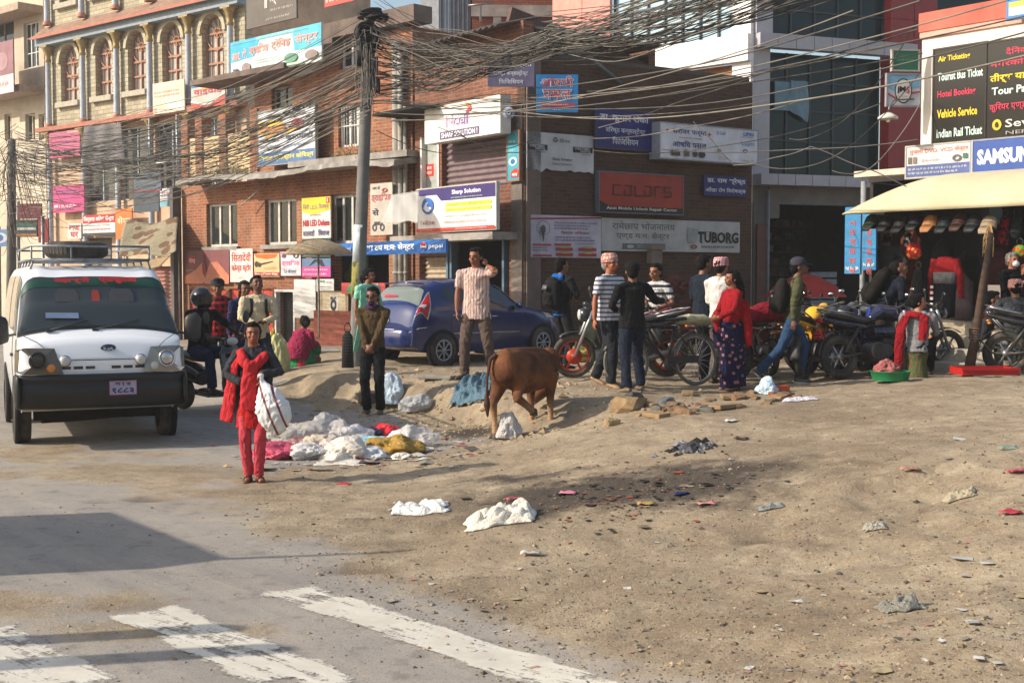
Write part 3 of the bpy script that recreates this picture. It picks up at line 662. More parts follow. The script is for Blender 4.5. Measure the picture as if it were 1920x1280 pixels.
# left flank (sunlit)
f2 = MB(); L = Matrix(FD.M).inverted() @ FD2.M; q0 = FD2.u(1040); qc = FD2.u(1375)
zl0, zl1 = FD2.z(1300, 112), FD2.z(1405, 66)
zl0 = FD2.z(1405, 150); qz = FD2.z(1380, 120)
for i in range(9):
    w_ = -q0 / 9; f2.box(q0 + i * w_ + .006, q0 + (i + 1) * w_ - .006, -.25, 0, qz, zl1, L)
f2.box(qc, -.01, -.12, .0, 0, qz - .002, L); f2.box(qc, -.01, -.13, 0, zl1 + .002, H, L)
f2.build('side_cladding', mat((.82, .80, .77), .5, dirt=.06), bD)
f3 = MB(); f3.box(FD2.u(1148), qc, .1, .15, zl1, H, L); f3.build('side_glazing', LG, bD)
f4 = MB()
for i in range(8): a = FD2.u(1148) + (qc - FD2.u(1148)) * i / 7; f4.box(a - .02, a + .02, .04, .09, zl1, H, L)
f4.box(FD2.u(1148), qc, .045, .085, FD2.z(1250, 10) - .02, FD2.z(1250, 10) + .02, L); f4.build('mullion', mat((.06, .09, .11), .4), bD)
f5 = MB(); f5.box(q0, FD2.u(1094), -.1, 0, zl1, H, L); f5.box(FD2.u(1095), FD2.u(1146), -.1, 0, zl1, H, L); f5.build('pink_panel', mat((.72, .26, .20), .5), bD)
f6 = MB(); f6.box(q0, qc, .02, .25, 0, qz - .01, L); f6.build('side_wall', brick('#b87a50', '#9b6440', '#a08a6a', grime=.3, w=.35, h=.12), bD)
# ground floor shop: dark room with shelves
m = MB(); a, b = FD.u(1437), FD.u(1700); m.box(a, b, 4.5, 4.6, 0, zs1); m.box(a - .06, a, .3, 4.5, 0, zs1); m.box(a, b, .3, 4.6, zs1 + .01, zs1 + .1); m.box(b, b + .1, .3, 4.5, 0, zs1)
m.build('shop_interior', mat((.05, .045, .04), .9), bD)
m = MB(); m.box(FD.u(1410), a, -.05, .3, -.3, zs1 - .4); m.box(FD.u(1410), FD.u(1745), 0, .3, zs1 - .42, zs1); m.box(FD.u(1440), FD.u(1458), -.05, .01, zs1 - .75, zs1 - .0); m.build('concrete_frame', mat((.17, .155, .14), .9, dirt=.3, scale=2), bD)
m = MB(); m.box(FD.u(1414), FD.u(1434), -.12, -.06, 0, FD.z(1420, 420)); m.build('brown_door', mat((.15, .07, .055), .7), bD)
m = MB(); m.tube([(FD.u(1434), -.12, 0), (FD.u(1434), -.12, zs1 - .1)], .04, 8); m.build('downpipe', mat((.22, .24, .26), .5), bD)
m = MB(); r = random.Random(5)
for k in range(9):
    z_ = .5 + k * .33; m.box(a, b, 4.1, 4.45, z_, z_ + .02)
m.build('shelf', mat((.10, .08, .065), .8), bD)
for c_ in ('#6a5a4a', '#4a5a6a', '#7a7468', '#5a3028'):
    m = MB()
    for k in range(60): z_ = .52 + r.randrange(9) * .33; x = r.uniform(a, b - .3); m.box(x, x + r.uniform(.08, .3), 4.12, 4.4, z_, z_ + r.uniform(.08, .27))
    o = m.build('shelf_stock', mat(c_, .7), bD); o['kind'] = 'stuff'
mb = MB(); mb.box(FD.u(1545), FD.u(1588), .5, 1.1, 0, 1.1)
for k in range(5): mb.box(FD.u(1540), FD.u(1590), .45, 1.15, 1.12 + k * .17, 1.25 + k * .17)
mb.build('display_rack', mat((.20, .22, .24), .6), bD)

# ================================================================ ticket office building on the right
FE = Fac(1722, 21, .817, -1)
zfl = FE.z(1790, 606, .3); e1_ = FE.u(2050)
bE = empty('ticket_building', FE.M, 'cream and red travel office building with shop under its curved awning', 'building')
H1 = FE.z(1722, 28); zaw = FE.z(1722, 335)
m = MB(); m.box(-.0, e1_, 0, .25, FE.z(1722, 335), FE.z(1722, 75)); m.box(0, .25, .25, 5, zaw, FE.z(1722, 75)); m.build('wall', mat((.76, .68, .58), .85, dirt=.12, scale=1.2), bE)
m = MB(); m.box(-.03, e1_, -.06, .3, FE.z(1722, 63), H1); m.box(-.03, .24, .3, 5, FE.z(1722, 63), H1); m.build('red_parapet', mat((.50, .13, .09), .85, dirt=.3, scale=1.5), bE)
m = MB(); m.box(-.02, e1_, -.04, .28, FE.z(1722, 75), FE.z(1722, 63)); m.build('pink_band', mat((.72, .36, .28), .85), bE)
# curved awning
AW = MB(); ua, uz = FE.u(1577, 1.5) , e1_; na = 10
offn = 1.25; zlo = FE.z(1577, 401, offn); ua = FE.u(1577, offn)
zhi = FE.z(1740, 330, .1)
def aw(i, j):
    a = i; th = j * PI / 2; out_ = math.sin(th); rise = math.cos(th)
    k = min(1, (a * (uz - ua)) / 1.5); k = math.sin(k * PI / 2) ** .6 if k < 1 else 1
    return V((ua + a * (uz - ua), -offn * (.12 + .88 * out_), zlo + (zhi - zlo) * rise * (.05 + .95 * k)))
AW.grid(aw, 80, 14); o = AW.build('awning', mat((.52, .46, .30), .8, dirt=.22, scale=1.), bE); so = o.modifiers.new('s', 'SOLIDIFY'); so.thickness = .03
m = MB(); m.box(FE.u(1600, .3), e1_, -.32, 0, zhi + .04, zhi + .14); m.build('awning_ledge', mat((.60, .52, .42), .9, dirt=.3), bE)
# the shop room, floor and steps
ub_ = FE.u(1585, .3) + .05
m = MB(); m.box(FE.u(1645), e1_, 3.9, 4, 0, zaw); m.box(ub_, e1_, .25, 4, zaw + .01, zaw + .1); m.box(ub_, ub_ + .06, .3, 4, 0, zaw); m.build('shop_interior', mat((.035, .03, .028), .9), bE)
m = MB(); m.box(FE.u(1645), e1_, -.05, 3.9, 0, zfl); m.build('shop_floor', mat((.46, .40, .30), .9, dirt=.3, bump=.3), bE)
for k in range(3):
    m = MB(); d0 = -.05 - .38 * (k + 1); m.box(FE.u(1740), e1_, d0, d0 + .376, 0, zfl - .185 * (k + 1)); m.build('step', mat((.48, .41, .30) if k == 0 else (.40, .36, .29), .9, dirt=.3, bump=.3), bE, bevel=.012)
m = MB(); m.tube([(FE.u(1617, .2), -.2, 0), (FE.u(1617, .2), -.2, zaw)], .045, 10); m.build('post', mat((.30, .31, .32), .5), bE)
for (x0, x1, t_, b_) in ((1586, 1614, 400, 513), (1619, 1643, 400, 506)):
    h_ = hole(FE, x0, t_, x1, b_, .25); m = MB(); m.box(h_[0], h_[1], -.27, -.23, h_[2], h_[3] + .1); p = m.build('blue_panel', mat((.02, .20, .42), .5), bE); k = MB(); W = h_[1] - h_[0]
    for j, ch in enumerate(['को', 'ठा', 'जु', 'ता', 'पस', 'ल']): z_ = h_[3] - .12 - j * .16; put_text(k, ch, h_[0] + W * .3, h_[1] - W * .3, z_ - .1, z_, -.275, .03)
    k.build('lettering', mat((.42, .07, .07), .6), p); k = MB(); greek(k, h_[0] + .03, h_[1] - .03, h_[2] + .06, h_[2] + .12, -.275, rnd); k.build('lettering', WHITE, p)

# ================================================================ ornate stone-faced building far left
FN = Fac(465, 37.4, 1.19, -1)
n0, n1 = FN.u(92), FN.u(464); zc1 = (FN.z(92, 70) + FN.z(430, 3)) / 2; zl = (FN.z(92, 240) + FN.z(440, 196)) / 2
bN = empty('ornate_building', FN.M, 'pale stone faced building with arched wooden windows and gold capitals', 'building')
wins = [(113, 148, 88, 187), (178, 210, 75, 175), (239, 274, 62, 164), (303, 342, 48, 156), (378, 420, 32, 145)]
HO = [hole(FN, a, c, b, d) for a, b, c, d in wins]
z0w = sum(h[2] for h in HO) / 5; z1w = sum(h[3] for h in HO) / 5; HO = [(h[0], h[1], z0w, z1w) for h in HO]
dzf = zc1 + .75 - z0w + .55
HU = [(h[0], h[1], zc1 + 1.1, zc1 + 3.2) for h in HO]
H3 = zl - .15
LOW = [hole(FN, a, 260, b, 330) for a, b in ((158, 215), (224, 280), (290, 345), (362, 430))]; LOW = [(h[0], h[1], zl - 2.6, H3 - .15) for h in LOW]
GR = [hole(FN, a, 470, b, 650) for a, b in ((158, 212), (235, 335))]; GR = [(h[0], h[1], -.1, FN.z((158, 235)[i], (447, 500)[i])) for i, h in enumerate(GR)]
m = MB(); wall_mesh(m, n0, n1, zl, zc1 + 4, HO + HU, 0, .3)
for h in HO + HU:                       # arch spandrels
    r_ = (h[1] - h[0]) / 2; cx_ = (h[0] + h[1]) / 2; cz = h[3] - r_
    arc = [(cx_ + r_ * math.cos(PI * i / 12), cz + r_ * math.sin(PI * i / 12)) for i in range(13)]
    m.prism([(h[1], h[3])] + [arc[i] for i in range(0, 7)], .003, .297); m.prism([(h[0], h[3])] + [arc[i] for i in range(12, 5, -1)], .003, .297)
m.build('stone_wall', BR_ORNATE, bN)
m = MB(); wall_mesh(m, n0, n1, -.4, zl - .002, LOW + GR, .02, .3); shell(m, n0, n1, -.4, zc1 + 4, .3); m.box(n0 + .2, n1 - .2, .4, 4.8, 3.2, 3.3); m.build('lower_wall', mat((.55, .38, .25), .9, dirt=.35, scale=1.5), bN)
for hh in HO + HU:
    a, b, c, d = hh; r_ = (b - a) / 2; cx_ = (a + b) / 2; cz = d - r_; wd = mat((.36, .17, .10), .6, dirt=.25)
    m = MB(); y = .16; t_ = .05
    for x in (a, cx_ - t_ / 2, b - t_): m.box(x, x + t_, y, y + .05, c, cz)
    for k in range(4): z_ = c + (cz - c) * k / 3; m.box(a, b, y + .005, y + .045, z_ - .03, z_ + .03)
    for k in range(1, 4): m.box(a + (cx_ - a) * .5 - .012, a + (cx_ - a) * .5 + .012, y + .01, y + .04, c, cz); m.box(cx_ + (cx_ - a) * .5 - .012, cx_ + (cx_ - a) * .5 + .012, y + .01, y + .04, c, cz)
    for k in range(1, 5): th = PI * k / 5; m.tube([(cx_, y + .02, cz), (cx_ + r_ * math.cos(th), y + .02, cz + r_ * math.sin(th))], .022, 4)
    m.torus((cx_, y + .02, cz), (0, 1, 0), r_ * .28, .025, 16, 4); m.torus((cx_, y + .02, cz), (0, 1, 0), r_ - .02, .03, 24, 4)
    w_ = m.build('window', wd, bN); g = MB(); g.box(a, b, y + .06, y + .065, c, d - .02); g.build('pane', mat((.42, .40, .36), .3, dirt=.3), w_)
    g = MB(); cs = [(cx_ + (r_ + .16) * math.cos(PI * i / 14), cz + (r_ + .16) * math.sin(PI * i / 14)) for i in range(15)]; ci = [(cx_ + (r_ + .02) * math.cos(PI * i / 14), cz + (r_ + .02) * math.sin(PI * i / 14)) for i in range(15)]
    for i in range(14): g.prism([cs[i], cs[i + 1], ci[i + 1], ci[i]], -.07, -.0)
    g.build('arch_trim', mat((.45, .40, .28), .85), w_); g = MB(); g.box(a - .15, b + .15, -.16, -.002, c - .2, c - .03); g.build('window_sill', mat((.42, .38, .30), .9), w_)
m = MB(); m.box(n0 - .05, n1 + .1, -.35, 0, zc1 - .28, zc1 - .02); m.build('cornice', mat((.25, .30, .34), .7), bN)
m = MB(); m.add([(n0 - .05, -.5, zc1), (n1 + .1, -.5, zc1), (n1 + .1, 0, zc1 + .42), (n0 - .05, 0, zc1 + .42), (n0 - .05, -.5, zc1 - .06), (n1 + .1, -.5, zc1 - .06)], [(0, 1, 2, 3), (4, 5, 1, 0)]); m.build('tiled_skirt', brick('#a08472', '#8c6c5c', '#80685a', w=.25, h=.12, grime=.2), bN)
m = MB(); m.box(n0 - .05, n1 + .1, -.53, -.5, zc1 - .07, zc1 + .02); m.build('red_gutter', mat((.40, .14, .09), .7), bN)
m = MB(); m.box(n0 - .05, n1 + .1, -.4, 0, zl - .14, zl - .002); m.build('balcony_ledge', mat((.38, .15, .10), .75, dirt=.3), bN)
for px in (95, 159, 222, 284, 356, 434):
    a = FN.u(px, .2)
    for zb_, zt_ in ((zl, zc1 - .28), (zc1 + .42, zc1 + 4), (-.1, zl - .15)):
        m = MB(); m.lathe([(.11, zb_ + .1), (.10, zb_ + .2), (.085, zt_ - .5)], TR(a, -.16, 0), 12); c_ = m.build('column', mat((.40, .44, .50), .6), bN)
        g = MB(); g.lathe([(.09, zt_ - .55), (.12, zt_ - .5), (.09, zt_ - .42), (.10, zt_ - .3), (.17, zt_ - .12), (.20, zt_ - .08), (.20, zt_)], TR(a, -.16, 0), 12); g.box(a - .22, a + .22, -.35, 0.0, zt_ - .06, zt_ - .005); g.build('capital', mat((.36, .26, .11), .5, .2, dirt=.35, scale=12), c_)
        g = MB(); g.lathe([(.15, zb_), (.15, zb_ + .07), (.11, zb_ + .14)], TR(a, -.16, 0), 12); g.build('column_base', mat((.45, .18, .12), .7), c_)
for h in LOW: sash(bN, h, mat((.45, .46, .48), .5), 2, gm=glass((.05, .06, .07), .05, .9), y=.14)
for h in GR: m = shutter_mesh(h[0], h[1], h[2], h[3], .2, .12); m.build('roller_shutter', mat((.30, .12, .09) if h is GR[1] else (.13, .10, .085), .6, dirt=.4), bN)
m = MB()
for px in (226, 284, 335): a = FN.u(px, .5); m.tube([(a, -.5, zl - 2.3), (a, -.5, zl - .2)], .03, 6)
for z_ in (zl - 1.6, zl - 1.9): m.tube([(FN.u(224, .5), -.5, z_), (FN.u(340, .5), -.5, z_)], .025, 6)
m.build('balcony_rail', mat((.45, .48, .5), .4, .5), bN)

# ================================================================ cream building at the far left edge
FQ = Fac(91, 45.0, 1.12, -1)
q0, q1 = FQ.u(-160), FQ.u(90); za, zb = FQ.z(80, 160, .2), FQ.z(60, 12, .2)
WQ = hole(FQ, 44, 45, 73, 124); WQ2 = [hole(FQ, a, 215, b, 262) for a, b in ((8, 22), (47, 66), (72, 85))]; WQ3 = hole(FQ, -60, 60, 28, 150)
bQ = empty('cream_building', FQ.M, 'cream plastered building with jutting floors at the left edge', 'building')
m = MB(); wall_mesh(m, q0, q1, -.4, zb + 3, [WQ, WQ3] + WQ2); shell(m, q0, q1, -.4, zb + 3, .25); m.build('wall', CREAM, bQ)
for z_ in (za, zb): m = MB(); m.box(q0, q1 - .05, -.9, -.002, z_ - .25, z_); m.build('jutting_floor', mat((.42, .32, .24), .9, dirt=.3), bQ)
sash(bQ, WQ, WHITE, 3, rows=2, curtain=cloth('#555048', fold=.1)); [sash(bQ, h, mat((.55, .45, .3), .7), 2) for h in WQ2]; sash(bQ, WQ3, OLDWOOD, 4)

# ================================================================ houses behind, seen above the roofs
FZ = Fac(835, 34, 1, .05)
bZ = empty('rear_brick_house', FZ.M, 'unfinished brick house with concrete band behind the cables', 'house')
m = MB(); m.box(FZ.u(886), FZ.u(1046), 0, 3, 2, 11); m.build('wall', brick('#8a4a3c', '#70382c', '#7a6050', grime=.4), bZ)
m = MB(); m.box(FZ.u(884), FZ.u(1048), -.06, 0, FZ.z(900, 32), FZ.z(900, 10)); m.box(FZ.u(925), FZ.u(940), -.05, 0, 2, FZ.z(900, 32)); m.build('concrete_band', CONC, bZ)
bY = empty('rear_metal_house', FZ.M, 'white and grey sheet metal house behind the brick parapet', 'house')
m = MB(); m.box(FZ.u(790), FZ.u(824), .2, 3, 2, 11); m.build('white_wall', mat((.62, .66, .66), .7), bY); m = MB()
for i in range(14): a = FZ.u(825) + i * (FZ.u(884) - FZ.u(825)) / 14; m.box(a, a + (FZ.u(884) - FZ.u(825)) / 14 - .01, .1 + .02 * (i % 2), 3, 2, 11)
m.build('metal_siding', mat((.13, .15, .18), .6, dirt=.2), bY)
m = MB(); a = FZ.u(900, 2); p = P(901, 42, 30); 
m.tube([p, p + V((0, 0, -.0)), p + V((0, 0, .42))], .025, 6); m.tube([p + V((-.28, 0, .38)), p + V((.3, 0, .44))], .025, 6); tag(m.build('roof_antenna', STEEL), 'thin metal tee bracket standing on the roof', 'antenna')
# ---------------------------------------------------------------- signs
NAVY = '#1c2468'; WH = '#e8e6e0'; REDL = '#b8262a'; BLK = '#15151a'; YEL = '#e8c820'
g_ = 'shop signs on the brick side wall'
board(FC, 'doctor_sign', 'navy sign with white lettering above the red mobile repair sign', 'sign', (1118, 203, 1222, 283), NAVY, [
    ('t', '#d8d8e0', (.06, .94, .66, .93), 'डा. कुमार रोका', .02), ('t', '#c8c8d4', (.16, .88, .37, .57), 'वरिष्ठ कन्सल्टेन्ट', .015), ('t', '#c8c8d4', (.28, .75, .1, .3), 'फिजिसियन', .015)], .12, .04, '#3a3a48', g_)
board(FC, 'eye_doctor_sign', 'small navy sign under the right end of the white pharmacy sign', 'sign', (1320, 328, 1400, 370), NAVY, [
    ('t', '#d8d8e0', (.07, .97, .58, .93), 'डा. राम श्रेष्ठ', .02), ('t', '#d0d0da', (.03, .97, .12, .42), 'आँखा रोग विशेषज्ञ', .015)], .1, .03, None, g_)
board(FC, 'mobile_repair_sign', 'large dull red sign with dark angular lettering', 'sign', (1124, 322, 1280, 402), '#96301f', [
    ('p', '#1c1a1c', (0, 1, 0, 1), [(0, 0), (1, 0), (1, .15), (.12, .15), (0, .28)]), ('t', '#d0ccc4', (.08, .93, .04, .14), 'Amit Mobile Unlock Repair Center', .02)]
    + [('r', '#4a1a16', b) for b in (
        (.15, .165, .42, .70), (.15, .25, .67, .70), (.15, .25, .42, .45), (.285, .30, .42, .58), (.285, .37, .67, .70), (.355, .37, .42, .70), (.285, .37, .42, .45),
        (.405, .42, .42, .70), (.405, .49, .42, .45), (.515, .53, .42, .58), (.515, .60, .67, .70), (.585, .60, .42, .70), (.515, .60, .42, .45),
        (.635, .65, .42, .70), (.635, .71, .67, .70), (.745, .84, .67, .70), (.745, .76, .55, .70), (.745, .84, .55, .58), (.825, .84, .42, .58), (.745, .84, .42, .45))], .16, .1, '#59616c', g_)
board(FC, 'pharmacy_sign', 'white box sign with blue lettering and two red crosses', 'sign', (1238, 230, 1420, 308), '#c9ccd4', [
    ('t', '#2b2f66', (.12, .46, .68, .9), 'सरोवर फर्मा', .02), ('t', '#2b2f66', (.12, .46, .34, .54), 'औषधि पसल', .02), ('t', '#b3702f', (.18, .42, .6, .64), 'SAROWAR PHARMA', .01),
    ('r', REDL, (.05, .085, .78, .81)), ('r', REDL, (.061, .074, .75, .84)), ('r', REDL, (.47, .505, .76, .79)), ('r', REDL, (.481, .494, .73, .82)),
    ('t', '#3a6ab0', (.56, .65, .80, .9), 'D Cold', .02), ('t', '#3a6ab0', (.84, .95, .82, .93), 'LIPIN', .03), ('g', '#777788', (.82, .97, .75, .8), 1), ('t', '#5a8ac8', (.82, .96, .5, .66), 'Lupin', .01),
    ('r', '#4a4038', (.10, .19, .08, .26)), ('r', '#58584e', (.23, .28, .08, .28)), ('c', '#3f3a40', (.31, .36, .07, .27)), ('c', '#2c2a30', (.37, .44, .06, .26)), ('g', '#884444', (.57, .68, .05, .16), 2), ('c', '#304080', (.83, .88, .3, .42), .5), ('r', '#8a7a6a', (.56, .6, .26, .36)), ('g', '#555560', (.82, .97, .05, .1), 1)], .35, .3, '#8a8f96', g_)
board(FC, 'drive_dealer_sign', 'off white metal sign with torn bottom edge and two black logos', 'sign', (988, 246, 1113, 330), '#b9bcbf', [
    ('r', '#22262c', (.01, .30, .56, .70)), ('r', '#22262c', (.68, .98, .56, .70)), ('t', '#b9bcbf', (.03, .25, .63, .69), 'WESTERN', .03), ('t', '#b9bcbf', (.12, .27, .57, .625), 'DIGITAL', .03), ('t', '#b9bcbf', (.70, .93, .63, .69), 'WESTERN', .03), ('t', '#b9bcbf', (.79, .95, .57, .625), 'DIGITAL', .03),
    ('t', '#333a40', (.13, .27, .50, .54), 'hard drive', .01), ('t', '#333a40', (.8, .95, .50, .54), 'hard drive', .01), ('c', '#22262c', (.38, .44, .78, .9), .6), ('t', '#333a40', (.48, .53, .79, .87), 'DI'), ('t', '#333a40', (.55, .63, .79, .86), 'link', .01),
    ('t', '#33363c', (.36, .66, .31, .40), 'Sharp Solution', .02), ('t', '#44474c', (.36, .65, .21, .28), 'Kalanki, Kathmandu', .01)], .05, .012, None, g_, tear=.14)
board(FC, 'campaign_poster', 'white poster with red bands and an emblem, lower left of the side wall', 'poster', (995, 402, 1127, 484), '#b4b3c2', [
    ('p', '#8e2433', (0, 1, 0, 1), [(0, .88), (1, .95), (1, .99), (0, .92)]), ('g', '#4a4a6a', (.33, .95, .66, .86), 3), ('t', '#a02c38', (.42, .82, .56, .64), 'विशाल अभियान', .01), ('g', '#4a4a6a', (.33, .95, .38, .52), 2), ('g', '#5a5a98', (.62, .97, .31, .37), 1),
    ('r', '#a02c38', (.02, .28, .28, .32)), ('r', '#a02c38', (.32, .56, .29, .335)), ('g', '#555566', (.02, .28, .14, .26), 2), ('r', '#a02c38', (.02, .28, .03, .07)),
    ('r', '#a02c38', (.34, .58, .17, .24)), ('r', '#a02c38', (.66, .92, .17, .24)), ('r', '#a02c38', (.34, .58, .04, .11)), ('r', '#a02c38', (.66, .92, .04, .11)), ('c', '#a09a60', (.38, .55, .225, .28)), ('c', '#a09a60', (.70, .88, .225, .28)), ('c', '#a09a60', (.38, .55, .095, .14)), ('c', '#a09a60', (.70, .88, .095, .14)),
    ('c', '#4a4a3c', (.12, .19, .55, .76)), ('p', '#3c3c36', (0, 1, 0, 1), [(.135, .6), (.175, .6), (.16, .38), (.15, .38)]), ('c', '#4c4c5c', (.06, .25, .52, .86), .93)], .05, .01, None, g_, tilt=0)
board(FC, 'eatery_banner', 'long weathered white banner with faded grey lettering and black beer name', 'sign', (1128, 408, 1387, 474), '#a9adae', [
    ('t', '#64686a', (.07, .51, .66, .92), 'रामेछाप भोजनालय', .008), ('t', '#64686a', (.10, .47, .34, .60), 'एण्ड म:म: सेन्टर', .008), ('r', '#5c6464', (.14, .44, .06, .24)), ('c', '#a9adae', (.17, .22, .09, .2)), ('g', '#b0b4b4', (.24, .43, .09, .21), 2), ('g', '#50504c', (.47, .52, .09, .12), 1),
    ('t', '#101014', (.675, .985, .30, .66), 'TUBORG', .035), ('g', '#303038', (.70, .97, .12, .24), 1), ('c', '#7a4c34', (.62, .67, .10, .24), .5), ('p', '#93989a', (0, 1, 0, 1), [(.60, .3), (.66, .3), (.68, .72), (.60, .78)])]
    + [('r', '#101014', b) for b in ((.675, .728, .63, .66), (.69, .713, .30, .325), (.73, .745, .645, .665), (.757, .775, .645, .665), (.905, .925, .3, .32))], .05, .01, None, g_)
# projecting and frontal signs at the corner
FP = Fac(985, 23.8, 1, .02)
board(FP, 'consultant_sign', 'faded violet grey sign under the cable bundle at the corner', 'sign', (914, 112, 1002, 163), '#66617c', [
    ('t', '#d6d4dc', (.30, .95, .70, .92), 'रु रोक्का', .015), ('t', '#ccccd6', (.12, .86, .38, .60), 'वरिष्ठ कन्सल्टेन्ट', .015), ('t', '#ccccd6', (.24, .76, .10, .30), 'फिजिसियन', .015)], .0, .03, None, 'signs hung at the corner')
board(FP, 'medicine_sign', 'bright blue hanging sign with two lines of red lettering', 'sign', (1006, 140, 1084, 211), '#1d74b0', [
    ('t', '#c8d4dc', (.085, .895, .67, .965), 'औषधी', .05), ('t', '#a83a40', (.1, .88, .68, .955), 'औषधी', .01), ('t', '#c8d4dc', (.14, .84, .33, .61), 'पसल', .05), ('t', '#a83a40', (.155, .825, .34, .60), 'पसल', .01), ('r', '#a83a40', (.12, .92, .15, .25)), ('g', '#d8d4d0', (.16, .88, .17, .23), 1), ('g', '#c8d8e0', (.34, .68, .05, .11), 1)], .02, .04, None, 'signs hung at the corner')
m = MB(); c = P(954, 212, 23.7); m.cyl(c, (0, 1, 0), .106, .05, 24); o = m.build('panel', mat('#9fb4cc', .5)); e = empty('round_sign', TR(0, 0, 0), 'small round blue and white sign beside the corner drain', 'sign'); o.parent = e
m = MB(); m.cyl(c + V((0, -.027, 0)), (0, 1, 0), .065, .004, 20); m.build('emblem', mat('#27468c', .5), e); m = MB(); m.torus(c + V((0, -.032, 0)), (0, 1, 0), .03, .008, 16, 4); m.build('ring', mat('#c8d4e0'), e)
# corner shop (sunlit)
board(FB, 'phone_network_sign', 'big white sign with purple lettering above the roller shutter', 'sign', (796, 205, 938, 249), '#dcd8cc', [
    ('t', '#6a4a80', (.30, .60, .38, .68), 'Ncell', .03), ('t', '#c9b8d0', (.31, .61, .36, .66), 'Ncell', .0), ('r', '#5a5070', (.22, .74, .06, .27)), ('t', '#e8e4ea', (.24, .72, .09, .24), 'SHARP SOLUTION !', .02),
    ('p', '#e08020', (0, 1, 0, 1), [(.555, .93), (.60, .95), (.64, .86), (.60, .80)]), ('p', '#c83c6c', (0, 1, 0, 1), [(.64, .86), (.645, .74), (.58, .66), (.565, .70), (.60, .78)])], .45, .25, None, 'corner shop signs')
board(FB, 'service_sign', 'white sign with violet top band, yellow lines and round blue hand logo', 'sign', (783, 357, 930, 428), '#e4e2dc', [
    ('p', '#3a2c6c', (0, 1, 0, 1), [(0, 1), (0, .85), (.26, .85), (.32, .70), (1, .70), (1, 1)]), ('t', '#e8e4ee', (.46, .82, .80, .93), 'Sharp Solution', .03), ('g', '#b0c8b0', (.45, .88, .72, .78), 1),
    ('r', '#dce04a', (.38, .95, .55, .64)), ('r', '#dce04a', (.38, .95, .44, .52)), ('g', '#9a9a50', (.40, .93, .57, .62), 1), ('g', '#9a9a50', (.40, .90, .46, .50), 1), ('c', '#3a6ab8', (.065, .225, .42, .80)), ('p', '#e8e8f0', (0, 1, 0, 1), [(.09, .55), (.12, .68), (.15, .70), (.14, .60), (.20, .56), (.17, .47), (.13, .47)]),
    ('t', '#8a8f98', (.05, .075, .17, .27), 'O', .02), ('t', '#a84c4c', (.09, .24, .17, .27), 'nline', .01), ('g', '#888c98', (.37, .95, .30, .38), 1), ('g', '#a07070', (.37, .92, .16, .24), 1), ('r', '#c43a2c', (0, 1, 0, .075)), ('g', '#e8c0b8', (.04, .26, .02, .055), 1), ('g', '#f0d8d0', (.52, .95, .02, .055), 1)], .62, .06, '#b8b4ac', 'corner shop signs')
board(FB, 'mobile_poster', 'narrow cyan vertical poster right of the roller shutter', 'poster', (951, 249, 973, 337), '#3a9aac', [
    ('g', '#b8dce0', (.15, .85, .52, .66), 2), ('c', '#d8e4e8', (.15, .85, .3, .48)), ('c', '#1d6aa0', (.3, .7, .33, .44)), ('p', '#c8322c', (0, 1, 0, 1), [(.35, .06), (.98, .06), (.98, .18), (.75, .25), (.35, .18)]), ('t', '#f0e8e4', (.45, .9, .08, .14), 'सब', .02), ('g', '#a8ccd0', (.2, .8, .75, .85), 1)], .12, .03, '#9a5a3a', 'corner shop signs')
board(FB, 'door_sticker', 'small red square sticker low on the shop door', 'sticker', (797, 309, 813, 330), '#c8322c', [('t', '#e8c0b8', (.2, .8, .55, .8), 'सब', .02), ('t', '#e8c0b8', (.15, .85, .15, .4), 'पसल', .02)], -.095, .004)
board(FB, 'soft_drink_sign', 'long blue shop sign with white lettering and red white ball logos', 'sign', (628, 457, 836, 474), '#2468b4', [
    ('t', '#eceef4', (.26, .74, .18, .88), 'माथा टप म:म: सेन्टर', .03), ('c', '#e8eaf0', (.015, .07, .22, .85)), ('c', '#c4282c', (.018, .062, .5, .82)), ('c', '#244c9c', (.02, .062, .24, .48)), ('r', '#e8eaf0', (.02, .062, .44, .54)), ('t', '#dfe4f0', (.085, .165, .28, .68), 'pepsi', .02),
    ('c', '#e8eaf0', (.80, .85, .22, .85)), ('c', '#c4282c', (.803, .845, .5, .82)), ('c', '#244c9c', (.805, .845, .24, .48)), ('r', '#e8eaf0', (.805, .845, .44, .54)), ('t', '#dfe4f0', (.87, .985, .28, .68), 'pepsi', .02)], 1.6, .06, None, 'corner shop signs')
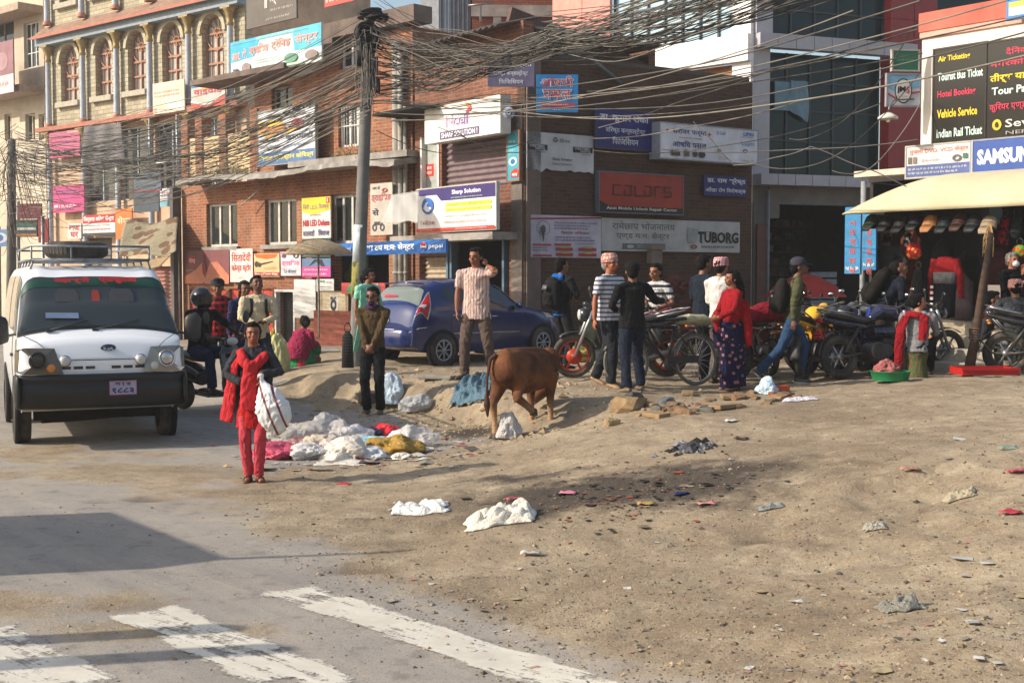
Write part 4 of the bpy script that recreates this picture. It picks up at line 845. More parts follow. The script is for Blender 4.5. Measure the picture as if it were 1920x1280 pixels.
# signs on the brick house
h_ = 'signs on the red brick house'
board(FA, 'driving_school_sign', 'large sky blue sign with pink lettering and small vehicle pictures', 'sign', (437, 98, 606, 106), '#c8d8d4', [], .6, .05, None, h_) if False else None
board(FA, 'driving_school_sign', 'large sky blue sign with pink lettering and small vehicle pictures', 'sign', None, '#cddad4', [
    ('p', '#39a8c8', (0, 1, 0, 1), [(0, .42), (.28, .48), (.35, 1), (0, 1)]), ('p', '#52b4cc', (0, 1, 0, 1), [(.72, .4), (1, .4), (1, 1), (.7, 1)]), ('r', '#7cc4d0', (.3, .72, .9, 1)), ('t', '#dca49c', (.02, .20, .45, .75), 'आर. के.', .03), ('t', '#d8948c', (.22, .44, .48, .82), 'ड्राइभिङ', .03), ('t', '#d8948c', (.47, .68, .50, .84), 'ट्रेनिङ', .03), ('t', '#dc9c94', (.73, .97, .52, .84), 'सेन्टर', .03),
    ('g', '#7a9a9c', (.3, .62, .24, .38), 2), ('g', '#88aaaa', (.02, .95, .90, .96), 1), ('c', '#3c4248', (.02, .055, .06, .17), .6), ('c', '#3c4248', (.08, .115, .06, .17), .6), ('r', '#4a5058', (.035, .1, .17, .22)), ('c', '#8c7c78', (.14, .24, .08, .34)), ('c', '#5c8c74', (.62, .76, .1, .36)), ('c', '#8a7a74', (.84, .97, .08, .34)), ('r', '#b8d0b0', (.58, .82, .03, .09))], .75, .05, None, h_,
    local=(FA.u(437, .75), FA.u(606, .75), FA.z(520, 130, .75), FA.z(520, 130, .75) + (FA.z(606, 36, .75) - FA.z(606, 108, .75))))
board(FA, 'institute_sign', 'grey brown hoarding with pale lettering at the top of the picture', 'sign', None, '#5c544c', [
    ('t', '#c4bcb4', (.45, .95, .32, .62), 'पत्र तालिम', .03), ('t', '#8c3028', (.45, .8, .68, .92), 'अभि', .03), ('g', '#a8a098', (.5, .95, .2, .28), 1), ('g', '#a8a098', (.4, .97, .06, .13), 1), ('r', '#b8b0a8', (.38, .44, .3, .5))], .5, .05, None, h_,
    local=(FA.u(467, .5), FA.u(560, .5), FA.z(467, 55, .5), FA.z(467, 55, .5) + 1.3))
board(FA, 'top_banner', 'red and white banner on the roof edge above the parapet', 'banner', None, '#b84a3c', [('g', '#e0d0c8', (.05, .95, .12, .45), 1), ('g', '#e0d0c8', (.05, .95, .6, .8), 1)], .3, .03, None, h_,
    local=(FA.u(612, .3), FA.u(668, .3), FA.z(612, 14, .3), FA.z(612, 14, .3) + .5))
board(FA, 'campus_poster', 'faded yellow, white and blue hoarding half hidden by cables', 'sign', (484, 212, 591, 300), '#c8ccd0', [
    ('r', '#d8bc3c', (0, .45, .58, .82)), ('r', '#c08050', (.0, .5, .6, .72)), ('p', '#d0a040', (0, 1, 0, 1), [(.1, .5), (.75, .58), (.8, .66), (.2, .6)]), ('r', '#4a6c98', (0, 1, 0, .22)), ('t', '#d4c848', (.02, .98, .05, .18), 'शिक्षा प्रतिष्ठान कोचिङ्ग', .02), ('t', '#4c5c74', (.5, .97, .42, .54), 'काठमाडौं', .02), ('g', '#5c84b4', (.45, .96, .28, .36), 1), ('g', '#6c7488', (.03, .4, .28, .5), 2), ('c', '#a8505c', (.6, .82, .62, .8)), ('g', '#70747c', (.5, .95, .84, .94), 1)], .35, .06, '#8a8c8c', h_)
board(FA, 'furnishing_sign', 'white sign with yellow top and red and blue lettering between the windows', 'sign', (566, 372, 620, 446), '#d4cfc8', [
    ('p', '#d8c234', (0, 1, 0, 1), [(0, 1), (0, .66), (.4, .58), (1, .68), (1, 1)]), ('t', '#5a4878', (.05, .95, .68, .85), 'निली L.E.D. डिलक्स', .01), ('g', '#6a6a6a', (.3, .7, .54, .6), 1), ('t', '#b02838', (.04, .97, .30, .46), 'Nilli LED Deluxe', .03), ('t', '#34346c', (.04, .45, .06, .22), 'काठमाडौं', .02), ('t', '#34346c', (.58, .97, .06, .22), 'विराज', .02), ('r', '#b83030', (.86, .97, .85, .98)), ('r', '#e0d8d0', (.9, .93, .87, .96))], .2, .04, None, h_)
board(FA, 'green_screen_sign', 'dark teal poster directly under the yellow topped sign', 'poster', (566, 449, 620, 482), '#25443f', [('p', '#2e8c5c', (0, 1, 0, 1), [(.02, .5), (.4, .85), (.95, .75), (.9, .55), (.3, .45)]), ('r', '#7c9c98', (.05, .5, .1, .2))], .2, .03, None, h_)
board(FA, 'pink_footer_poster', 'blue poster with hot pink bottom band by the doorway', 'poster', (566, 485, 620, 519), '#5a7498', [('r', '#cc3c88', (0, 1, 0, .55)), ('g', '#e8c8d8', (.08, .92, .3, .48), 1), ('g', '#e8c8d8', (.03, .95, .06, .24), 1), ('p', '#20242c', (0, 1, 0, 1), [(.25, .58), (.45, .95), (.7, .95), (.8, .58), (.7, .58), (.5, .85)])], .2, .03, None, h_)
board(FA, 'blank_poster', 'large blank white paper sheet on the wall beside the door', 'poster', (551, 524, 592, 597), '#d2d0cc', [], .12, .02, None, h_)
board(FA, 'notice_poster', 'white notice sheet with green and grey lettering', 'poster', (593, 523, 626, 547), '#ccccc6', [('t', '#4c7c5c', (.05, .5, .6, .9), 'सूचना', .02), ('g', '#8a8a8a', (.05, .95, .1, .5), 2), ('g', '#b06060', (.6, .95, .65, .85), 1)], .14, .02, None, h_)
board(FA, 'cola_poster', 'reddish poster of hands holding a bottle beside the shop name', 'poster', (346, 470, 430, 532), '#7c4648', [('c', '#bc3428', (.08, .27, .55, .85)), ('t', '#e0c8bc', (.1, .25, .62, .78), 'पेय', .02), ('p', '#c87c5c', (0, 1, 0, 1), [(0, 0), (0, .22), (.25, .40), (.4, .62), (.46, .60), (.42, .3), (.5, .1), (.4, 0)]), ('p', '#c07458', (0, 1, 0, 1), [(.45, 0), (.5, .3), (.58, .62), (.75, .66), (.85, .5), (1, .25), (1, 0)]), ('p', '#8a2c24', (0, 1, 0, 1), [(.42, .3), (.41, .55), (.44, .7), (.435, .92), (.47, .92), (.465, .7), (.5, .55), (.5, .3)]), ('g', '#d8c0b0', (.03, .25, .38, .42), 1)], .1, .02, None, h_)
board(FA, 'cold_store_sign', 'white panel with two lines of tall red lettering', 'sign', (431, 467, 474, 529), '#d8cec4', [('t', '#b03028', (.07, .93, .60, .90), 'सितादेवी', .02), ('t', '#b03028', (.07, .93, .28, .56), 'कोल्ड स्टोर', .02), ('g', '#8a8488', (.4, .62, .1, .16), 1)], .1, .02, None, h_)
board(FA, 'guitar_poster', 'cream poster with a dark electric guitar and orange arc', 'poster', (476, 476, 524, 519), '#d4b484', [('p', '#c86428', (0, 1, 0, 1), [(.02, .98), (.95, .98), (.85, .82), (.5, .76), (.1, .84)]), ('c', '#382c28', (.03, .2, .42, .68)), ('c', '#382c28', (.16, .3, .42, .62)), ('p', '#382c28', (0, 1, 0, 1), [(.25, .5), (.75, .64), (.76, .68), (.25, .58)]), ('r', '#a83028', (0, 1, .04, .2)), ('t', '#e8dcd0', (.05, .95, .06, .18), 'गितार प्रशिक्षण केन्द्र', .02), ('g', '#8a7458', (.4, .95, .3, .44), 2)], .1, .02, None, h_)
board(FA, 'pink_driving_poster', 'white poster with large pink lettering beside the doorway', 'poster', (526, 472, 564, 517), '#d0c0c8', [('t', '#c45c8c', (.06, .94, .38, .66), 'ड्राइभिङ', .02), ('t', '#4a7c88', (.2, .8, .12, .3), 'Li driver', .01), ('c', '#4a4468', (.06, .3, .74, .9)), ('c', '#384048', (.65, .92, .72, .92), .5), ('r', '#c890a8', (0, 1, .92, 1))], .1, .02, None, h_)
board(FA, 'pillar_driving_sign', 'white weathered sign with red and black lettering right of the pole', 'sign', (694, 345, 736, 440), '#b8b0a4', [('t', '#a04048', (.05, .95, .62, .82), 'ड्राइभिङ', .02), ('t', '#30303c', (.1, .4, .38, .52), 'से', .03), ('t', '#30303c', (.1, .45, .88, .95), 'आर के', .01), ('c', '#3a3a40', (.1, .3, .08, .22), .6), ('c', '#3a3a40', (.45, .65, .08, .22), .6), ('r', '#3a3a40', (.2, .55, .2, .26)), ('c', '#a04048', (.55, .8, .82, .9), .5)], .3, .03, None, h_)
for i, (a, b, lab) in enumerate(((547, 599, 'cream cupboard door with a black drawing, upper one beside the counter'), (603, 650, 'cream cupboard door with blue and red print, lower one beside the counter'))):
    board(FA, 'stall_cabinet', lab, 'cabinet', (600, a, 653, b), '#c4b494', [('r', '#cfcac2', (.35, .65, .1, .9)), ('c', '#2c2c30', (.38, .6, .3, .75), .4) if i == 0 else ('t', '#b84048', (.38, .62, .5, .65), 'सूचना', .02), ('g', '#30303a', (.38, .62, .7, .85), 1), ('g', '#40707c', (.38, .62, .2, .35), 1), ('r', '#a89878', (.05, .07, .05, .95)), ('r', '#a89878', (.93, .95, .05, .95))], .45, .35, '#5c4634', 'stall cabinets')
board(FA, 'juice_poster', 'colourful green poster inside the snack counter', 'poster', (640, 480, 690, 535), '#3c6a3c', [('c', '#8a9c34', (.1, .6, .1, .5)), ('r', '#3c8c9c', (.0, 1, .0, .12)), ('p', '#b8c4a8', (0, 1, 0, 1), [(.3, .5), (.45, .95), (.5, .95), (.4, .5)]), ('c', '#a84828', (.55, .9, .4, .75))], -.6, .02, None, h_)
board(FA, 'counter_panel', 'pink and green printed panel on the front of the counter', 'poster', (640, 530, 722, 552), '#b03c3c', [('p', '#3c8c58', (0, 1, 0, 1), [(.1, .1), (.2, .9), (.5, .8), (.4, .1)]), ('p', '#c8b83c', (0, 1, 0, 1), [(.4, .1), (.5, .8), (.6, .8), (.55, .1)]), ('r', '#c8bcb0', (.7, .85, .1, .9))], .52, .02, None, h_)
# far left: signs on the ornate building's lower floors
n_ = 'signs on the ornate building'
for nm, lab, bx, colr, it, off in (
    ('pink_banner', 'pink banner with white lettering under the balcony ledge', (92, 250, 150, 292), '#cc5c84', [('g', '#8c3c64', (.05, .6, .72, .84), 1), ('g', '#984870', (.04, .95, .52, .66), 1), ('g', '#eacccc', (.05, .9, .12, .3), 1), ('r', '#c89090', (.6, 1, .9, 1))], .3),
    ('magenta_banner', 'magenta banner hanging lower on the ornate building', (99, 350, 158, 396), '#c83c7c', [('g', '#6c60a0', (.1, .9, .62, .86), 2), ('g', '#ecd0d8', (.04, .95, .12, .34), 1)], .3),
    ('cream_hoarding', 'cream hoarding with faint red lettering between two columns', (286, 158, 346, 207), '#d4c8b0', [('g', '#d09c8c', (.05, .9, .5, .75), 2), ('r', '#b8ccc0', (.5, .95, .1, .4)), ('r', '#c4a090', (.02, .12, .05, .2))], .45),
    ('noodle_sign', 'small sign with red, blue and yellow swirls on the ledge', (358, 157, 422, 196), '#b8b0a8', [('p', '#c84838', (0, 1, 0, 1), [(0, 0), (0, .25), (.5, .08), (1, .38), (1, 0)]), ('p', '#3c7ca8', (0, 1, 0, 1), [(0, .8), (1, .85), (1, 1), (0, 1)]), ('t', '#b83844', (.08, .92, .48, .78), 'वाईवाई', .02), ('p', '#d0a83c', (0, 1, 0, 1), [(.3, .7), (.5, .95), (.7, .7)]), ('p', '#dcd8d0', (0, 1, 0, 1), [(0, .3), (.5, .12), (1, .45), (1, .4), (.5, .05), (0, .24)])], .5),
    ('snack_house_sign', 'small white vertical sign with two red words', (127, 420, 152, 447), '#d4ccc4', [('t', '#a83038', (.08, .92, .52, .9), 'खाजा', .03), ('t', '#a83038', (.2, .8, .08, .45), 'घर', .03)], .3),
    ('oil_shop_sign', 'white and red sign board above the grey shutter', (155, 404, 216, 441), '#d0d0cc', [('r', '#b02c34', (0, 1, .6, 1)), ('t', '#e8dcd8', (.03, .97, .64, .94), 'सिर्जना अटिक सेन्टर', .03), ('g', '#3c7c68', (.03, .95, .44, .55), 1), ('g', '#b03c44', (.03, .97, .24, .38), 1), ('r', '#282c30', (0, 1, 0, .14))], .3),
    ('orange_sign', 'plain orange board beside the tattered canopy', (216, 392, 248, 448), '#d4702c', [('t', '#dcc0a0', (.1, .9, .5, .75), 'सेवा', .02)], .4),
    ('slate_sign', 'blue grey double board sign hanging over the shops', (250, 326, 302, 358), '#4c5c6c', [('g', '#2c343c', (.1, .9, .55, .8), 1), ('g', '#2c343c', (.1, .9, .2, .4), 1), ('r', '#8c2c38', (0, 1, .0, .08))], 1.4),
    ('lower_slate_sign', 'dark grey board just below the blue grey sign', (250, 362, 298, 396), '#3c4650', [('g', '#20262c', (.2, .9, .6, .8), 1)], 1.4),
    ('white_roof_sign', 'white sign with red writing beside the brick house corner', (299, 354, 335, 386), '#c8ccd0', [('g', '#a04858', (.1, .9, .5, .85), 2), ('r', '#7cb4c4', (0, 1, 0, .3))], .6)):
    board(FN, nm, lab, 'sign', bx, colr, it, off, .04, None, n_)
# frontal street signs far left
FS = Fac(60, 36, 1, -.25)
for nm, lab, bx, colr, it in (
    ('red_emblem_sign', 'dark red oval edged sign above the green striped sign', (33, 382, 78, 410), '#6c2830', [('g', '#b08088', (.1, .9, .25, .45), 1), ('c', '#94343c', (.2, .8, .45, .95), .8)]),
    ('green_striped_sign', 'dark sign with green, white and orange stripes near the far pole', (28, 412, 70, 444), '#38383c', [('r', '#2c5c48', (.05, .95, .6, .8)), ('r', '#b0b0ac', (.1, .95, .4, .55)), ('r', '#a0703c', (.02, .98, .05, .18))]),
    ('red_side_sign', 'plain red sign right of the green striped sign', (71, 410, 91, 455), '#8c302c', []),
    ('blue_picture_sign', 'blue and white sign at the left edge behind the van rack', (-20, 430, 18, 462), '#6c8cb4', [('c', '#c4ccd4', (.2, .9, .2, .8)), ('c', '#4c6ca0', (.3, .7, .3, .7))])):
    board(FS, nm, lab, 'sign', bx, colr, it, 0, .05, None, 'street signs at the far left')
board(FQ, 'pink_hoarding', 'dusky pink and white hoarding on the cream building', 'sign', (-40, 90, 26, 172), '#8c6068', [('r', '#c8c0c0', (0, 1, 0, .35)), ('g', '#a87078', (.1, .9, .1, .25), 1), ('c', '#a07c80', (.5, .85, .45, .8))], 1.1, .04, None, n_)
# ticket building signs
k_ = 'travel shop signs'
board(FE, 'ticket_board', 'black window board listing tickets in yellow, white and red', 'sign', (1752, 95, 1846, 266), '#14120f', [
    ('t', '#d8c020', (.08, .70, .855, .93), 'Air Ticketing', .03), ('t', '#c0d4cc', (.08, .95, .67, .755), 'Tourist Bus Ticket', .03), ('t', '#c02848', (.08, .82, .48, .57), 'Hotel Booking', .03), ('t', '#d8c020', (.08, .86, .285, .375), 'Vehicle Service', .03), ('t', '#c0d4cc', (.08, .96, .08, .17), 'Indian Rail Ticket', .03)], .06, .04, '#2a221c', k_, rough=.25)
board(FE, 'tour_board', 'black window board with a yellow round logo at the right edge', 'sign', (1852, 82, 1975, 258), '#14120f', [
    ('t', '#c02848', (.28, .62, .855, .93), 'दैनिक', .02), ('t', '#c02848', (.05, .95, .75, .82), 'नगरकोट बस', .02), ('t', '#d8c020', (.05, .80, .585, .69), 'तीर्थ यात्रा', .03), ('t', '#c0d4cc', (.08, .95, .45, .55), 'Tour Package', .03), ('t', '#c02848', (.05, .92, .30, .40), 'कुरियर एण्ड कार्गो', .02), ('c', '#d8b820', (.10, .24, .12, .23)), ('t', '#14120f', (.14, .20, .145, .205), 'e', .04), ('t', '#d0ccc4', (.30, .85, .14, .22), 'Sewa', .01), ('t', '#98948c', (.31, .85, .07, .105), 'NEPAL', .01)], .06, .04, '#2a221c', k_, rough=.25)
board(FE, 'phone_brand_sign', 'deep blue sign with bold white lettering above the awning', 'sign', (1822, 266, 2010, 315), '#30509a', [('t', '#e4e6ec', (.06, .70, .28, .74), 'SAMSUNG', .05)], .35, .15, '#8c90a0', k_, rough=.4)
board(FE, 'video_shop_sign', 'white and blue sign with faded pink lettering left of the blue one', 'sign', (1700, 277, 1821, 325), '#d0ccc8', [('r', '#4c5a8c', (0, 1, 0, .38)), ('t', '#c87868', (.05, .95, .72, .93), 'पुजारी DVD. VCD सेन्टर', .02), ('g', '#b8bcc8', (.03, .96, .06, .32), 2), ('r', '#645c58', (.03, .09, .44, .66)), ('r', '#7c7068', (.11, .17, .44, .66)), ('g', '#9a9a9a', (.25, .6, .45, .6), 1), ('c', '#5c5c60', (.72, .86, .42, .64), .5), ('r', '#3a6a5c', (.88, .95, .5, .66))], .35, .12, '#a8a49c', k_)
board(FE, 'corner_advert', 'small blue and white sign cut by the top right corner', 'sign', (1888, -40, 1935, 32), '#2c80c0', [('r', '#d8dcdc', (.1, 1, .1, .42)), ('r', '#c8b84c', (.1, 1, .3, .42)), ('c', '#d8dcdc', (.3, .8, .6, .9))], .3, .05, None, k_)
FG = Fac(1700, 20.8, 1, .13)
board(FG, 'green_side_sign', 'green sign sticking out from the ticket building', 'sign', (1675, 95, 1722, 132), '#2c6a54', [('g', '#6c9484', (.15, .9, .45, .6), 1), ('r', '#a8382c', (-.08, .1, .95, 1.08))], 0, .05, '#a8a49c', k_)
board(FG, 'round_logo_sign', 'white and blue sign with round logo sticking out below the green one', 'sign', (1665, 140, 1724, 198), '#c4c4cc', [('p', '#78a4c0', (0, 1, 0, 1), [(0, .55), (.3, .4), (.6, .5), (1, .6), (1, 1), (0, 1)]), ('p', '#a84040', (0, 1, 0, 1), [(0, .4), (.3, .22), (.6, .4), (1, .48), (1, .42), (.6, .34), (.3, .16), (0, .34)]), ('c', '#26242c', (.21, .75, .06, .88)), ('c', '#d0ccc8', (.24, .72, .10, .84)), ('t', '#181820', (.28, .55, .38, .62), 'jM', .05), ('t', '#b83038', (.57, .68, .38, .62), 'S', .04), ('g', '#70788c', (.3, .66, .26, .31), 1)], 0, .05, '#8c8c90', k_)
# street lamp on the ticket building
c = P(1665, 222, 20.4); e = empty('wall_lamp', TR(c), 'white bowl shaped lamp under the round logo sign', 'lamp'); m = MB(); m.lathe([(.02, .09), (.05, .085), (.10, .055), (.155, .02), (.158, -.01), (.15, -.015)], TR(0, 0, 0), 24); m.build('lamp_shade', mat((.62, .60, .52), .5), e)
m = MB(); m.ball((0, 0, -.03), .035, 10); m.build('bulb', mat((.7, .7, .66), .3), e); m = MB(); m.tube([(0, 0, .08), (.02, 0, .18), (.12, .1, .3), (.5, .3, .34)], .014, 6); m.build('arm', STEEL, e)

# ---------------------------------------------------------------- canopies, umbrella, cloths
def sheet(name, fn, nu, nv, mt, label, cat, th=.006, group=None, par=None, smooth=True):
    m = MB(); m.grid(fn, nu, nv, smooth); o = m.build(name, mt, par); s = o.modifiers.new('s', 'SOLIDIFY'); s.thickness = th
    if label: tag(o, label, cat, group)
    return o
TARP = cloth('#8f866f', '#6b5340', 'speck', 3., fold=.5)
a, b, c, d = P(236, 412, 35), P(335, 409, 34), P(331, 472, 32.6), P(224, 476, 33.4)
sheet('tattered_canopy', lambda u, v: (a * (1 - u) + b * u) * (1 - v) + (d * (1 - u) + c * u) * v + V((0, -.1 * math.sin(v * 3), .05 * math.sin(u * 9 + v * 4) - .08 * math.sin(u * 3.14))), 24, 14, TARP, 'grey stained canopy with faded brown lettering', 'canopy')
CAN = ((Vc, px) for Vc, px in ((b.copy(), 335), (a.copy(), 236))); CAN = list(CAN)
e1, f1, g1_, h1 = P(232, 488, 33.4), P(322, 478, 32.4), P(300, 500, 31.6), P(226, 500, 32.4)
sheet('cloth_awning', lambda u, v: (e1 * (1 - u) + f1 * u) * (1 - v) + (h1 * (1 - u) + g1_ * u) * v + V((0, 0, -.05 * math.sin(u * 3.14))), 14, 6, cloth('#a08a68'), 'tan cloth awning above the red shutter', 'awning')
NETG = newmat('shade_net', .9); t = NETG[1]; t.bsdf.inputs['Base Color'].default_value = (.16, .15, .155, 1); t.bsdf.inputs['Alpha'].default_value = .8; NETG = NETG[0]
a3, b3, c3, d3 = P(158, 238, 40.8), P(228, 230, 39.6), P(236, 300, 39.2), P(156, 308, 40.4)
sheet('shade_net', lambda u, v: (a3 * (1 - u) + b3 * u) * (1 - v) + (d3 * (1 - u) + c3 * u) * v + V((0, -.25 * math.sin(u * 14 + v * 2) * .3, -.25 * v * math.sin(u * 3.14))), 30, 12, NETG, 'grey shade net hung below the balcony ledge', 'net')
um_ = P(597, 476, 26); e = empty('market_umbrella', TR(um_), 'faded beige umbrella sheltering the snack counter', 'umbrella')
m = MB(); m.lathe([(.02, .30), (.25, .26), (.5, .16), (.74, 0), (.72, -.015)], None, 16); m.build('canopy', cloth('#c0aa88'), e); m = MB(); m.tube([(0, 0, .28), (0, 0, -1.7)], .02, 6); m.build('pole', OLDWOOD, e)
# plastic greenhouse-like cover over the counter roof
a4, b4, c4, d4 = P(735, 365, 26.6), P(786, 358, 26.1), P(785, 416, 25.4), P(712, 420, 26.2)
pl = newmat('clear_plastic', .25); pl[1].bsdf.inputs['Base Color'].default_value = (.55, .54, .5, 1); pl[1].bsdf.inputs['Alpha'].default_value = .55
sheet('plastic_cover', lambda u, v: (a4 * (1 - u) + b4 * u) * (1 - v) + (d4 * (1 - u) + c4 * u) * v + V((0, 0, .05 * math.sin(u * 11) * math.sin(v * 7))), 16, 12, pl[0], 'crumpled clear plastic cover beside the violet banded sign', 'plastic cover')
# wooden prop and dark chicken-wire on the wall etc.
m = MB(); m.tube([P(508, 338, 31.2), P(452, 385, 31.8)], .018, 5); tag(m.build('support_stick', OLDWOOD), 'thin stick propped under the concrete eave', 'stick')

# ---------------------------------------------------------------- poles and cables
pb = on(664, 20.8); top = P(693, 22, 20.6); e = empty('utility_pole', TR(pb), 'grey concrete utility pole loaded with cable coils', 'pole')
tp = top - pb; m = MB(); n = 14; m.tube([tp * (i / n) - V((0, 0, .3)) * (1 - i / n) for i in range(n + 1)], [.115 - .03 * i / n for i in range(n + 1)], 16); m.build('shaft', mat((.17, .167, .16), .85, dirt=.35, scale=3, bump=.3), e)
def ring(fz0, fz1, r_, mt, nm):
    m = MB(); m.tube([tp * fz0, tp * fz1], r_, 16); return m.build(nm, mt, e)
ring(.30, .405, .110, mat((.50, .56, .58), .7, dirt=.4, scale=9), 'white_wrap'); ring(.20, .30, .113, cloth('#8c8448', '#55543c', 'speck', 9.), 'yellow_poster'); ring(.885, .93, .115, STEEL, 'clamp')
BLKC = mat((.016, .016, .017), .65, dirt=.5); CAB = mat((.10, .092, .08), .7, dirt=.5, scale=2); CAB2 = mat((.20, .18, .15), .7, dirt=.4, scale=2); CAB3 = mat((.035, .033, .03), .7)
r = random.Random(3)
for (px, py, rr, tt) in ((688, 66, .17, .035), (684, 62, .13, .03), (692, 76, .15, .03), (697, 24, .16, .04), (706, 33, .17, .03), (688, 30, .13, .03)):
    m = MB(); c_ = P(px, py, 20.45)
    for k in range(7): m.torus(c_ + V((r.uniform(-.03, .03), r.uniform(-.05, .05), r.uniform(-.03, .03))), (r.uniform(-.4, .4), -1, r.uniform(-.2, .2)) if py > 40 else (r.uniform(-.2, .2), r.uniform(-.2, .2), 1), rr * r.uniform(.75, 1.1), tt * .4, 22, 5)
    o = m.build('cable_coil', BLKC); o.parent = e; o.matrix_basis = TR(-pb)
for px, py in ((676, 100), (672, 110), (703, 122), (697, 150), (707, 160)): m = MB(); c_ = P(px, py, 20.4) - pb; m.tube([c_ + V((0, 0, .12)), c_ - V((0, 0, .12))], .05, 10); m.build('joint_box', BLKC, e)
p2 = on(18, 30); e2 = empty('far_pole', TR(p2), 'thin dark pole wrapped in tangled cables at the left', 'pole'); t2 = P(22, 262, 30) - p2
m = MB(); m.tube([V((0, 0, -.2)), t2], [.13, .09], 10); m.build('shaft', mat((.13, .12, .11), .9), e2)

def span(mb, A, B, sag, rr, n=14, wob=.0, rg=None, k=4):
    pts = []; ph = rg.uniform(0, 6) if rg else 0
    for i in range(n + 1):
        t_ = i / n; p = A.lerp(B, t_); p = p - V((0, 0, sag * 4 * t_ * (1 - t_)))
        if wob: p = p + V((0, 0, wob * math.sin(t_ * 9 + ph) * t_ * (1 - t_) * 2)) + V((0, wob * math.sin(t_ * 7 + ph * 2) * t_ * (1 - t_), 0))
        pts.append(p)
    mb.tube(pts, rr, k, False)
def bundle(name, label, A, B, n, sag, sprA, sprB, mats, seed, rad=(.004, .0085), wob=.12, steps=16):
    """A, B: (px, py, d); many loose cables nobody could count"""
    rg = random.Random(seed); ms = [MB() for _ in mats]
    for i in range(n):
        a_ = P(A[0] + rg.gauss(0, sprA[0]), A[1] + rg.gauss(0, sprA[1]), A[2] + rg.gauss(0, .15)); b_ = P(B[0] + rg.gauss(0, sprB[0]), B[1] + rg.gauss(0, sprB[1]), B[2] + rg.gauss(0, .3))
        span(ms[rg.randrange(len(ms))], a_, b_, sag * rg.uniform(.65, 1.35), rg.uniform(*rad), steps, wob, rg)
    for k, (mb, mt) in enumerate(zip(ms, mats)):
        if mb.v: tag(mb.build(name, mt), label, 'cables', None, 'stuff')
C3 = (CAB, CAB2, CAB3)
D0 = 20.6
bundle('cable_bundle', 'tangle of cables sagging from the pole to the far left pole', (688, 150, D0), (30, 300, 30), 56, .65, (8, 24), (14, 28), C3, 1, wob=.3)
bundle('cable_bundle', 'upper cables sagging from the pole to the far left pole', (690, 70, D0), (35, 275, 30), 22, .5, (6, 20), (12, 20), C3, 2, wob=.2)
bundle('cable_bundle', 'low cables running from the pole to the far left pole', (686, 175, D0), (30, 345, 30), 24, .6, (6, 16), (14, 40), (CAB, CAB2), 3, wob=.35)
bundle('cable_bundle', 'cables leaving the far left pole to the left', (25, 300, 30), (-120, 330, 26), 26, .3, (10, 40), (10, 60), C3, 4)
bundle('cable_bundle', 'dense cables between the pole and the knot at the corner', (700, 60, D0), (1027, 78, 19.5), 42, .28, (6, 26), (6, 14), C3, 5, wob=.16)
bundle('cable_bundle', 'loose middle cables from the pole to the corner knot', (700, 110, D0), (1027, 82, 19.5), 44, .25, (6, 26), (5, 12), (CAB, CAB2), 6, wob=.25)
bundle('cable_bundle', 'low cables from the pole toward the right', (700, 165, D0), (1060, 85, 19), 20, .08, (6, 16), (25, 14), C3, 7, wob=.2)
bundle('cable_bundle', 'dense cables rising from the corner knot to the top right', (1027, 78, 19.5), (1540, -60, 13.5), 62, .25, (8, 18), (70, 24), C3, 8, wob=.12)
bundle('cable_bundle', 'thin cables rising over the glass building', (1027, 60, 19.5), (1500, -90, 13), 26, .1, (8, 20), (90, 20), (CAB, CAB2), 9, wob=.05)
bundle('cable_bundle', 'cables crossing low in front of the corner house', (700, 195, D0), (1010, 180, 19.5), 6, .04, (5, 14), (20, 14), (CAB, CAB2), 10)
bundle('cable_tangle', 'matted cables round the far left pole', (20, 285, 29.8), (60, 400, 29.5), 34, .25, (16, 20), (45, 50), C3, 12, wob=.7)
bundle('cable_tangle', 'matted cables hanging off the grey pole', (690, 80, 20.35), (690, 185, 20.35), 26, .0, (9, 14), (12, 14), C3, 13, wob=.5)
m = MB(); m.tube([P(1025, 60, 19.4), P(1028, 92, 19.4)], .02, 6); m.torus(P(1027, 82, 19.4), (1, 0, 0), .05, .012, 14, 5); tag(m.build('cable_clamp', BLKC), 'small black clamp gathering the cables at the corner', 'clamp')
# separate cables one can follow by eye
SC_ = [((1000, 165, 20), (1725, 2, 11), .15), ((960, 185, 20.5), (1960, -20, 9.5), .2), ((1000, 200, 20), (1925, 60, 10), .25), ((940, 205, 20.5), (1960, 95, 10), .3), ((830, 215, 20), (1730, 100, 14), .12), ((820, 205, 20.3), (1722, 75, 14), .15),
       ((700, 210, 20.6), (1722, 55, 14), .35), ((700, 225, 20.6), (1600, 20, 12), .3), ((1100, 172, 19.5), (1924, 30, 9.8), .1), ((1110, 260, 21.3), (1500, 190, 16), .1), ((1113, 282, 21.6), (1650, 195, 16), .25), ((1122, 240, 21.6), (1450, 130, 16), .03), ((1240, 280, 22), (1722, 262, 18), .1),
       ((700, 175, 20.6), (1440, 190, 18), .3), ((820, 238, 20.5), (985, 270, 21), .1), ((860, 250, 20.5), (990, 285, 21), .12), ((706, 245, 20.6), (1000, 262, 21), .3), ((1375, 310, 21), (1520, 275, 19), .05), ((1520, 275, 19), (1700, 350, 18), -.02), ((1300, 228, 21), (1375, 308, 21), 0), ((1480, 260, 19), (1720, 40, 14), .4),
       ((1560, 320, 18), (1725, 195, 17), .35), ((1400, 300, 18), (1722, 140, 15), .5), ((22, 268, 29.5), (-60, 200, 22), .1), ((60, 360, 29), (700, 180, 20.4), .9), ((110, 410, 29), (300, 430, 27), .3), ((25, 280, 29.8), (270, 400, 30), .3), ((700, 60, 20.4), (757, 148, 21.5), 0), ((350, 260, 25), (700, 130, 20.4), .25), ((330, 330, 28), (690, 190, 20.4), .4)]
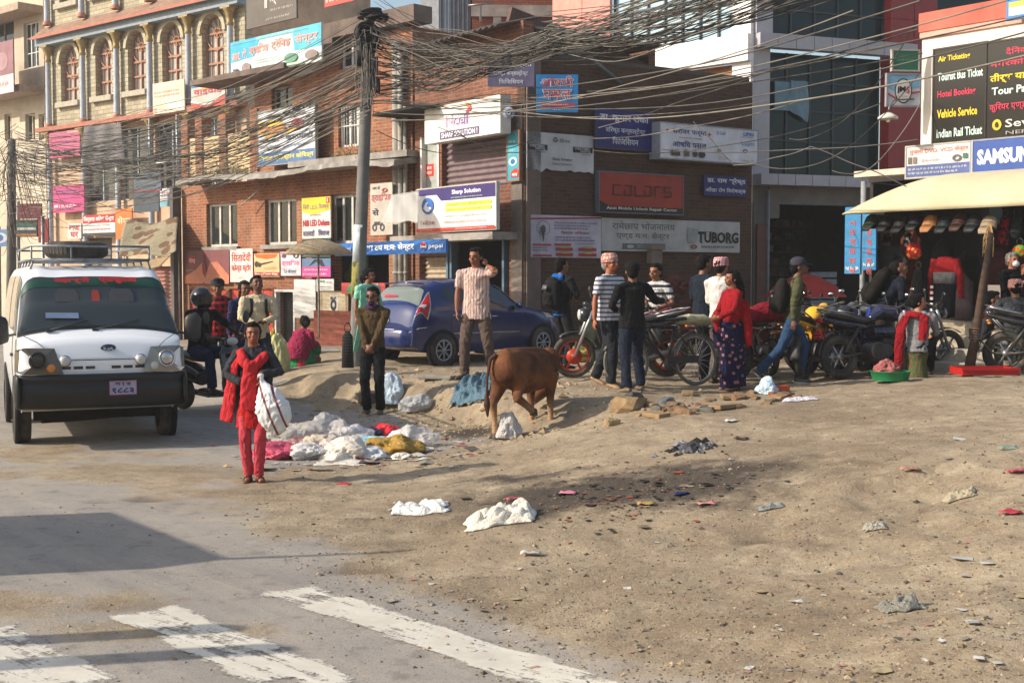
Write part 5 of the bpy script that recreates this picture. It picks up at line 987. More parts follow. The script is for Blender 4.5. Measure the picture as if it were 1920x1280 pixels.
for i, (A, B, sg) in enumerate(SC_):
    m = MB(); span(m, P(*A), P(*B), sg, .007 if i % 3 else .009, 22, .03, random.Random(i)); o = m.build('cable', C3[i % 2])
    tag(o, 'single thin grey cable crossing the street above the signs', 'cable', 'single overhead cables')
for i, (px, d, pt) in enumerate(((34, 36.3, 378), (80, 35.3, 405), (-2, 37, 425))):
    q = on(px, d); m = MB(); m.tube([q - V((0, 0, .2)), P(px, pt, d)], .05, 8); tag(m.build('sign_post', STEEL), 'thin steel post carrying small street signs at the far left', 'post', 'posts of the far left signs')
for q, px in CAN: m = MB(); m.tube([q, V((q.x, q.y, gz(q.x, q.y) - .1))], .03, 6); tag(m.build('canopy_pole', STEEL), 'thin pole holding up the grey stained canopy', 'pole', 'poles of the stained canopy')
# ---------------------------------------------------------------- people
def fuse(mb, voxel, smooth, name, mt, par=None, wr=0., seed=0, M=None):
    """melt overlapping closed pieces into one continuous skin"""
    me = mb.mesh('tmp', []); o = bpy.data.objects.new('tmp', me); COL.objects.link(o)
    a = o.modifiers.new('r', 'REMESH'); a.mode = 'VOXEL'; a.voxel_size = voxel; a.use_smooth_shade = True
    if smooth: b = o.modifiers.new('s', 'SMOOTH'); b.factor = .5; b.iterations = smooth
    dg = bpy.context.evaluated_depsgraph_get(); n = bpy.data.meshes.new_from_object(o.evaluated_get(dg)); n.name = name
    bpy.data.objects.remove(o); bpy.data.meshes.remove(me)
    if wr:                                     # cloth folds
        c = np.empty(len(n.vertices) * 3); n.vertices.foreach_get('co', c); c = c.reshape(-1, 3); nn = np.empty(len(c) * 3); n.vertices.foreach_get('normal', nn); nn = nn.reshape(-1, 3)
        f = fbm(c[:, 0] * 1.0 + c[:, 1] * .8 + seed, c[:, 2] * 1.3 + c[:, 1] * .5, 7, 3, seed) + .5 * np.sin(c[:, 2] * 38 + 5 * fbm(c[:, 0] * 2 + seed, c[:, 2], 4, 2, seed) * 6) * .35
        c = c + nn * (f * wr)[:, None]; n.vertices.foreach_set('co', c.ravel())
    n.polygons.foreach_set('use_smooth', np.ones(len(n.polygons), bool)); n.materials.clear(); n.materials.append(mt); n.update()
    o = bpy.data.objects.new(name, n); COL.objects.link(o)
    if M is not None: o.matrix_basis = M
    if par is not None: o.parent = par
    return o
def ik(a, b, l1, l2, pole):
    d = b - a; L = d.length
    if L > (l1 + l2) * .995: b = a + d * ((l1 + l2) * .995 / L); d = b - a; L = d.length
    x = (l1 * l1 - l2 * l2 + L * L) / (2 * L); h = math.sqrt(max(l1 * l1 - x * x, 0)); u = d / L; p = pole - u * pole.dot(u); p = p.normalized() if p.length > 1e-5 else u.orthogonal()
    return a + u * x + p * h, b
SKIN = {}
def skin(c):
    if c not in SKIN:
        m, t = newmat('skin', .55, 0, .4); b = tuple(min(1, v * 1.3) for v in srgb(c)); n = t.noise(t.coord(), 25, 3); t.link(t.mix(t.ramp(n, .3, .7), tuple(v * .82 for v in b), b), t.bsdf.inputs['Base Color'])
        t.bsdf.inputs['Subsurface Weight'].default_value = .08; t.bsdf.inputs['Subsurface Radius'].default_value = (.02, .008, .004); SKIN[c] = m
    return SKIN[c]
HAIR = mat((.008, .007, .0065), .85, dirt=.5, scale=40, bump=.5, spec=.12); GREYH = mat((.22, .21, .20), .7, dirt=.4, scale=40, bump=.5)
def hand(mb, w, d, n, side, curl=.5, grip=0.):
    """w wrist, d pointing direction, n palm normal (fingers curl toward n), side +1/-1 gives the thumb side"""
    d = d.normalized(); n = (n - d * n.dot(d)).normalized(); s = d.cross(n).normalized() * side
    mb.tube([w - d * .02, w + d * .02, w + d * .06, w + d * .088], [.022, .030, .037, .034], 10, True, (s, .42))
    for i, (o, L) in enumerate(((.028, .068), (.010, .078), (-.009, .073), (-.027, .058))):
        b = w + d * (.082 - abs(i - 1.3) * .004) + s * o; c = curl * (1 + .12 * i); p = [b]; dd = d.copy()
        for k, f in enumerate((.45, .32, .23)):
            a = c * (.5 if k == 0 else 1.) + grip; dd = (dd * math.cos(a) + n * math.sin(a)).normalized(); n2 = (n * math.cos(a) - dd * 0).normalized(); p.append(p[-1] + dd * L * f)
        mb.tube(p, [.0105, .0098, .009, .0075], 7)
    t0 = w + d * .025 + s * .022; t1 = t0 + (s * .7 + d * .6 + n * .35).normalized() * .034; t2 = t1 + (d * .9 + n * .35 + s * .1).normalized() * .028; mb.tube([t0, t1, t2], [.015, .0125, .009], 7)
def person(label, px, d, h, yaw, top='#333333', bottom='#222222', shoe='#1a1a1a', sk='#8a5a3c', pel=None, lean=(0, 0), feet=None, toes=None, hands=None, poles=None, hp=None, palms=None, curl=.5, head=(0, 0), hair='short',
           topk=None, botk=None, sleeve=1., hem=.86, w=1., knees=None, face=1, z=None, loose=1., group='people in the street', extra=None, sleevec=None, open_hand=None, shoe_h=.0):
    g = on(px, d); g.z = g.z if z is None else z; s = h / 1.72
    e = empty('person', TR(g) @ RZ(R(yaw)) @ Matrix.Scale(s, 4), label, 'person', group)
    pel = V(pel or (0, 0, .93)); neck = pel + V((lean[0], lean[1], math.sqrt(max(.53 ** 2 - lean[0] ** 2 - lean[1] ** 2, .01)))); up = (neck - pel).normalized(); right = V((1, 0, 0)); fw = up.cross(right).normalized() * -1
    fw = right.cross(up) * 1.; fw = -fw if fw.y > 0 else fw           # forward is -Y
    feet = [V(f) for f in (feet or ((-.11, 0, .09), (.11, 0, .09)))]; toes = toes or [(-.12, -1, 0), (.12, -1, 0)]
    sh = [neck - up * .045 + right * (.185 * w * k) for k in (-1, 1)]; hips = [pel + right * (.09 * k) - up * .02 for k in (-1, 1)]
    hands = [V(q) for q in (hands or ((-.27, -.05, .80), (.27, -.05, .80)))]; poles = [V(q) for q in (poles or ((-.3, 1, 0), (.3, 1, 0)))]; knees = [V(q) for q in (knees or ((-.1, -1, 0), (.1, -1, 0)))]
    el = []; wr = []; kn = []; an = []
    for k in (0, 1):
        j, q = ik(sh[k], hands[k], .275, .25, poles[k]); el.append(j); wr.append(q); j, q = ik(hips[k], feet[k], .425, .42, knees[k]); kn.append(j); an.append(q)
    hy, hpt = R(head[0]), R(head[1]); HM = TR(neck + up * .022 + fw * .015) @ RZ(hy) @ RX(-hpt) @ Matrix.Scale(1.07, 4); hc = HM @ V((0, -.015, .115))
    B = MB(); W = w
    spine = [pel - up * .06, pel + up * .04, pel + up * .16, pel + up * .32, pel + up * .45, neck - up * .02]
    B.tube(spine, [.13 * W, .135 * W, .12 * W, .14 * W, .14 * W, .075], 16, True, (right, .64))
    B.tube([neck - up * .05, neck + up * .02, hc - V((0, 0, .03))], [.075, .060, .055], 12)
    HR = HM.to_3x3().to_4x4()
    B.ball(HM @ V((0, -.005, .15)), (.076, .095, .095), 16, HR); B.ball(HM @ V((0, -.035, .105)), (.062, .068, .078), 14, HR); B.ball(HM @ V((0, -.062, .058)), (.034, .034, .026), 10, HR)
    B.tube([HM @ V((0, -.098, .135)), HM @ V((0, -.118, .105)), HM @ V((0, -.105, .096))], [.009, .015, .010], 8); B.ball(HM @ V((0, -.096, .072)), (.026, .014, .010), 8, HR); B.ball(HM @ V((0, -.088, .148)), (.055, .02, .010), 8, HR)
    for k in (-1, 1): B.ball(HM @ V((.078 * k, -.0, .118)), (.010, .02, .032), 8, HR); B.ball(HM @ V((.04 * k, -.078, .10)), (.02, .02, .018), 8, HR)
    for k in (0, 1):
        B.tube([sh[k], sh[k].lerp(el[k], .35), el[k], el[k].lerp(wr[k], .3), wr[k]], [.048, .044, .036, .038, .025], 10)
        B.tube([hips[k], hips[k].lerp(kn[k], .4), kn[k], kn[k].lerp(an[k], .35), an[k]], [.078 * W, .072 * W, .052, .053, .036], 12)
        T = V(toes[k]).normalized(); B.tube([an[k] + T * -.04 + V((0, 0, -.045)), an[k] + T * .05 + V((0, 0, -.05)), an[k] + T * .15 + V((0, 0, -.065))], [.032, .038, .028], 10, True, (V((0, 0, 1)).cross(T), .75)); B.tube([an[k], an[k] + V((0, 0, -.05))], [.038, .036], 10)
        hd = V(hp[k]) if hp else (wr[k] - el[k]).normalized() * .8 + V((0, 0, -.25)); pn = V(palms[k]) if palms else V((-.6 if k else .6, -.3, -.1))
        hd.normalize(); pn2 = (pn - hd * pn.dot(hd)).normalized(); sg = hd.cross(pn2).dot(V((0, -1, .4))); hand(B, wr[k], hd, pn, 1 if sg > 0 else -1, curl if not isinstance(curl, tuple) else curl[k])
    fuse(B, .0088, 3, 'body', skin(sk), e)
    if face:
        f_ = MB()
        for k in (-1, 1): m = MB(); m.ball(HM @ V((.030 * k, -.094, .124)), (.0125, .008, .0065), 8, HR); m.build('eye', mat((.03, .022, .02), .2), e)
        m = MB(); m.tube([HM @ V((-.026, -.106, .071)), HM @ V((0, -.113, .072)), HM @ V((.026, -.106, .071))], [.003, .0062, .003], 6); m.build('lips', mat((.22, .07, .05), .5), e)
        for k in (-1, 1): m = MB(); m.tube([HM @ V((.014 * k, -.105, .145)), HM @ V((.032 * k, -.102, .150)), HM @ V((.05 * k, -.09, .144))], [.004, .005, .003], 5); m.build('eyebrow', HAIR, e)
    hm = GREYH if hair == 'grey' else HAIR
    if hair:
        H_ = MB(); H_.ball(HM @ V((0, .018, .168)), (.087, .098, .092), 16, HR); H_.ball(HM @ V((0, .045, .12)), (.078, .07, .075), 14, HR); H_.ball(HM @ V((0, -.045, .215)), (.062, .055, .035), 12, HR)
        if hair in ('bun', 'long', 'tied'):
            H_.ball(HM @ V((0, .02, .15)), (.094, .10, .10), 14, HR)
            if hair == 'bun': H_.ball(HM @ V((0, .13, .13)), (.05, .045, .05), 12, HR)
            if hair == 'long': H_.tube([HM @ V((0, .08, .14)), HM @ V((0, .13, .03)), HM @ V((.02, .15, -.12)), HM @ V((.02, .15, -.25))], [.06, .065, .05, .02], 10)
            if hair == 'tied': H_.tube([HM @ V((0, .10, .13)), HM @ V((0, .13, .08)), HM @ V((0, .11, .0))], [.045, .035, .015], 8)
        fuse(H_, .010, 1, 'hair', hm, e, .012, 3)
    T = MB(); lw = loose; R0 = [.152 * W * lw, .150 * W * lw, .148 * W * lw, .163 * W, .168 * W, .085]; hz = (hem - pel.z); R0[0] = .172 * W * lw if hem < .9 and pel.z > .7 else R0[0]
    T.tube([pel + up * hz] + spine[2:], [R0[0]] + R0[2:], 18, True, (right, .70)); T.tube([neck - up * .062 - right * .17 * W, neck - up * .035 - right * .08, neck - up * .02, neck - up * .035 + right * .08, neck - up * .062 + right * .17 * W], [.064, .066, .064, .066, .064], 12); T.tube([neck - up * .04, neck + up * .018], [.082, .070], 12)
    for k in (0, 1):
        if sleeve > .05:
            a1 = el[k] if sleeve > .5 else sh[k].lerp(el[k], .75); T.tube([sh[k] + (sh[k] - el[k]).normalized() * .035 - up * .01, sh[k], sh[k].lerp(a1, .5), a1] + ([el[k].lerp(wr[k], .5), el[k].lerp(wr[k], .96)] if sleeve > .5 else []), [.054, .068, .060 * lw ** .5, .053] + ([.048, .040] if sleeve > .5 else []), 12)

    fuse(T, .012, 3, 'shirt', cloth(top, *(topk or ())), e, .020, int(px))
    if bottom:
        T = MB(); T.tube([pel + up * .10, pel, pel - up * .09], [.138 * W, .148 * W, .125 * W], 16, True, (right, .72))
        for k in (0, 1):
            q = an[k] - V((0, 0, .015)); T.tube([hips[k] * .9 + pel * .1, hips[k].lerp(kn[k], .4), kn[k], kn[k].lerp(q, .4), q], [.092 * W, .088 * W, .070 * lw, .066 * lw, .062 * lw], 14)
        fuse(T, .012, 3, 'trousers', cloth(bottom, *(botk or ())), e, .018, int(px) + 5)
    if shoe:
        for k in (0, 1):
            T = MB(); t_ = V(toes[k]).normalized(); a_ = V((0, 0, 1)).cross(t_); T.tube([an[k] + t_ * -.065 + V((0, 0, -.05)), an[k] + t_ * .05 + V((0, 0, -.052)), an[k] + t_ * .14 + V((0, 0, -.062)), an[k] + t_ * .185 + V((0, 0, -.07))], [.036, .046, .042, .022], 12, True, (a_, .72)); T.tube([an[k] + V((0, 0, .0)), an[k] + V((0, 0, -.05))], [.042, .042], 10)
            o = fuse(T, .0095, 2, 'shoe', mat(shoe, .5, dirt=.2, dust=.4), e)
            if shoe_h: S = MB(); S.tube([an[k] + t_ * -.07 + V((0, 0, -.082)), an[k] + t_ * .06 + V((0, 0, -.085)), an[k] + t_ * .185 + V((0, 0, -.085))], [.034, .044, .024], 12, True, (a_, .28)); S.build('sole', WHITE, o)
    J = dict(e=e, HM=HM, hc=hc, neck=neck, pel=pel, up=up, sh=sh, el=el, wr=wr, kn=kn, an=an, HR=HR, s=s)
    return J
def capc(J, c, brim=True, yaw=0, par=None):
    m = MB(); HM = J['HM']; m.lathe([(.096, 0), (.098, .03), (.088, .07), (.055, .098), (.0, .108)], HM @ TR(0, .006, .155) @ Matrix.Diagonal((1, 1.08, 1, 1)), 20)
    if brim: m.tube([HM @ V((0, -.08, .163)), HM @ V((0, -.13, .160)), HM @ V((0, -.175, .150))], [.07, .068, .045], 12, True, (J['HR'] @ V((1, 0, 0)), .1))
    return m.build('cap', cloth(c, fold=.2), J['e'])
def topi(J, c, c2, k='dots', s=45):
    m = MB(); m.lathe([(.097, -.01), (.098, .03), (.092, .08), (.078, .105), (.0, .112)], J['HM'] @ TR(0, .004, .15) @ RY(.06) @ Matrix.Diagonal((1, 1.1, 1, 1)), 22); return m.build('topi_hat', cloth(c, c2, k, s, fold=.2), J['e'])
def backpack(J, c, label, sc=1., grey=None, off=(0, .0, 0)):
    p, n = J['pel'], J['neck']; up = J['up']; bk = V((0, 1, 0)); bk = (bk - up * bk.dot(up)).normalized(); c0 = n - up * .26 + bk * (.19 * sc) + V(off); M = J['e'].matrix_basis
    e = empty('backpack', M, label, 'backpack'); ax = V((1, 0, 0)); B = MB(); q = sc
    B.tube([c0 - up * .24 * q, c0 - up * .20 * q, c0, c0 + up * .16 * q, c0 + up * .24 * q], [.09 * q, .15 * q, .16 * q, .14 * q, .06 * q], 16, True, (ax, .6)); B.tube([c0 - up * .18 * q + bk * .07, c0 - up * .02 * q + bk * .09], [.11 * q, .10 * q], 12, True, (ax, .6)); fuse(B, .013, 3, 'bag_body', cloth(c, fold=.3), e, .012, 2)
    if grey: B = MB(); B.tube([c0 + up * .05 + bk * .155 * q, c0 + up * .12 + bk * .13 * q], [.06, .055], 10, True, (ax, .2)); B.build('front_pocket', mat(grey, .4), e)
    for k in (0, 1):
        s_ = J['sh'][k]; f = V((0, -1, 0)); x = V((.10 if k else -.10, 0, 0)); S = MB(); t_ = n - up * .03 + x
        S.tube([t_ + bk * .12, t_ + up * .045, t_ - bk * .11 - up * .06, t_ - bk * .135 - up * .18, t_ + x * .6 - bk * .06 - up * .32, t_ + x * .5 + bk * .12 - up * .40], .022, 8, True, (ax, .35)); S.build('strap', cloth(c, fold=.2), e)
    return e

# --- girl with the sack
J = person('girl in red kurta and leggings clutching a white sack at the roadside', 473, 11.25, 1.385, 4, '#34353a', '#b8404a', None, '#7c4c36', w=.86, lean=(.0, .02), head=(10, 6), hair='tied', feet=((-.06, .02, .09), (.055, -.03, .09)), toes=[(-.05, -1, 0), (.35, -1, 0)],
           hands=((-.10, -.17, 1.10), (.10, -.23, 1.20)), poles=((-1, .35, -.3), (1, .25, -.45)), hp=((.9, -.2, .2), (.15, -.2, -.9)), palms=((0, 1, .1), (-.8, .2, 0)), curl=(.7, 1.1), hem=.80, loose=.92, botk=None)
e = J['e']; C = MB(); C.tube([(0, 0, 1.30), (0, -.012, 1.12), (0, -.015, .95), (0, -.01, .78), (0, 0, .60)], [.125, .13, .142, .175, .20], 20, True, (V((1, 0, 0)), .74)); fuse(C, .012, 2, 'kurta', cloth('#a81c1e', fold=.6), e, .014, 5)
C = MB(); C.tube([(.12, .06, 1.40), (.13, -.07, 1.38), (.07, -.135, 1.31), (-.02, -.165, 1.27), (-.09, -.13, 1.34), (-.13, -.03, 1.41), (-.06, .09, 1.43), (.07, .10, 1.42), (.12, .06, 1.40)], [.05, .055, .06, .065, .06, .055, .05, .05, .05], 12)
C.tube([(-.13, -.03, 1.40), (-.20, -.06, 1.30), (-.235, -.05, 1.05), (-.27, -.02, .85), (-.30, 0, .66)], [.05, .06, .07, .085, .09], 12, True, (V((1, -.3, 0)), .3)); C.tube([(0, -.16, 1.26), (-.02, -.18, 1.12), (-.035, -.175, .95), (-.05, -.16, .80)], [.085, .09, .085, .08], 12, True, (V((1, 0, 0)), .4)); fuse(C, .011, 2, 'scarf', cloth('#b82a30', fold=.7), e, .016, 9)
C = MB()
for k in (-1, 1): C.tube([(.16 * k, .0, 1.36), (.165 * k, -.01, 1.1), (.17 * k, -.01, .85), (.17 * k, 0, .62)], [.05, .05, .05, .045], 10, True, (V((.3, 1, 0)), .4))
fuse(C, .011, 2, 'cardigan_front', cloth('#34353a'), e, .015, 4)
for k in (0, 1):
    a_ = J['an'][k]; t_ = V((-.05, -1, 0)) if k == 0 else V((.35, -1, 0)).normalized(); m = MB(); m.tube([a_ + t_ * -.06 + V((0, 0, -.085)), a_ + t_ * .06 + V((0, 0, -.085)), a_ + t_ * .18 + V((0, 0, -.085))], [.034, .044, .03], 12, True, (V((0, 0, 1)).cross(t_), .25))
    for q, r_ in ((.09, .045), (.03, .045)): m.torus(a_ + t_ * q + V((0, 0, -.06)), t_, r_ * .85, .008, 16, 5)
    m.build('sandal', mat('#4a2318', .6), e)
# sack hanging from her hand
M_ = e.matrix_basis; hw = V((.12, -.26, 1.15)); e_ = empty('sack', M_, 'full white woven sack with two brown stripes held by the girl', 'sack')
ax_ = [hw, hw + V((.02, -.01, -.05)), hw + V((.06, -.02, -.15)), hw + V((.11, -.03, -.30)), hw + V((.16, -.03, -.45)), hw + V((.20, -.03, -.55)), hw + V((.225, -.02, -.58))]
SK, t = newmat('woven_sack', .7, 0, .3); co = t.coord(); sp_ = t.node('ShaderNodeSeparateXYZ'); t.link(co, sp_.inputs[0])
lin = t.math('ADD', sp_.outputs[0], t.math('MULTIPLY', sp_.outputs[2], .37)); lin = t.math('SUBTRACT', lin, .535)   # runs across the sack
b1 = t.math('LESS_THAN', t.math('ABSOLUTE', t.math('ADD', lin, .03)), .013); b2 = t.math('LESS_THAN', t.math('ABSOLUTE', t.math('SUBTRACT', lin, .095)), .013)
nz = t.noise(co, 5, 4); base = t.mix(t.ramp(nz, .35, .65), (.62, .60, .58), (.80, .79, .78)); t.link(t.mix(t.math('MAXIMUM', b1, b2), base, (.22, .07, .06)), t.bsdf.inputs['Base Color']); t.bump(t.noise(co, 9, 4, .6, 1.5), .5, .04)
C = MB(); C.tube(ax_, [.018, .04, .125, .185, .18, .10, .03], 18, True, (V((1, 0, .4)), .72)); C.tube([hw + V((0, 0, -.03)), hw + V((-.01, 0, .05))], [.018, .04], 10); fuse(C, .012, 3, 'sack_body', SK, e_, .03, 2)

# --- people on the left
J = person('young man in red and black checked shirt and dark cap behind the scooter', 408, 19.4, 1.74, 12, '#a81c24', '#2a2a30', topk=('#17171a', 'check', 11), sk='#6e4630', hair='short', w=.95); capc(J, '#2a2a2e')
J = person('young man in cream shirt looking down at his hands with a black backpack', 483, 18.2, 1.74, 18, '#cdbb98', '#34363c', sk='#5c3a28', w=1.0, head=(10, 22), hands=((-.08, -.24, 1.08), (.06, -.26, 1.1)), hp=((.7, -.3, .1), (-.7, -.3, .1)), poles=((-1, .6, -.5), (1, .6, -.5)), feet=((-.13, 0, .09), (.13, -.05, .09))); backpack(J, '#17171a', 'black backpack worn by the young man in the cream shirt', 1.05)
J = person('person in navy jacket mostly hidden behind the cream shirted man', 458, 18.9, 1.64, 30, '#20264a', '#262a3c', sk='#6e4630', hair='long')
# woman seated on the ground
J = person('woman seated on a slab wearing a maroon shawl and green skirt', 558, 21.9, 1.55, 150, '#8c1f44', None, None, '#6a4430', pel=(0, 0, .17), lean=(0, -.16), feet=((-.15, -.42, .09), (.15, -.42, .09)), knees=((-.3, -1, 1), (.3, -1, 1)), hands=((-.15, -.38, .42), (.15, -.38, .42)), hem=.12, hair='bun', head=(60, 10), w=.95)
C = MB(); C.tube([(0, -.14, .66), (0, -.08, .5), (0, .0, .3), (0, .03, .12)], [.10, .21, .25, .24], 18, True, (V((1, 0, 0)), .85)); C.tube([(.2, -.1, .5), (.26, -.05, .25), (.3, 0, .02)], [.07, .08, .08], 10); fuse(C, .014, 3, 'shawl', cloth('#84203f', None, None, 10., fold=.8), J['e'], .022, 7)
C = MB(); C.tube([(0, -.05, .27), (0, -.1, .15), (0, -.18, .03)], [.2, .31, .36], 18, True, (V((1, 0, 0)), .9)); C.ball((0, -.35, .3), (.24, .2, .2), 14); fuse(C, .014, 3, 'skirt', cloth('#1c7048', '#a02c3c', 'speck', 4., fold=.8), J['e'], .018, 8)
# woman in mint by the pole
J = person('woman in mint green kurta standing beside the utility pole', 690, 19.7, 1.50, 45, '#86c4ac', '#8cc8b0', '#302420', '#7a4e38', hem=.55, loose=1.12, hair='tied', sleeve=.3, hands=((-.30, -.02, .84), (.2, -.15, .95)), head=(25, 0), w=1.12)
C = MB(); C.tube([(-.20, -.08, 1.42), (-.22, -.12, 1.1), (-.26, -.1, .7), (-.3, 0, .3)], [.05, .06, .07, .05], 10, True, (V((1, 0, 0)), .3)); C.tube([(.20, -.02, 1.42), (.27, .05, 1.15), (.34, .08, .9), (.42, .12, .7)], [.05, .09, .1, .08], 10, True, (V((1, 0, 0)), .3)); fuse(C, .012, 2, 'shawl', cloth('#7cbca0', fold=.8), J['e'], .018, 4)
m = MB(); m.tube([V((0, 0, .42)), V((0, 0, .36)), V((.0, 0, 0))], [.03, .10, .12], 12, True, (V((1, 0, 0)), .4)); m.torus((0, 0, .45), (0, 1, 0), .06, .008, 16, 5); o = m.build('shopping_bag', cloth('#141414', '#3a3a3a', 'check', 30)); o.matrix_basis = TR(on(651, 19.6, .02)) @ Matrix.Diagonal((.8, .8, 1.35, 1)); tag(o, 'black checked bag hanging beside the woman in mint green', 'bag')
# man in brown sweater
J = person('man in olive brown sweater and sunglasses with clasped hands', 699, 16.9, 1.66, -6, '#4c3c24', '#0f1014', '#3a2a20', '#6e4632', hair='short', w=1.0, hands=((-.035, -.20, .93), (.03, -.215, .95)), hp=((.5, -.3, -.7), (-.5, -.3, -.7)), palms=((0, 1, 0), (0, 1, 0)), poles=((-1, .4, -.2), (1, .4, -.2)), feet=((-.08, -.04, .09), (.09, .03, .09)), curl=.9, loose=1.03, head=(-8, 0))
m = MB()
for k in (-1, 1): m.ball(J['HM'] @ V((.032 * k, -.100, .126)), (.030, .012, .018), 10, J['HR'])
m.tube([J['HM'] @ V((-.08, -.01, .13)), J['HM'] @ V((-.06, -.085, .13)), J['HM'] @ V((.06, -.085, .13)), J['HM'] @ V((.08, -.01, .13))], .005, 5); m.build('sunglasses', mat((.008, .008, .01), .15), J['e'])
m = MB(); m.tube([V((-.08, -.03, 1.47)), V((0, -.085, 1.46)), V((.08, -.03, 1.47)), V((0, .06, 1.49)), V((-.08, -.03, 1.47))], .035, 8); m.ball(J['HM'] @ V((0, -.055, .045)), (.05, .05, .04), 10); m.build('neck_scarf', cloth('#3c2244', '#20182c', 'dots', 30), J['e'])
# man on the phone
J = person('man in pale striped shirt talking on a phone on top of the bank', 893, 17.45, 1.77, -12, '#c9b0a4', '#5c4c44', '#2c2420', '#7a4c34', topk=('#94726c', 'v', 26), sleeve=.3, hem=.80, w=1.08, loose=1.1, hair='short', head=(-14, 0), feet=((-.15, -.05, .09), (.22, .05, .09)), toes=[(-.5, -1, 0), (.4, -1, 0)],
           hands=((-.25, -.08, .86), (.165, -.055, 1.50)), poles=((-1, .3, 0), (1, -.6, -.9)), hp=((.15, -.4, -.8), (-.35, -.0, 1)), palms=((.8, 0, 0), (-1, .3, 0)), curl=(.4, .9))
m = MB(); c = J['wr'][1] + V((-.058, -.012, .075)); m.cbox(c, (.012, .06, .115), Matrix.Rotation(R(12), 3, 'X')); o = m.build('phone', mat((.01, .01, .012), .2), None, J['e'].matrix_basis, .003); tag(o, 'black phone held to the ear of the striped shirt man', 'phone')
m = MB(); m.torus(J['wr'][1] + V((.01, 0, -.03)), (J['wr'][1] - J['el'][1]), .031, .007, 18, 6); m.build('wristwatch', mat((.7, .7, .7), .3, .5), J['e'])
# --- centre
J = person('man in black and blue hooded jacket seen from behind by the car', 1053, 19.9, 1.70, 128, '#16171c', '#1c1c20', '#0c0c0e', '#6a4430', hands=((-.08, -.25, 1.12), (.1, -.28, 1.14)), poles=((-1, .5, -.4), (1, .5, -.4)), head=(-10, 8), feet=((-.12, .02, .09), (.12, -.08, .09)), face=0)
backpack(J, '#121214', 'black backpack with grey pocket on the man in the blue hooded jacket', 1.05, '#55585c')
C = MB(); C.tube([(-.11, .06, 1.44), (0, .13, 1.45), (.11, .06, 1.44), (.1, -.05, 1.42)], [.05, .06, .05, .04], 10); fuse(C, .012, 2, 'hood', cloth('#1a62b0'), J['e'], .02, 4); C = MB(); C.tube([(0, 0, .93), (0, 0, .84)], [.158, .160], 16, True, (V((1, 0, 0)), .74)); C.build('jacket_hem', cloth('#1a62b0'), J['e'])
J = person('older man in white striped polo and pink topi hat striding past', 1143, 16.35, 1.68, 48, '#c8c8cc', '#20242a', '#8a6a48', '#8a5238', topk=('#4c5468', 'h', 17), sleeve=.3, hem=.88, w=1.1, hair='grey', head=(-5, 6), feet=((-.10, -.10, .09), (.12, .34, .11)), toes=[(-.2, -1, -.05), (.1, -1, -.35)], hands=((-.30, .03, .82), (.28, -.2, .86)), loose=1.08); topi(J, '#a87068', '#c8b8a8', 'speck', 26)
J = person('short man in black jacket and cap walking away with one arm out', 1186, 15.85, 1.58, 205, '#111214', '#1a2030', '#6a5844', '#6a4430', w=1.1, loose=1.08, hair='short', face=0, head=(-20, 5), feet=((-.20, -.1, .09), (.17, .16, .09)), toes=[(-.2, -1, 0), (.3, -1, -.1)], hands=((-.60, -.2, 1.22), (.14, -.20, 1.10)), poles=((-.2, .3, -1), (1, .8, -.2)), hp=((-.9, -.3, -.2), (-.6, -.4, .1))); capc(J, '#0c0c10')
J = person('man in grey striped shirt sitting on a parked motorbike', 1236, 18.6, 1.66, -38, '#b8b8b8', '#2a2c34', '#222222', '#7a5038', topk=('#26282c', 'h', 9), sleeve=.3, pel=(0, 0, .84), lean=(0, -.08), feet=((-.25, -.2, .3), (.25, -.2, .3)), knees=((-.3, -1, .4), (.3, -1, .4)), hands=((-.1, -.33, 1.0), (.22, -.3, 1.0)), hem=.80)
J = person('tall man in dark navy jacket looking away to the right', 1318, 17.7, 1.71, 118, '#141c28', '#141924', '#101010', '#6a4430', w=1.02, hands=((-.2, -.22, .98), (.22, -.2, .98)), face=0, feet=((-.1, .05, .09), (.12, -.1, .09)), loose=1.08)
J = person('man in white shirt and red white checked topi beside the red shawl woman', 1351, 17.1, 1.66, 140, '#c4c0bc', '#5a5048', '#3c3430', '#7a4e38', hair='short', w=.98, face=0, loose=1.05, hands=((-.15, -.25, 1.02), (.15, -.25, 1.02))); topi(J, '#c8b8b8', '#9c2434', 'check', 34)
J = person('woman in red shawl and long navy flowered sari standing sideways', 1374, 16.4, 1.50, -72, '#800f18', None, '#8c5448', '#7a4c36', hair='long', head=(0, 4), hands=((-.12, -.25, 1.06), (.10, -.28, 1.08)), poles=((-1, .5, -.4), (1, .5, -.4)), w=1.0, pel=(0, 0, .95), feet=((-.07, .02, .09), (.07, .02, .09)), hp=((.5, -.5, -.2), (-.5, -.5, -.2)))
C = MB(); C.tube([(0, 0, 1.02), (0, 0, .90), (0, .0, .6), (0, 0, .3), (0, .02, .06)], [.15, .175, .195, .195, .20], 20, True, (V((1, 0, 0)), .97)); C.tube([(-.1, -.12, 1.15), (-.13, -.17, .9), (-.12, -.16, .62)], [.08, .10, .08], 12, True, (V((1, .5, 0)), .5)); fuse(C, .012, 3, 'sari', cloth('#141434', '#8c5c5c', 'dots', 11., fold=.9), J['e'], .02, 6)
C = MB(); C.tube([(0, .01, 1.46), (0, 0, 1.34), (0, -.01, 1.16), (0, -.02, 1.0)], [.09, .195, .20, .15], 18, True, (V((1, 0, 0)), .75)); C.tube([(-.1, -.16, 1.15), (-.12, -.2, 1.0), (-.1, -.18, .86)], [.07, .06, .04], 10); C.tube([(.14, .1, 1.3), (.16, .17, .95), (.15, .2, .66)], [.08, .07, .05], 10); fuse(C, .012, 3, 'shawl', cloth('#8c0e18', fold=.8), J['e'], .018, 3)
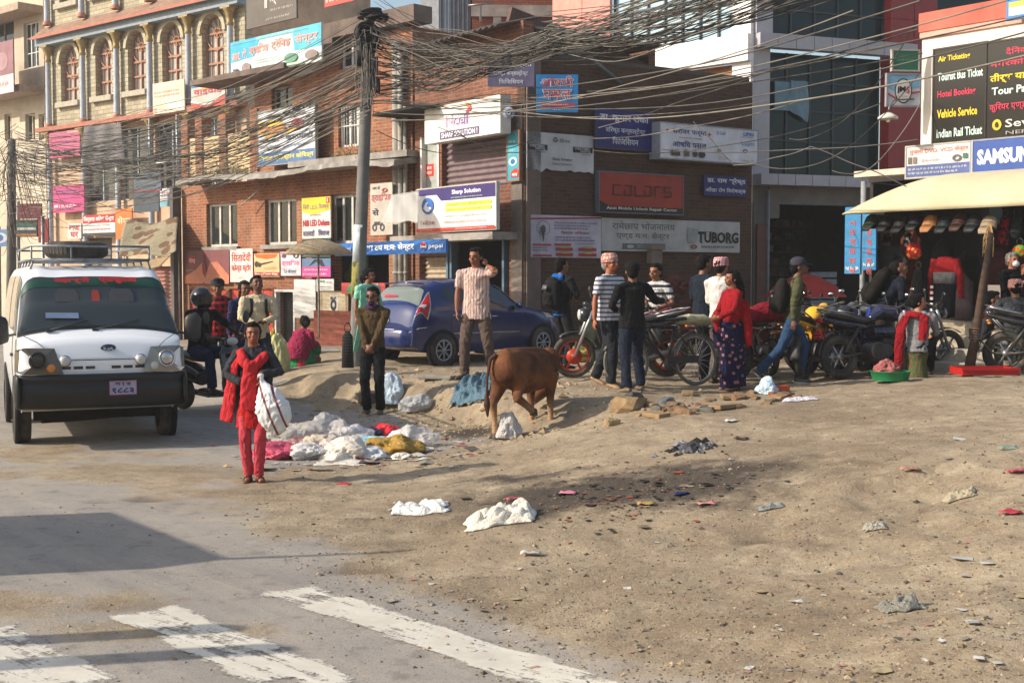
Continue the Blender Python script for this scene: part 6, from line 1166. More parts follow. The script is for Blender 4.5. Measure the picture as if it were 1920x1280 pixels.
J = person('young man in olive jacket and grey cap striding right with a backpack', 1487, 17.2, 1.70, 84, '#4c4c34', '#2c4664', '#15161c', '#5c3c2c', head=(0, 2), lean=(0, -.06), pel=(0, 0, .90), feet=((-.09, .46, .19), (.09, -.10, .09)), toes=[(0, -1, -.9), (0, -1, 0)], hands=((-.24, .02, .84), (.25, -.12, .82)), poles=((-.3, 1, 0), (.3, 1, 0)), hem=.86, shoe_h=1, w=.92); capc(J, '#34343c'); backpack(J, '#1c1a18', 'dark backpack on the striding man in the olive jacket', 1.02)
J = person('man in navy hooded top bending forward beside the motorbikes', 1668, 18.3, 1.72, 78, '#141a26', '#30281f', '#101010', '#6a4430', pel=(0, .12, .92), lean=(0, -.28), head=(0, 28), hands=((-.2, -.34, .98), (.2, -.36, 1.0)), poles=((-.5, .6, 0), (.5, .6, 0)), feet=((-.1, .2, .09), (.12, -.12, .09)), w=1.05, loose=1.08, face=0); backpack(J, '#16130f', 'large black backpack on the man bending over', 1.2)
J = person('woman in grey cardigan and red scarf sitting on a low woven stool', 1722, 16.9, 1.55, 160, '#7c7c7e', '#181414', '#141414', '#9a6244', pel=(0, 0, .42), lean=(0, -.08), feet=((-.16, -.40, .09), (.16, -.40, .09)), knees=((-.3, -1, .5), (.3, -1, .5)), hands=((-.2, -.42, .62), (.2, -.42, .62)), hem=.36, hair='bun', head=(-75, 6), w=1.05)
C = MB(); C.tube([(-.16, .10, .86), (0, .12, .92), (.12, .06, .94), (.14, -.06, .92)], [.05, .05, .05, .05], 10); C.tube([(.16, .08, .90), (.235, .13, .7), (.25, .14, .4), (.26, .12, .12)], [.06, .075, .07, .06], 10, True, (V((1, 0, 0)), .4)); C.tube([(-.1, .14, .9), (-.09, .17, .75), (-.07, .18, .55)], [.06, .07, .065], 10, True, (V((1, 0, 0)), .4)); fuse(C, .012, 2, 'scarf', cloth('#84101a', fold=.9), J['e'], .018, 3)
m = MB(); m.lathe([(.15, 0), (.13, .1), (.12, .2), (.14, .30), (.155, .33)], None, 18); o = m.build('woven_stool', cloth('#6a4c34', '#3a5c34', 'check', 16)); o.matrix_basis = TR(on(1722, 16.9)); tag(o, 'low round woven stool under the red scarf woman', 'stool')
# --- right edge
J = person('grey haired man in black coat and white face mask in front of the shop', 1897, 18.9, 1.62, 25, '#121214', '#1a1a1c', '#101010', '#8a5a44', z=.52, hair='grey', hands=((-.05, -.2, 1.25), (.08, -.14, 1.42)), poles=((-1, .2, -1), (1, .2, -1)), hp=((.6, -.3, .5), (0, -.1, 1)), head=(-10, 6), w=1.1)
m = MB(); m.ball(J['HM'] @ V((0, -.083, .075)), (.056, .045, .05), 10, J['HR']); m.build('face_mask', mat((.62, .64, .62), .8), J['e'])
J = person('man in grey tracksuit top with white stripes squatting behind the wooden post', 1853, 18.2, 1.66, 65, '#34363a', '#77746c', '#222222', '#7a4c34', pel=(0, .1, .44), lean=(0, -.14), feet=((-.16, -.30, .09), (.16, -.28, .09)), knees=((-.3, -1, .9), (.3, -1, .9)), hands=((-.15, -.45, .62), (.15, -.45, .6)), hem=.38, head=(10, 0))
m = MB()
for k in (-.015, .02): m.tube([J['sh'][0] + V((-.065, k, .03)), J['sh'][0].lerp(J['el'][0], .5) + V((-.055, k, .01)), J['el'][0] + V((-.045, k, 0))], .007, 5)
m.build('sleeve_stripe', WHITE, J['e'])
J = person('man in grey waistcoat and pink topi seated with his back to the street', 1906, 17.9, 1.62, 172, '#3a3c3e', '#55504a', '#222222', '#7a4c34', pel=(0, 0, .62), lean=(0, -.05), feet=((-.15, -.3, .09), (.15, -.3, .09)), knees=((-.2, -1, .5), (.2, -1, .5)), hands=((-.25, -.3, .75), (.25, -.3, .75)), hem=.52, face=0, w=1.15, z=.42); topi(J, '#b87c70', '#d0a090', 'speck', 40)
J = person('shopkeeper in grey waistcoat standing deep inside the cap shop', 1662, 21.6, 1.60, 160, '#3c3c3e', '#202022', '#141414', '#6a4430', z=zfl - .12, face=0, hands=((-.3, -.2, 1.1), (.2, -.2, 1.0))); topi(J, '#6c5a50', '#584840', 'speck', 40)
J = person('person in dark clothes in the shadow of the glass building shop', 1488, 31.5, 1.6, 20, '#2c1c16', '#241812', '#141414', '#5c3c2c', face=0, z=.4)
# ---------------------------------------------------------------- vehicles
RUB = mat((.022, .021, .02), .85, dirt=.3, dust=.35, scale=9); CHR = mat((.55, .55, .56), .25, .9, dirt=.3); BLKP = mat((.02, .02, .021), .45, dirt=.3, dust=.2); ALU = mat((.34, .34, .34), .4, .6, dirt=.4, dust=.2); ENG = mat((.09, .088, .085), .5, .5, dirt=.5, dust=.3)
REDG = mat((.42, .012, .01), .2); LAMP = glass((.55, .55, .52), .08, .8); AMB = mat((.6, .22, .04), .2); PLATE_R = mat('#b02c34', .5)
class Loft:
    """car skin: stations (y, sill, belt, top, half width, half roof width); front is -y"""
    def __init__(s, st, xs=(0, .14, .27, .40, .5)): s.st = st; s.k = xs
    def par(s, y):
        st = s.st
        for a, b in zip(st, st[1:]):
            if y <= b[0]:
                t = (y - a[0]) / (b[0] - a[0] + 1e-9); t = max(0, min(1, t)); t = t * t * (3 - 2 * t) * .35 + t * .65; return [p + (q - p) * t for p, q in zip(a, b)]
        return list(st[-1])
    def pt(s, y, v):
        _, zb, zm, zt, W, Wt = s.par(y); sg = -1 if v < .5 else 1; u = v if v < .5 else 1 - v
        C_ = [(W * .94, zb), (W, zb + (zm - zb) * .45), (W * .985, zm), (Wt, zt - .07), (Wt * .55, zt - .012), (0, zt)]; K = [0, .12, .26, .40, .46, .5]
        for i in range(5):
            if u <= K[i + 1] or i == 4:
                t = (u - K[i]) / (K[i + 1] - K[i]); P_ = [C_[max(i - 1, 0)], C_[i], C_[i + 1], C_[i + 2] if i < 4 else (-Wt * .55, zt - .012)]
                f = lambda a, b, c, d: .5 * (2 * b + (c - a) * t + (2 * a - 5 * b + 4 * c - d) * t * t + (3 * b - a - 3 * c + d) * t ** 3)
                return V((sg * f(*[p[0] for p in P_]), y, f(*[p[1] for p in P_])))
    def off(s, y, v, o):
        e = 1e-3; n = (s.pt(y, v + e) - s.pt(y, v - e)).cross(s.pt(y + .01, v) - s.pt(y - .01, v)); n.normalize()
        p = s.pt(y, v); c = V((0, y, .8))
        if n.dot(p - c) < 0 and abs(n.dot(V((1, 0, 0)))) > .3 or (abs(n.dot(V((1, 0, 0)))) <= .3 and n.z < 0): n = -n
        return p + n * o
    def body(s, mt, par, name='body', ny=90, nv=64):
        m = MB(); y0, y1 = s.st[0][0], s.st[-1][0]; m.grid(lambda a, b: s.pt(y0 + (y1 - y0) * b, min(max(a, 1e-5), 1 - 1e-5)), nv, ny)
        for y in (y0, y1): m.add([s.pt(y, i / nv) for i in range(nv + 1)], [tuple(range(nv + 1))])
        zb = s.st[0][1]; m.add([V((s.pt(y0 + (y1 - y0) * j / 20, k).x, y0 + (y1 - y0) * j / 20, s.par(y0 + (y1 - y0) * j / 20)[1])) for j in range(21) for k in (0, .9999)], [(2 * j, 2 * j + 1, 2 * j + 3, 2 * j + 2) for j in range(20)], False)
        return m.build(name, mt, par)
    def patch(s, name, mt, par, y0, y1, v0, v1, o=.006, nu=14, nv=14, quad=None):
        """quad: ((y,v) x4) corners instead of a straight box"""
        q = quad or ((y0, v0), (y1, v0), (y1, v1), (y0, v1)); m = MB()
        def fn(a, b):
            y = (q[0][0] * (1 - a) + q[1][0] * a) * (1 - b) + (q[3][0] * (1 - a) + q[2][0] * a) * b; v = (q[0][1] * (1 - a) + q[1][1] * a) * (1 - b) + (q[3][1] * (1 - a) + q[2][1] * a) * b; return s.off(y, v, o)
        m.grid(fn, nu, nv); return m.build(name, mt, par)
def wheel(par, c, r, w, side, rim='steel', rm=None):
    """side: +1 when the outer face looks along +x"""
    c = V(c); m = MB(); M = TR(c) @ RY(PI / 2)
    m.lathe([(r * .66, -w / 2), (r * .9, -w / 2), (r * .985, -w * .38), (r, -w * .2), (r, w * .2), (r * .985, w * .38), (r * .9, w / 2), (r * .66, w / 2), (r * .66, -w / 2)], M, 36); o = m.build('wheel', RUB, par)
    m = MB(); f = side; m.lathe([(r * .67, f * w * .46), (r * .62, f * w * .40), (r * .60, f * w * .15), (r * .5, f * w * (.05 if rim == 'alloy' else .22)), (r * .2, f * w * (.05 if rim == 'alloy' else .28)), (0, f * w * .28)], M, 30)
    if rim == 'alloy': m.m = 1; m.sm = m.sm
    o2 = m.build('rim', rm or ALU, o) if rim != 'alloy' else m.build('rim', [BLKP, ALU], o)
    if rim == 'alloy':
        m = MB(); m.torus(c + V((f * w * .40, 0, 0)), (1, 0, 0), r * .60, r * .06, 32, 6)
        for k in range(8):
            a = 2 * PI * k / 8; d1 = V((0, math.cos(a), math.sin(a))); m.tube([c + V((f * w * .44, 0, 0)) + d1 * r * .1, c + V((f * w * .42, 0, 0)) + d1 * r * .35, c + V((f * w * .38, 0, 0)) + d1 * r * .6], [r * .055, r * .04, r * .07], 6)
        m.cyl(c + V((f * w * .44, 0, 0)), (1, 0, 0), r * .13, .03, 14); m.build('alloy_spokes', mat((.42, .42, .43), .35, .7, dirt=.2), o)
    return o
def textpart(name, par, txt, O, X, Z, w_, h_, mt, bold=.02):
    m = MB(); put_text(m, txt, -w_ / 2, w_ / 2, -h_ / 2, h_ / 2, 0, bold); X = V(X).normalized(); Z = V(Z).normalized(); Y = Z.cross(X)
    M = Matrix(((X.x, Y.x, Z.x, O[0]), (X.y, Y.y, Z.y, O[1]), (X.z, Y.z, Z.z, O[2]), (0, 0, 0, 1))); m.v = [tuple(M @ V(v)) for v in m.v]; return m.build(name, mt, par)

# ------------------------------------------------ white van
vo = V((-4.655, 14.0, 0)); vy = math.atan2(.40, .916)
vo = V((-4.66, 14.25, 0)); VAN = empty('passenger_van', TR(vo) @ RZ(vy) @ Matrix.Diagonal((.925, .96, .985, 1)), 'white passenger van with black bumper and a roof rack', 'van', 'traffic on the road')
Lv = Loft([(-.97, .52, .72, .98, .80, .68), (-.93, .50, .80, 1.10, .87, .79), (-.86, .48, .95, 1.185, .895, .83), (-.70, .46, 1.12, 1.24, .905, .85), (-.42, .36, 1.16, 1.55, .905, .80), (-.12, .36, 1.17, 1.84, .905, .77), (.12, .36, 1.18, 1.93, .905, .77), (.6, .36, 1.18, 1.965, .90, .76), (3.3, .36, 1.18, 1.96, .90, .76), (3.62, .42, 1.15, 1.86, .88, .72), (3.72, .5, 1.0, 1.6, .84, .66)])
VP = paint('#e4e6e8', .22, .06); Lv.body(VP, VAN)
WSG, t = newmat('windscreen', .04, 0, .7); t.bsdf.inputs['Base Color'].default_value = (.03, .038, .037, 1)
Lv.patch('windscreen_seal', BLKP, VAN, 0, 0, 0, 0, .004, 20, 16, ((-.665, .335), (-.665, .665), (-.125, .635), (-.125, .365))); ws = Lv.patch('windscreen', WSG, VAN, 0, 0, 0, 0, .009, 20, 16, ((-.64, .345), (-.64, .655), (-.15, .625), (-.15, .375)))
st_ = Lv.patch('sun_strip', mat('#1a4438', .4), ws, 0, 0, 0, 0, .013, 20, 4, ((-.245, .372), (-.245, .628), (-.165, .622), (-.165, .378)))
nW = (Lv.off(-.2, .5, 1) - Lv.pt(-.2, .5)); zW = (Lv.pt(-.17, .5) - Lv.pt(-.24, .5)).normalized()
for a_, b_, tx in ((-.46, -.06, 'लहास्सी'), (.04, .48, 'प्याफुलला')): textpart('sun_strip_lettering', st_, tx, Lv.off(-.208, .5, .045) + V(((a_ + b_) / 2, 0, -.0)), (1, 0, 0), zW, b_ - a_, .10, mat('#b01c24', .5), .045)
for x_, wd, hh, c_, nm in ((-.33, .26, .19, (.045, .045, .05), 'driver_headrest'), (.28, .28, .20, (.045, .045, .05), 'seat_headrest'), (-.01, .09, .17, (.25, .03, .02), 'red_hanging')):
    m = MB(); q = [Lv.off(-.34, .5, .016) + V((x_ + a * wd / 2, 0, 0)) + zW * (b * hh / 2) for a, b in ((-.7, 1), (.7, 1), (1, .2), (1, -1), (-1, -1), (-1, .2))]; m.add(q, [tuple(range(6))]); m.build(nm, mat(c_, .5, dirt=.2), ws)
m = MB(); q = [Lv.off(-.56, .5, .02) + V((x_, 0, 0)) + zW * z_ for x_, z_ in ((-.58, -.02), (-.22, -.03), (-.22, .05), (-.58, .06))]; m.add(q, [(0, 1, 2, 3)]); m.build('dashboard_card', mat((.16, .22, .34), .5), ws)
m = MB()
for x0_, x1_ in ((-.55, -.12), (-.05, .45)): m.tube([Lv.off(-.66, .5, .03) + V((x0_, 0, -.03)), Lv.off(-.60, .5, .03) + V((x1_, 0, -.0))], .008, 5); m.cbox(Lv.off(-.66, .5, .02) + V((x0_, 0, -.03)), (.07, .04, .03))
m.build('wiper', BLKP, VAN)
# bumper
m = MB(); n = 40; prof = [(.0, .81), (.045, .80), (.06, .745), (.045, .73), (.045, .70), (.06, .685), (.055, .60), (.025, .46), (-.02, .44)]; vs = []
for i in range(n + 1):
    a = i / n; x_ = -.91 + 1.82 * a; ex = abs(a - .5) * 2; yb_ = -.99 + .10 * ex ** 4; back = max(0, ex - .93) * 4.2; L_ = []
    for o_, z_ in prof: L_.append((x_ * (1 - .0 * back) * 1.0, yb_ - o_ + back * .9 * 0, z_))
    vs += L_
K_ = len(prof); m.add(vs, [(i * K_ + j, (i + 1) * K_ + j, (i + 1) * K_ + j + 1, i * K_ + j + 1) for i in range(n) for j in range(K_ - 1)], True)
for k in (-1, 1): m.tube([(.90 * k, -1.0, .63), (.925 * k, -.90, .63), (.925 * k, -.70, .63), (.91 * k, -.42, .62)], [.17, .18, .18, .17], 12, True, (V((0, 0, 1)), .12))
o = m.build('bumper', mat((.010, .010, .011), .42, dirt=.2), VAN); so = o.modifiers.new('s', 'SOLIDIFY'); so.thickness = .02
m = MB(); m.cbox((.20, -1.075, .655), (.30, .012, .15)); pl_ = m.build('number_plate', mat('#9c98b0', .5), VAN, bevel=.004); m = MB()
for a, b in (((0, .07), (.30, .006)), ((0, -.07), (.30, .006))): m.cbox((.20, -1.084, .655 + a[1]), (b[0], .004, b[1]))
for k in (-1, 1): m.cbox((.20 + k * .147, -1.084, .655), (.006, .004, .146))
m.build('plate_border', mat('#a04860', .5), pl_)
textpart('plate_lettering', pl_, 'बा १ ज', (.20, -1.084, .695), (1, 0, 0), (0, 0, 1), .17, .04, BLKP, .03); textpart('plate_lettering', pl_, '१८८३', (.20, -1.084, .628), (1, 0, 0), (0, 0, 1), .24, .06, mat('#20285c', .5), .04)
# grille line, slots, badge
m = MB(); m.cbox((0, -.955, .955), (1.0, .03, .012)); [m.tube([(k * .84, -.74, 1.215), (k * .70, -.90, 1.15), (k * .55, -.968, 1.02), (k * .52, -.985, .97)], .005, 4) for k in (-1, 1)]; m.build('bonnet_seam', BLKP, VAN)
m = MB()
for k in (-1, 1):
    for j in range(3): m.cbox((k * (.14 + .13 * j), -.975, .875), (.10, .02, .03))
m.build('grille_slot', BLKP, VAN)
m = MB(); m.cbox((0, -.962, .88), (1.02, .03, .10)); m.build('grille_panel', VP, VAN, bevel=.006)
for k in (-1, 1):
    m = MB(); m.cyl((k * .41, -1.0, .95), (0, 1, 0), .062, .05, 22); f_ = m.build('fog_lamp', CHR, VAN); m = MB(); m.ball((k * .41, -1.025, .95), (.052, .02, .052), 16); m.build('lens', LAMP, f_)
    hl = MB(); q = [(-.955, .31), (-.60, .255), (-.60, .18), (-.955, .16)]
    hq = [(.50, 1.055, -.915), (.87, 1.075, -.80), (.89, .86, -.86), (.55, .84, -1.0)]
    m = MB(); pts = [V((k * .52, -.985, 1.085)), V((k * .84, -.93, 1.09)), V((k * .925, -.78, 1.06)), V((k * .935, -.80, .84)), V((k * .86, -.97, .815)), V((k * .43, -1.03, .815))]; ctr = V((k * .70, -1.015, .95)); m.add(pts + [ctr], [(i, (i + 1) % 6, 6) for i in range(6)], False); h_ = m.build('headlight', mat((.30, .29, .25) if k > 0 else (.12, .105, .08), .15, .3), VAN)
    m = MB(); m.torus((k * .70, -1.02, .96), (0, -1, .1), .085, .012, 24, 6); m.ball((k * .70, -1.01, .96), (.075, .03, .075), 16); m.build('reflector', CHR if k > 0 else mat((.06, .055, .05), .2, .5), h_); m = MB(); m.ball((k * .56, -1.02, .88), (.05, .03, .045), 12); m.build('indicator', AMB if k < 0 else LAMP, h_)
m = MB(); m.ball((0.06, -.948, 1.08), (.085, .02, .042), 24, RX(R(28))); bd = m.build('badge', mat((.04, .05, .08), .3), VAN); textpart('badge_lettering', bd, 'KIA', (.06, -.972, 1.073), (1, 0, 0), (0, .25, 1), .11, .04, CHR, .03)
# doors, windows, mirrors
for k, v in ((-1, 0), (1, 1)):
    f = (lambda q: q) if k < 0 else (lambda q: 1 - q)
    Lv.patch('door_window', WSG, VAN, 0, 0, 0, 0, .006, 8, 8, ((-.32, f(.268)), (.30, f(.268)), (.30, f(.385)), (-.02, f(.385)))); Lv.patch('side_window', WSG, VAN, .45, 1.6, f(.27), f(.385), .006); Lv.patch('side_window', WSG, VAN, 1.75, 3.3, f(.27), f(.385), .006)
    m = MB()
    for y_ in (-.42, .38): m.tube([Lv.off(y_, f(q), .002) for q in (.02, .08, .14, .2, .26)], .006, 4, False)
    m.build('door_seam', BLKP, VAN); m = MB(); m.cbox(Lv.off(.22, f(.20), .012), (.03, .14, .03)); m.build('door_handle', BLKP, VAN)
    # wheel, arch
    for y_ in (0, 2.55): m = MB(); m.cyl((k * .885, y_, .36), (1, 0, 0), .385, .06, 36); m.build('wheel_arch', mat((.006, .006, .006), .9), VAN); wheel(VAN, (k * .83, y_, .315), .315, .19, k)
    m = MB(); m.tube([(k * .90, -.45, 1.22), (k * 1.02, -.58, 1.20), (k * 1.04, -.56, 1.34)], .016, 6); m.tube([(k * 1.05, -.56, 1.12), (k * 1.07, -.56, 1.18), (k * 1.08, -.56, 1.36), (k * 1.06, -.56, 1.42)], [.07, .10, .10, .06], 12, True, (V((1, 0, 0)), .4)); m.build('wing_mirror', BLKP, VAN)
m = MB(); m.cbox((0, 0, .30), (1.4, .12, .12)); m.cbox((0, 1.4, .32), (.9, 2.2, .1)); m.tube([(-.6, .1, .22), (-.2, -.1, .25), (.3, -.1, .28)], .03, 8); m.build('underbody', mat((.02, .018, .016), .9), VAN)
# roof rack and spare tyre
m = MB(); zr_ = 2.03
for z_ in (zr_, zr_ + .15): m.tube([(-.68, .15, z_), (.68, .15, z_), (.68, 3.2, z_), (-.68, 3.2, z_), (-.68, .15, z_)], .014, 6)
for x_ in (-.68, -.23, .23, .68):
    for y_ in (.15, 3.2): m.tube([(x_, y_, zr_), (x_, y_, zr_ + .15)], .011, 5)
for y_ in (.15, .8, 1.5, 2.2, 2.9): m.tube([(-.68, y_, zr_ - .01), (.68, y_, zr_ - .01)], .014, 5); [m.tube([(k * .66, y_, zr_), (k * .70, y_, 1.90)], .012, 5) for k in (-1, 1)]
for x_ in (-.45, -.22, 0, .22, .45): m.tube([(x_, .15, zr_), (x_, 3.2, zr_)], .012, 5)
m.build('roof_rack', mat((.24, .25, .26), .45, .6, dirt=.5), VAN)
m = MB(); m.lathe([(.20, -.09), (.30, -.10), (.36, -.07), (.375, -.03), (.375, .03), (.36, .07), (.30, .10), (.20, .09), (.2, -.09)], None, 40)
for k in range(44): a = 2 * PI * k / 44; m.cbox((.372 * math.cos(a), .372 * math.sin(a), 0), (.012, .03, .10), Matrix.Rotation(a, 3, 'Z'))
o = m.build('spare_tyre', RUB, None, VAN.matrix_basis @ TR(-.12, .72, zr_ + .115)); tag(o, 'black spare tyre lying flat in the van roof rack', 'tyre')

# ------------------------------------------------ blue hatchback
rx, ry = -1.21, 21.5; cyw = math.atan2(.717, -.697); cgz = gz(rx, ry); ctr = V((rx, ry, 0)) + V((.717, .697, 0)) * 1.19 + V((-.697, .717, 0)) * .70
CAR = empty('parked_car', TR(ctr.x, ctr.y, cgz + .0) @ RZ(cyw) @ RX(R(-1.2)), 'dark blue hatchback parked behind the utility pole', 'car')
Lc = Loft([(-1.76, .42, .58, .66, .52, .42), (-1.70, .24, .60, .76, .70, .56), (-1.45, .22, .72, .88, .77, .64), (-1.0, .22, .82, .97, .79, .66), (-.78, .22, .86, 1.02, .79, .65), (-.25, .22, .90, 1.38, .795, .58), (.0, .22, .91, 1.45, .795, .585), (.5, .22, .93, 1.475, .795, .59), (1.0, .22, .97, 1.455, .79, .57), (1.35, .24, 1.0, 1.37, .78, .53), (1.62, .30, .98, 1.08, .74, .58), (1.70, .36, .88, .93, .70, .58), (1.74, .38, .70, .76, .66, .54)])
BP = paint('#052058', .2, .02); Lc.body(BP, CAR)
DG2 = glass((.02, .03, .03), .04, 1.)
Lc.patch('windscreen', DG2, CAR, 0, 0, 0, 0, .006, 14, 10, ((-.74, .35), (-.74, .65), (-.22, .62), (-.22, .38)))
RW, t = newmat('rear_glass', .1, 0, .6); t.bsdf.inputs['Base Color'].default_value = (.16, .19, .18, 1); rw = Lc.patch('rear_window', RW, CAR, 0, 0, 0, 0, .006, 14, 10, ((1.575, .36), (1.575, .64), (1.37, .60), (1.37, .40)))
m = MB(); c = Lc.off(1.52, .5, .012); m.ball(c + V((.18, 0, -.01)), (.16, .015, .07), 12, RX(R(-35))); m.ball(c + V((.05, 0, .0)), (.10, .013, .05), 12, RX(R(-35))); m.build('pink_cushion', cloth('#b85c6c', fold=.3), rw)
for k in (-1, 1):
    f = (lambda q: q) if k < 0 else (lambda q: 1 - q)
    Lc.patch('front_side_window', DG2, CAR, 0, 0, 0, 0, .006, 8, 8, ((-.66, f(.272)), (.12, f(.272)), (.10, f(.385)), (-.28, f(.385)))); Lc.patch('rear_side_window', DG2, CAR, 0, 0, 0, 0, .006, 8, 8, ((.20, f(.272)), (.86, f(.285)), (.76, f(.385)), (.18, f(.385))))
    Lc.patch('quarter_window', DG2, CAR, 0, 0, 0, 0, .006, 5, 5, ((.90, f(.29)), (1.12, f(.325)), (1.02, f(.37)), (.82, f(.385))))
    m = MB()
    for y_ in (.16, -.72, 1.0): m.tube([Lc.off(y_, f(q), .001) for q in (.02, .08, .14, .2, .26)], .005, 4, False)
    m.build('door_seam', BLKP, CAR); m = MB(); [m.tube([Lc.off(y_ - .08, f(.225), .018), Lc.off(y_ + .08, f(.225), .018)], .013, 6) for y_ in (.0, .9)]; m.build('door_handle', CHR, CAR)
    m = MB(); m.tube([Lc.off(-.6, f(.12), .008), Lc.off(.95, f(.12), .008)], .012, 5); m.build('side_moulding', mat((.4, .38, .33), .4, .3), CAR); m = MB(); m.tube([Lc.off(1.52, f(.15), .012), Lc.off(1.66, f(.15), .012), V((k * .58, 1.755, .60))], .012, 5); m.build('bumper_trim', CHR, CAR)
    for y_ in (-1.19, 1.19): m = MB(); m.cyl((k * .765, y_, .30), (1, 0, 0), .335, .06, 36); m.build('wheel_arch', mat((.006, .006, .006), .9), CAR); wheel(CAR, (k * .735, y_, .285), .285, .165, k, 'alloy')
    tl = Lc.patch('tail_light', REDG, CAR, 0, 0, 0, 0, .014, 8, 10, ((1.52, f(.20)), (1.70, f(.27)), (1.56, f(.335)), (1.34, f(.36)))); Lc.patch('clear_lens', mat((.55, .55, .55), .15), tl, 0, 0, 0, 0, .02, 6, 6, ((1.56, f(.262)), (1.63, f(.30)), (1.56, f(.32)), (1.48, f(.29)))); Lc.patch('light_border', mat((.5, .5, .5), .3, .5), tl, 0, 0, 0, 0, .010, 8, 10, ((1.50, f(.19)), (1.72, f(.265)), (1.57, f(.345)), (1.31, f(.372))))
    Lc.patch('headlight', LAMP, CAR, 0, 0, 0, 0, .01, 6, 6, ((-1.68, f(.28)), (-1.3, f(.25)), (-1.22, f(.33)), (-1.55, f(.38)))); m = MB(); m.ball((k * .86, -.55, .98), (.09, .05, .06), 12); m.build('wing_mirror', BP, CAR)
m = MB(); m.tube([(-.66, 1.68, .50), (-.4, 1.79, .50), (.4, 1.79, .50), (.66, 1.68, .50)], [.14, .16, .16, .14], 12, True, (V((0, 0, 1)), .28)); m.build('bumper', BP, CAR)
m = MB(); m.cbox((0, 1.80, .60), (.50, .012, .11)); p_ = m.build('number_plate', mat('#c8c0c4', .5), CAR); textpart('plate_lettering', p_, 'बा ८ च ३४१२', (0, 1.81, .60), (-1, 0, 0), (0, 0, 1), .42, .06, mat('#b02c38', .5), .03)
m = MB(); m.torus((0, 1.745, .80), (0, 1, .3), .045, .008, 20, 5); m.build('badge', CHR, CAR); m = MB(); m.tube([(-.5, 1.36, 1.40), (0, 1.40, 1.43), (.5, 1.36, 1.40)], [.04, .05, .04], 8, True, (V((0, 1, 0)), .3)); m.build('spoiler', BP, CAR)

# ------------------------------------------------ motorcycles, scooter, bicycle
def mwheel(par, c, r, rim_c=None, spokes=6, w=.085, wire=False):
    c = V(c); m = MB(); m.torus(c, (1, 0, 0), r - w * .5, w * .5, 40, 10); o = m.build('wheel', RUB, par); m = MB(); m.torus(c, (1, 0, 0), r - w * 1.05, w * .20, 36, 6, 1.6); m.build('rim', rim_c or BLKP, o)
    m = MB(); m.cyl(c, (1, 0, 0), .045, .12, 16)
    if wire:
        for k in range(32): a = 2 * PI * k / 32; s_ = (-1) ** k; m.tube([c + V((.03 * s_, .03 * math.cos(a), .03 * math.sin(a))), c + V((0, (r - w) * math.cos(a + .25 * s_), (r - w) * math.sin(a + .25 * s_)))], .0022, 3, False)
    else:
        for k in range(spokes): a = 2 * PI * k / spokes; m.tube([c, c + V((0, (r - w) * math.cos(a), (r - w) * math.sin(a)))], [.022, .014], 6)
    m.cyl(c + V((.05, 0, 0)), (1, 0, 0), .11, .006, 24) if not wire else None
    m.build('spokes' if wire else 'hub', mat((.3, .3, .3), .4, .7, dirt=.4) if wire else (rim_c or ALU), o); return o
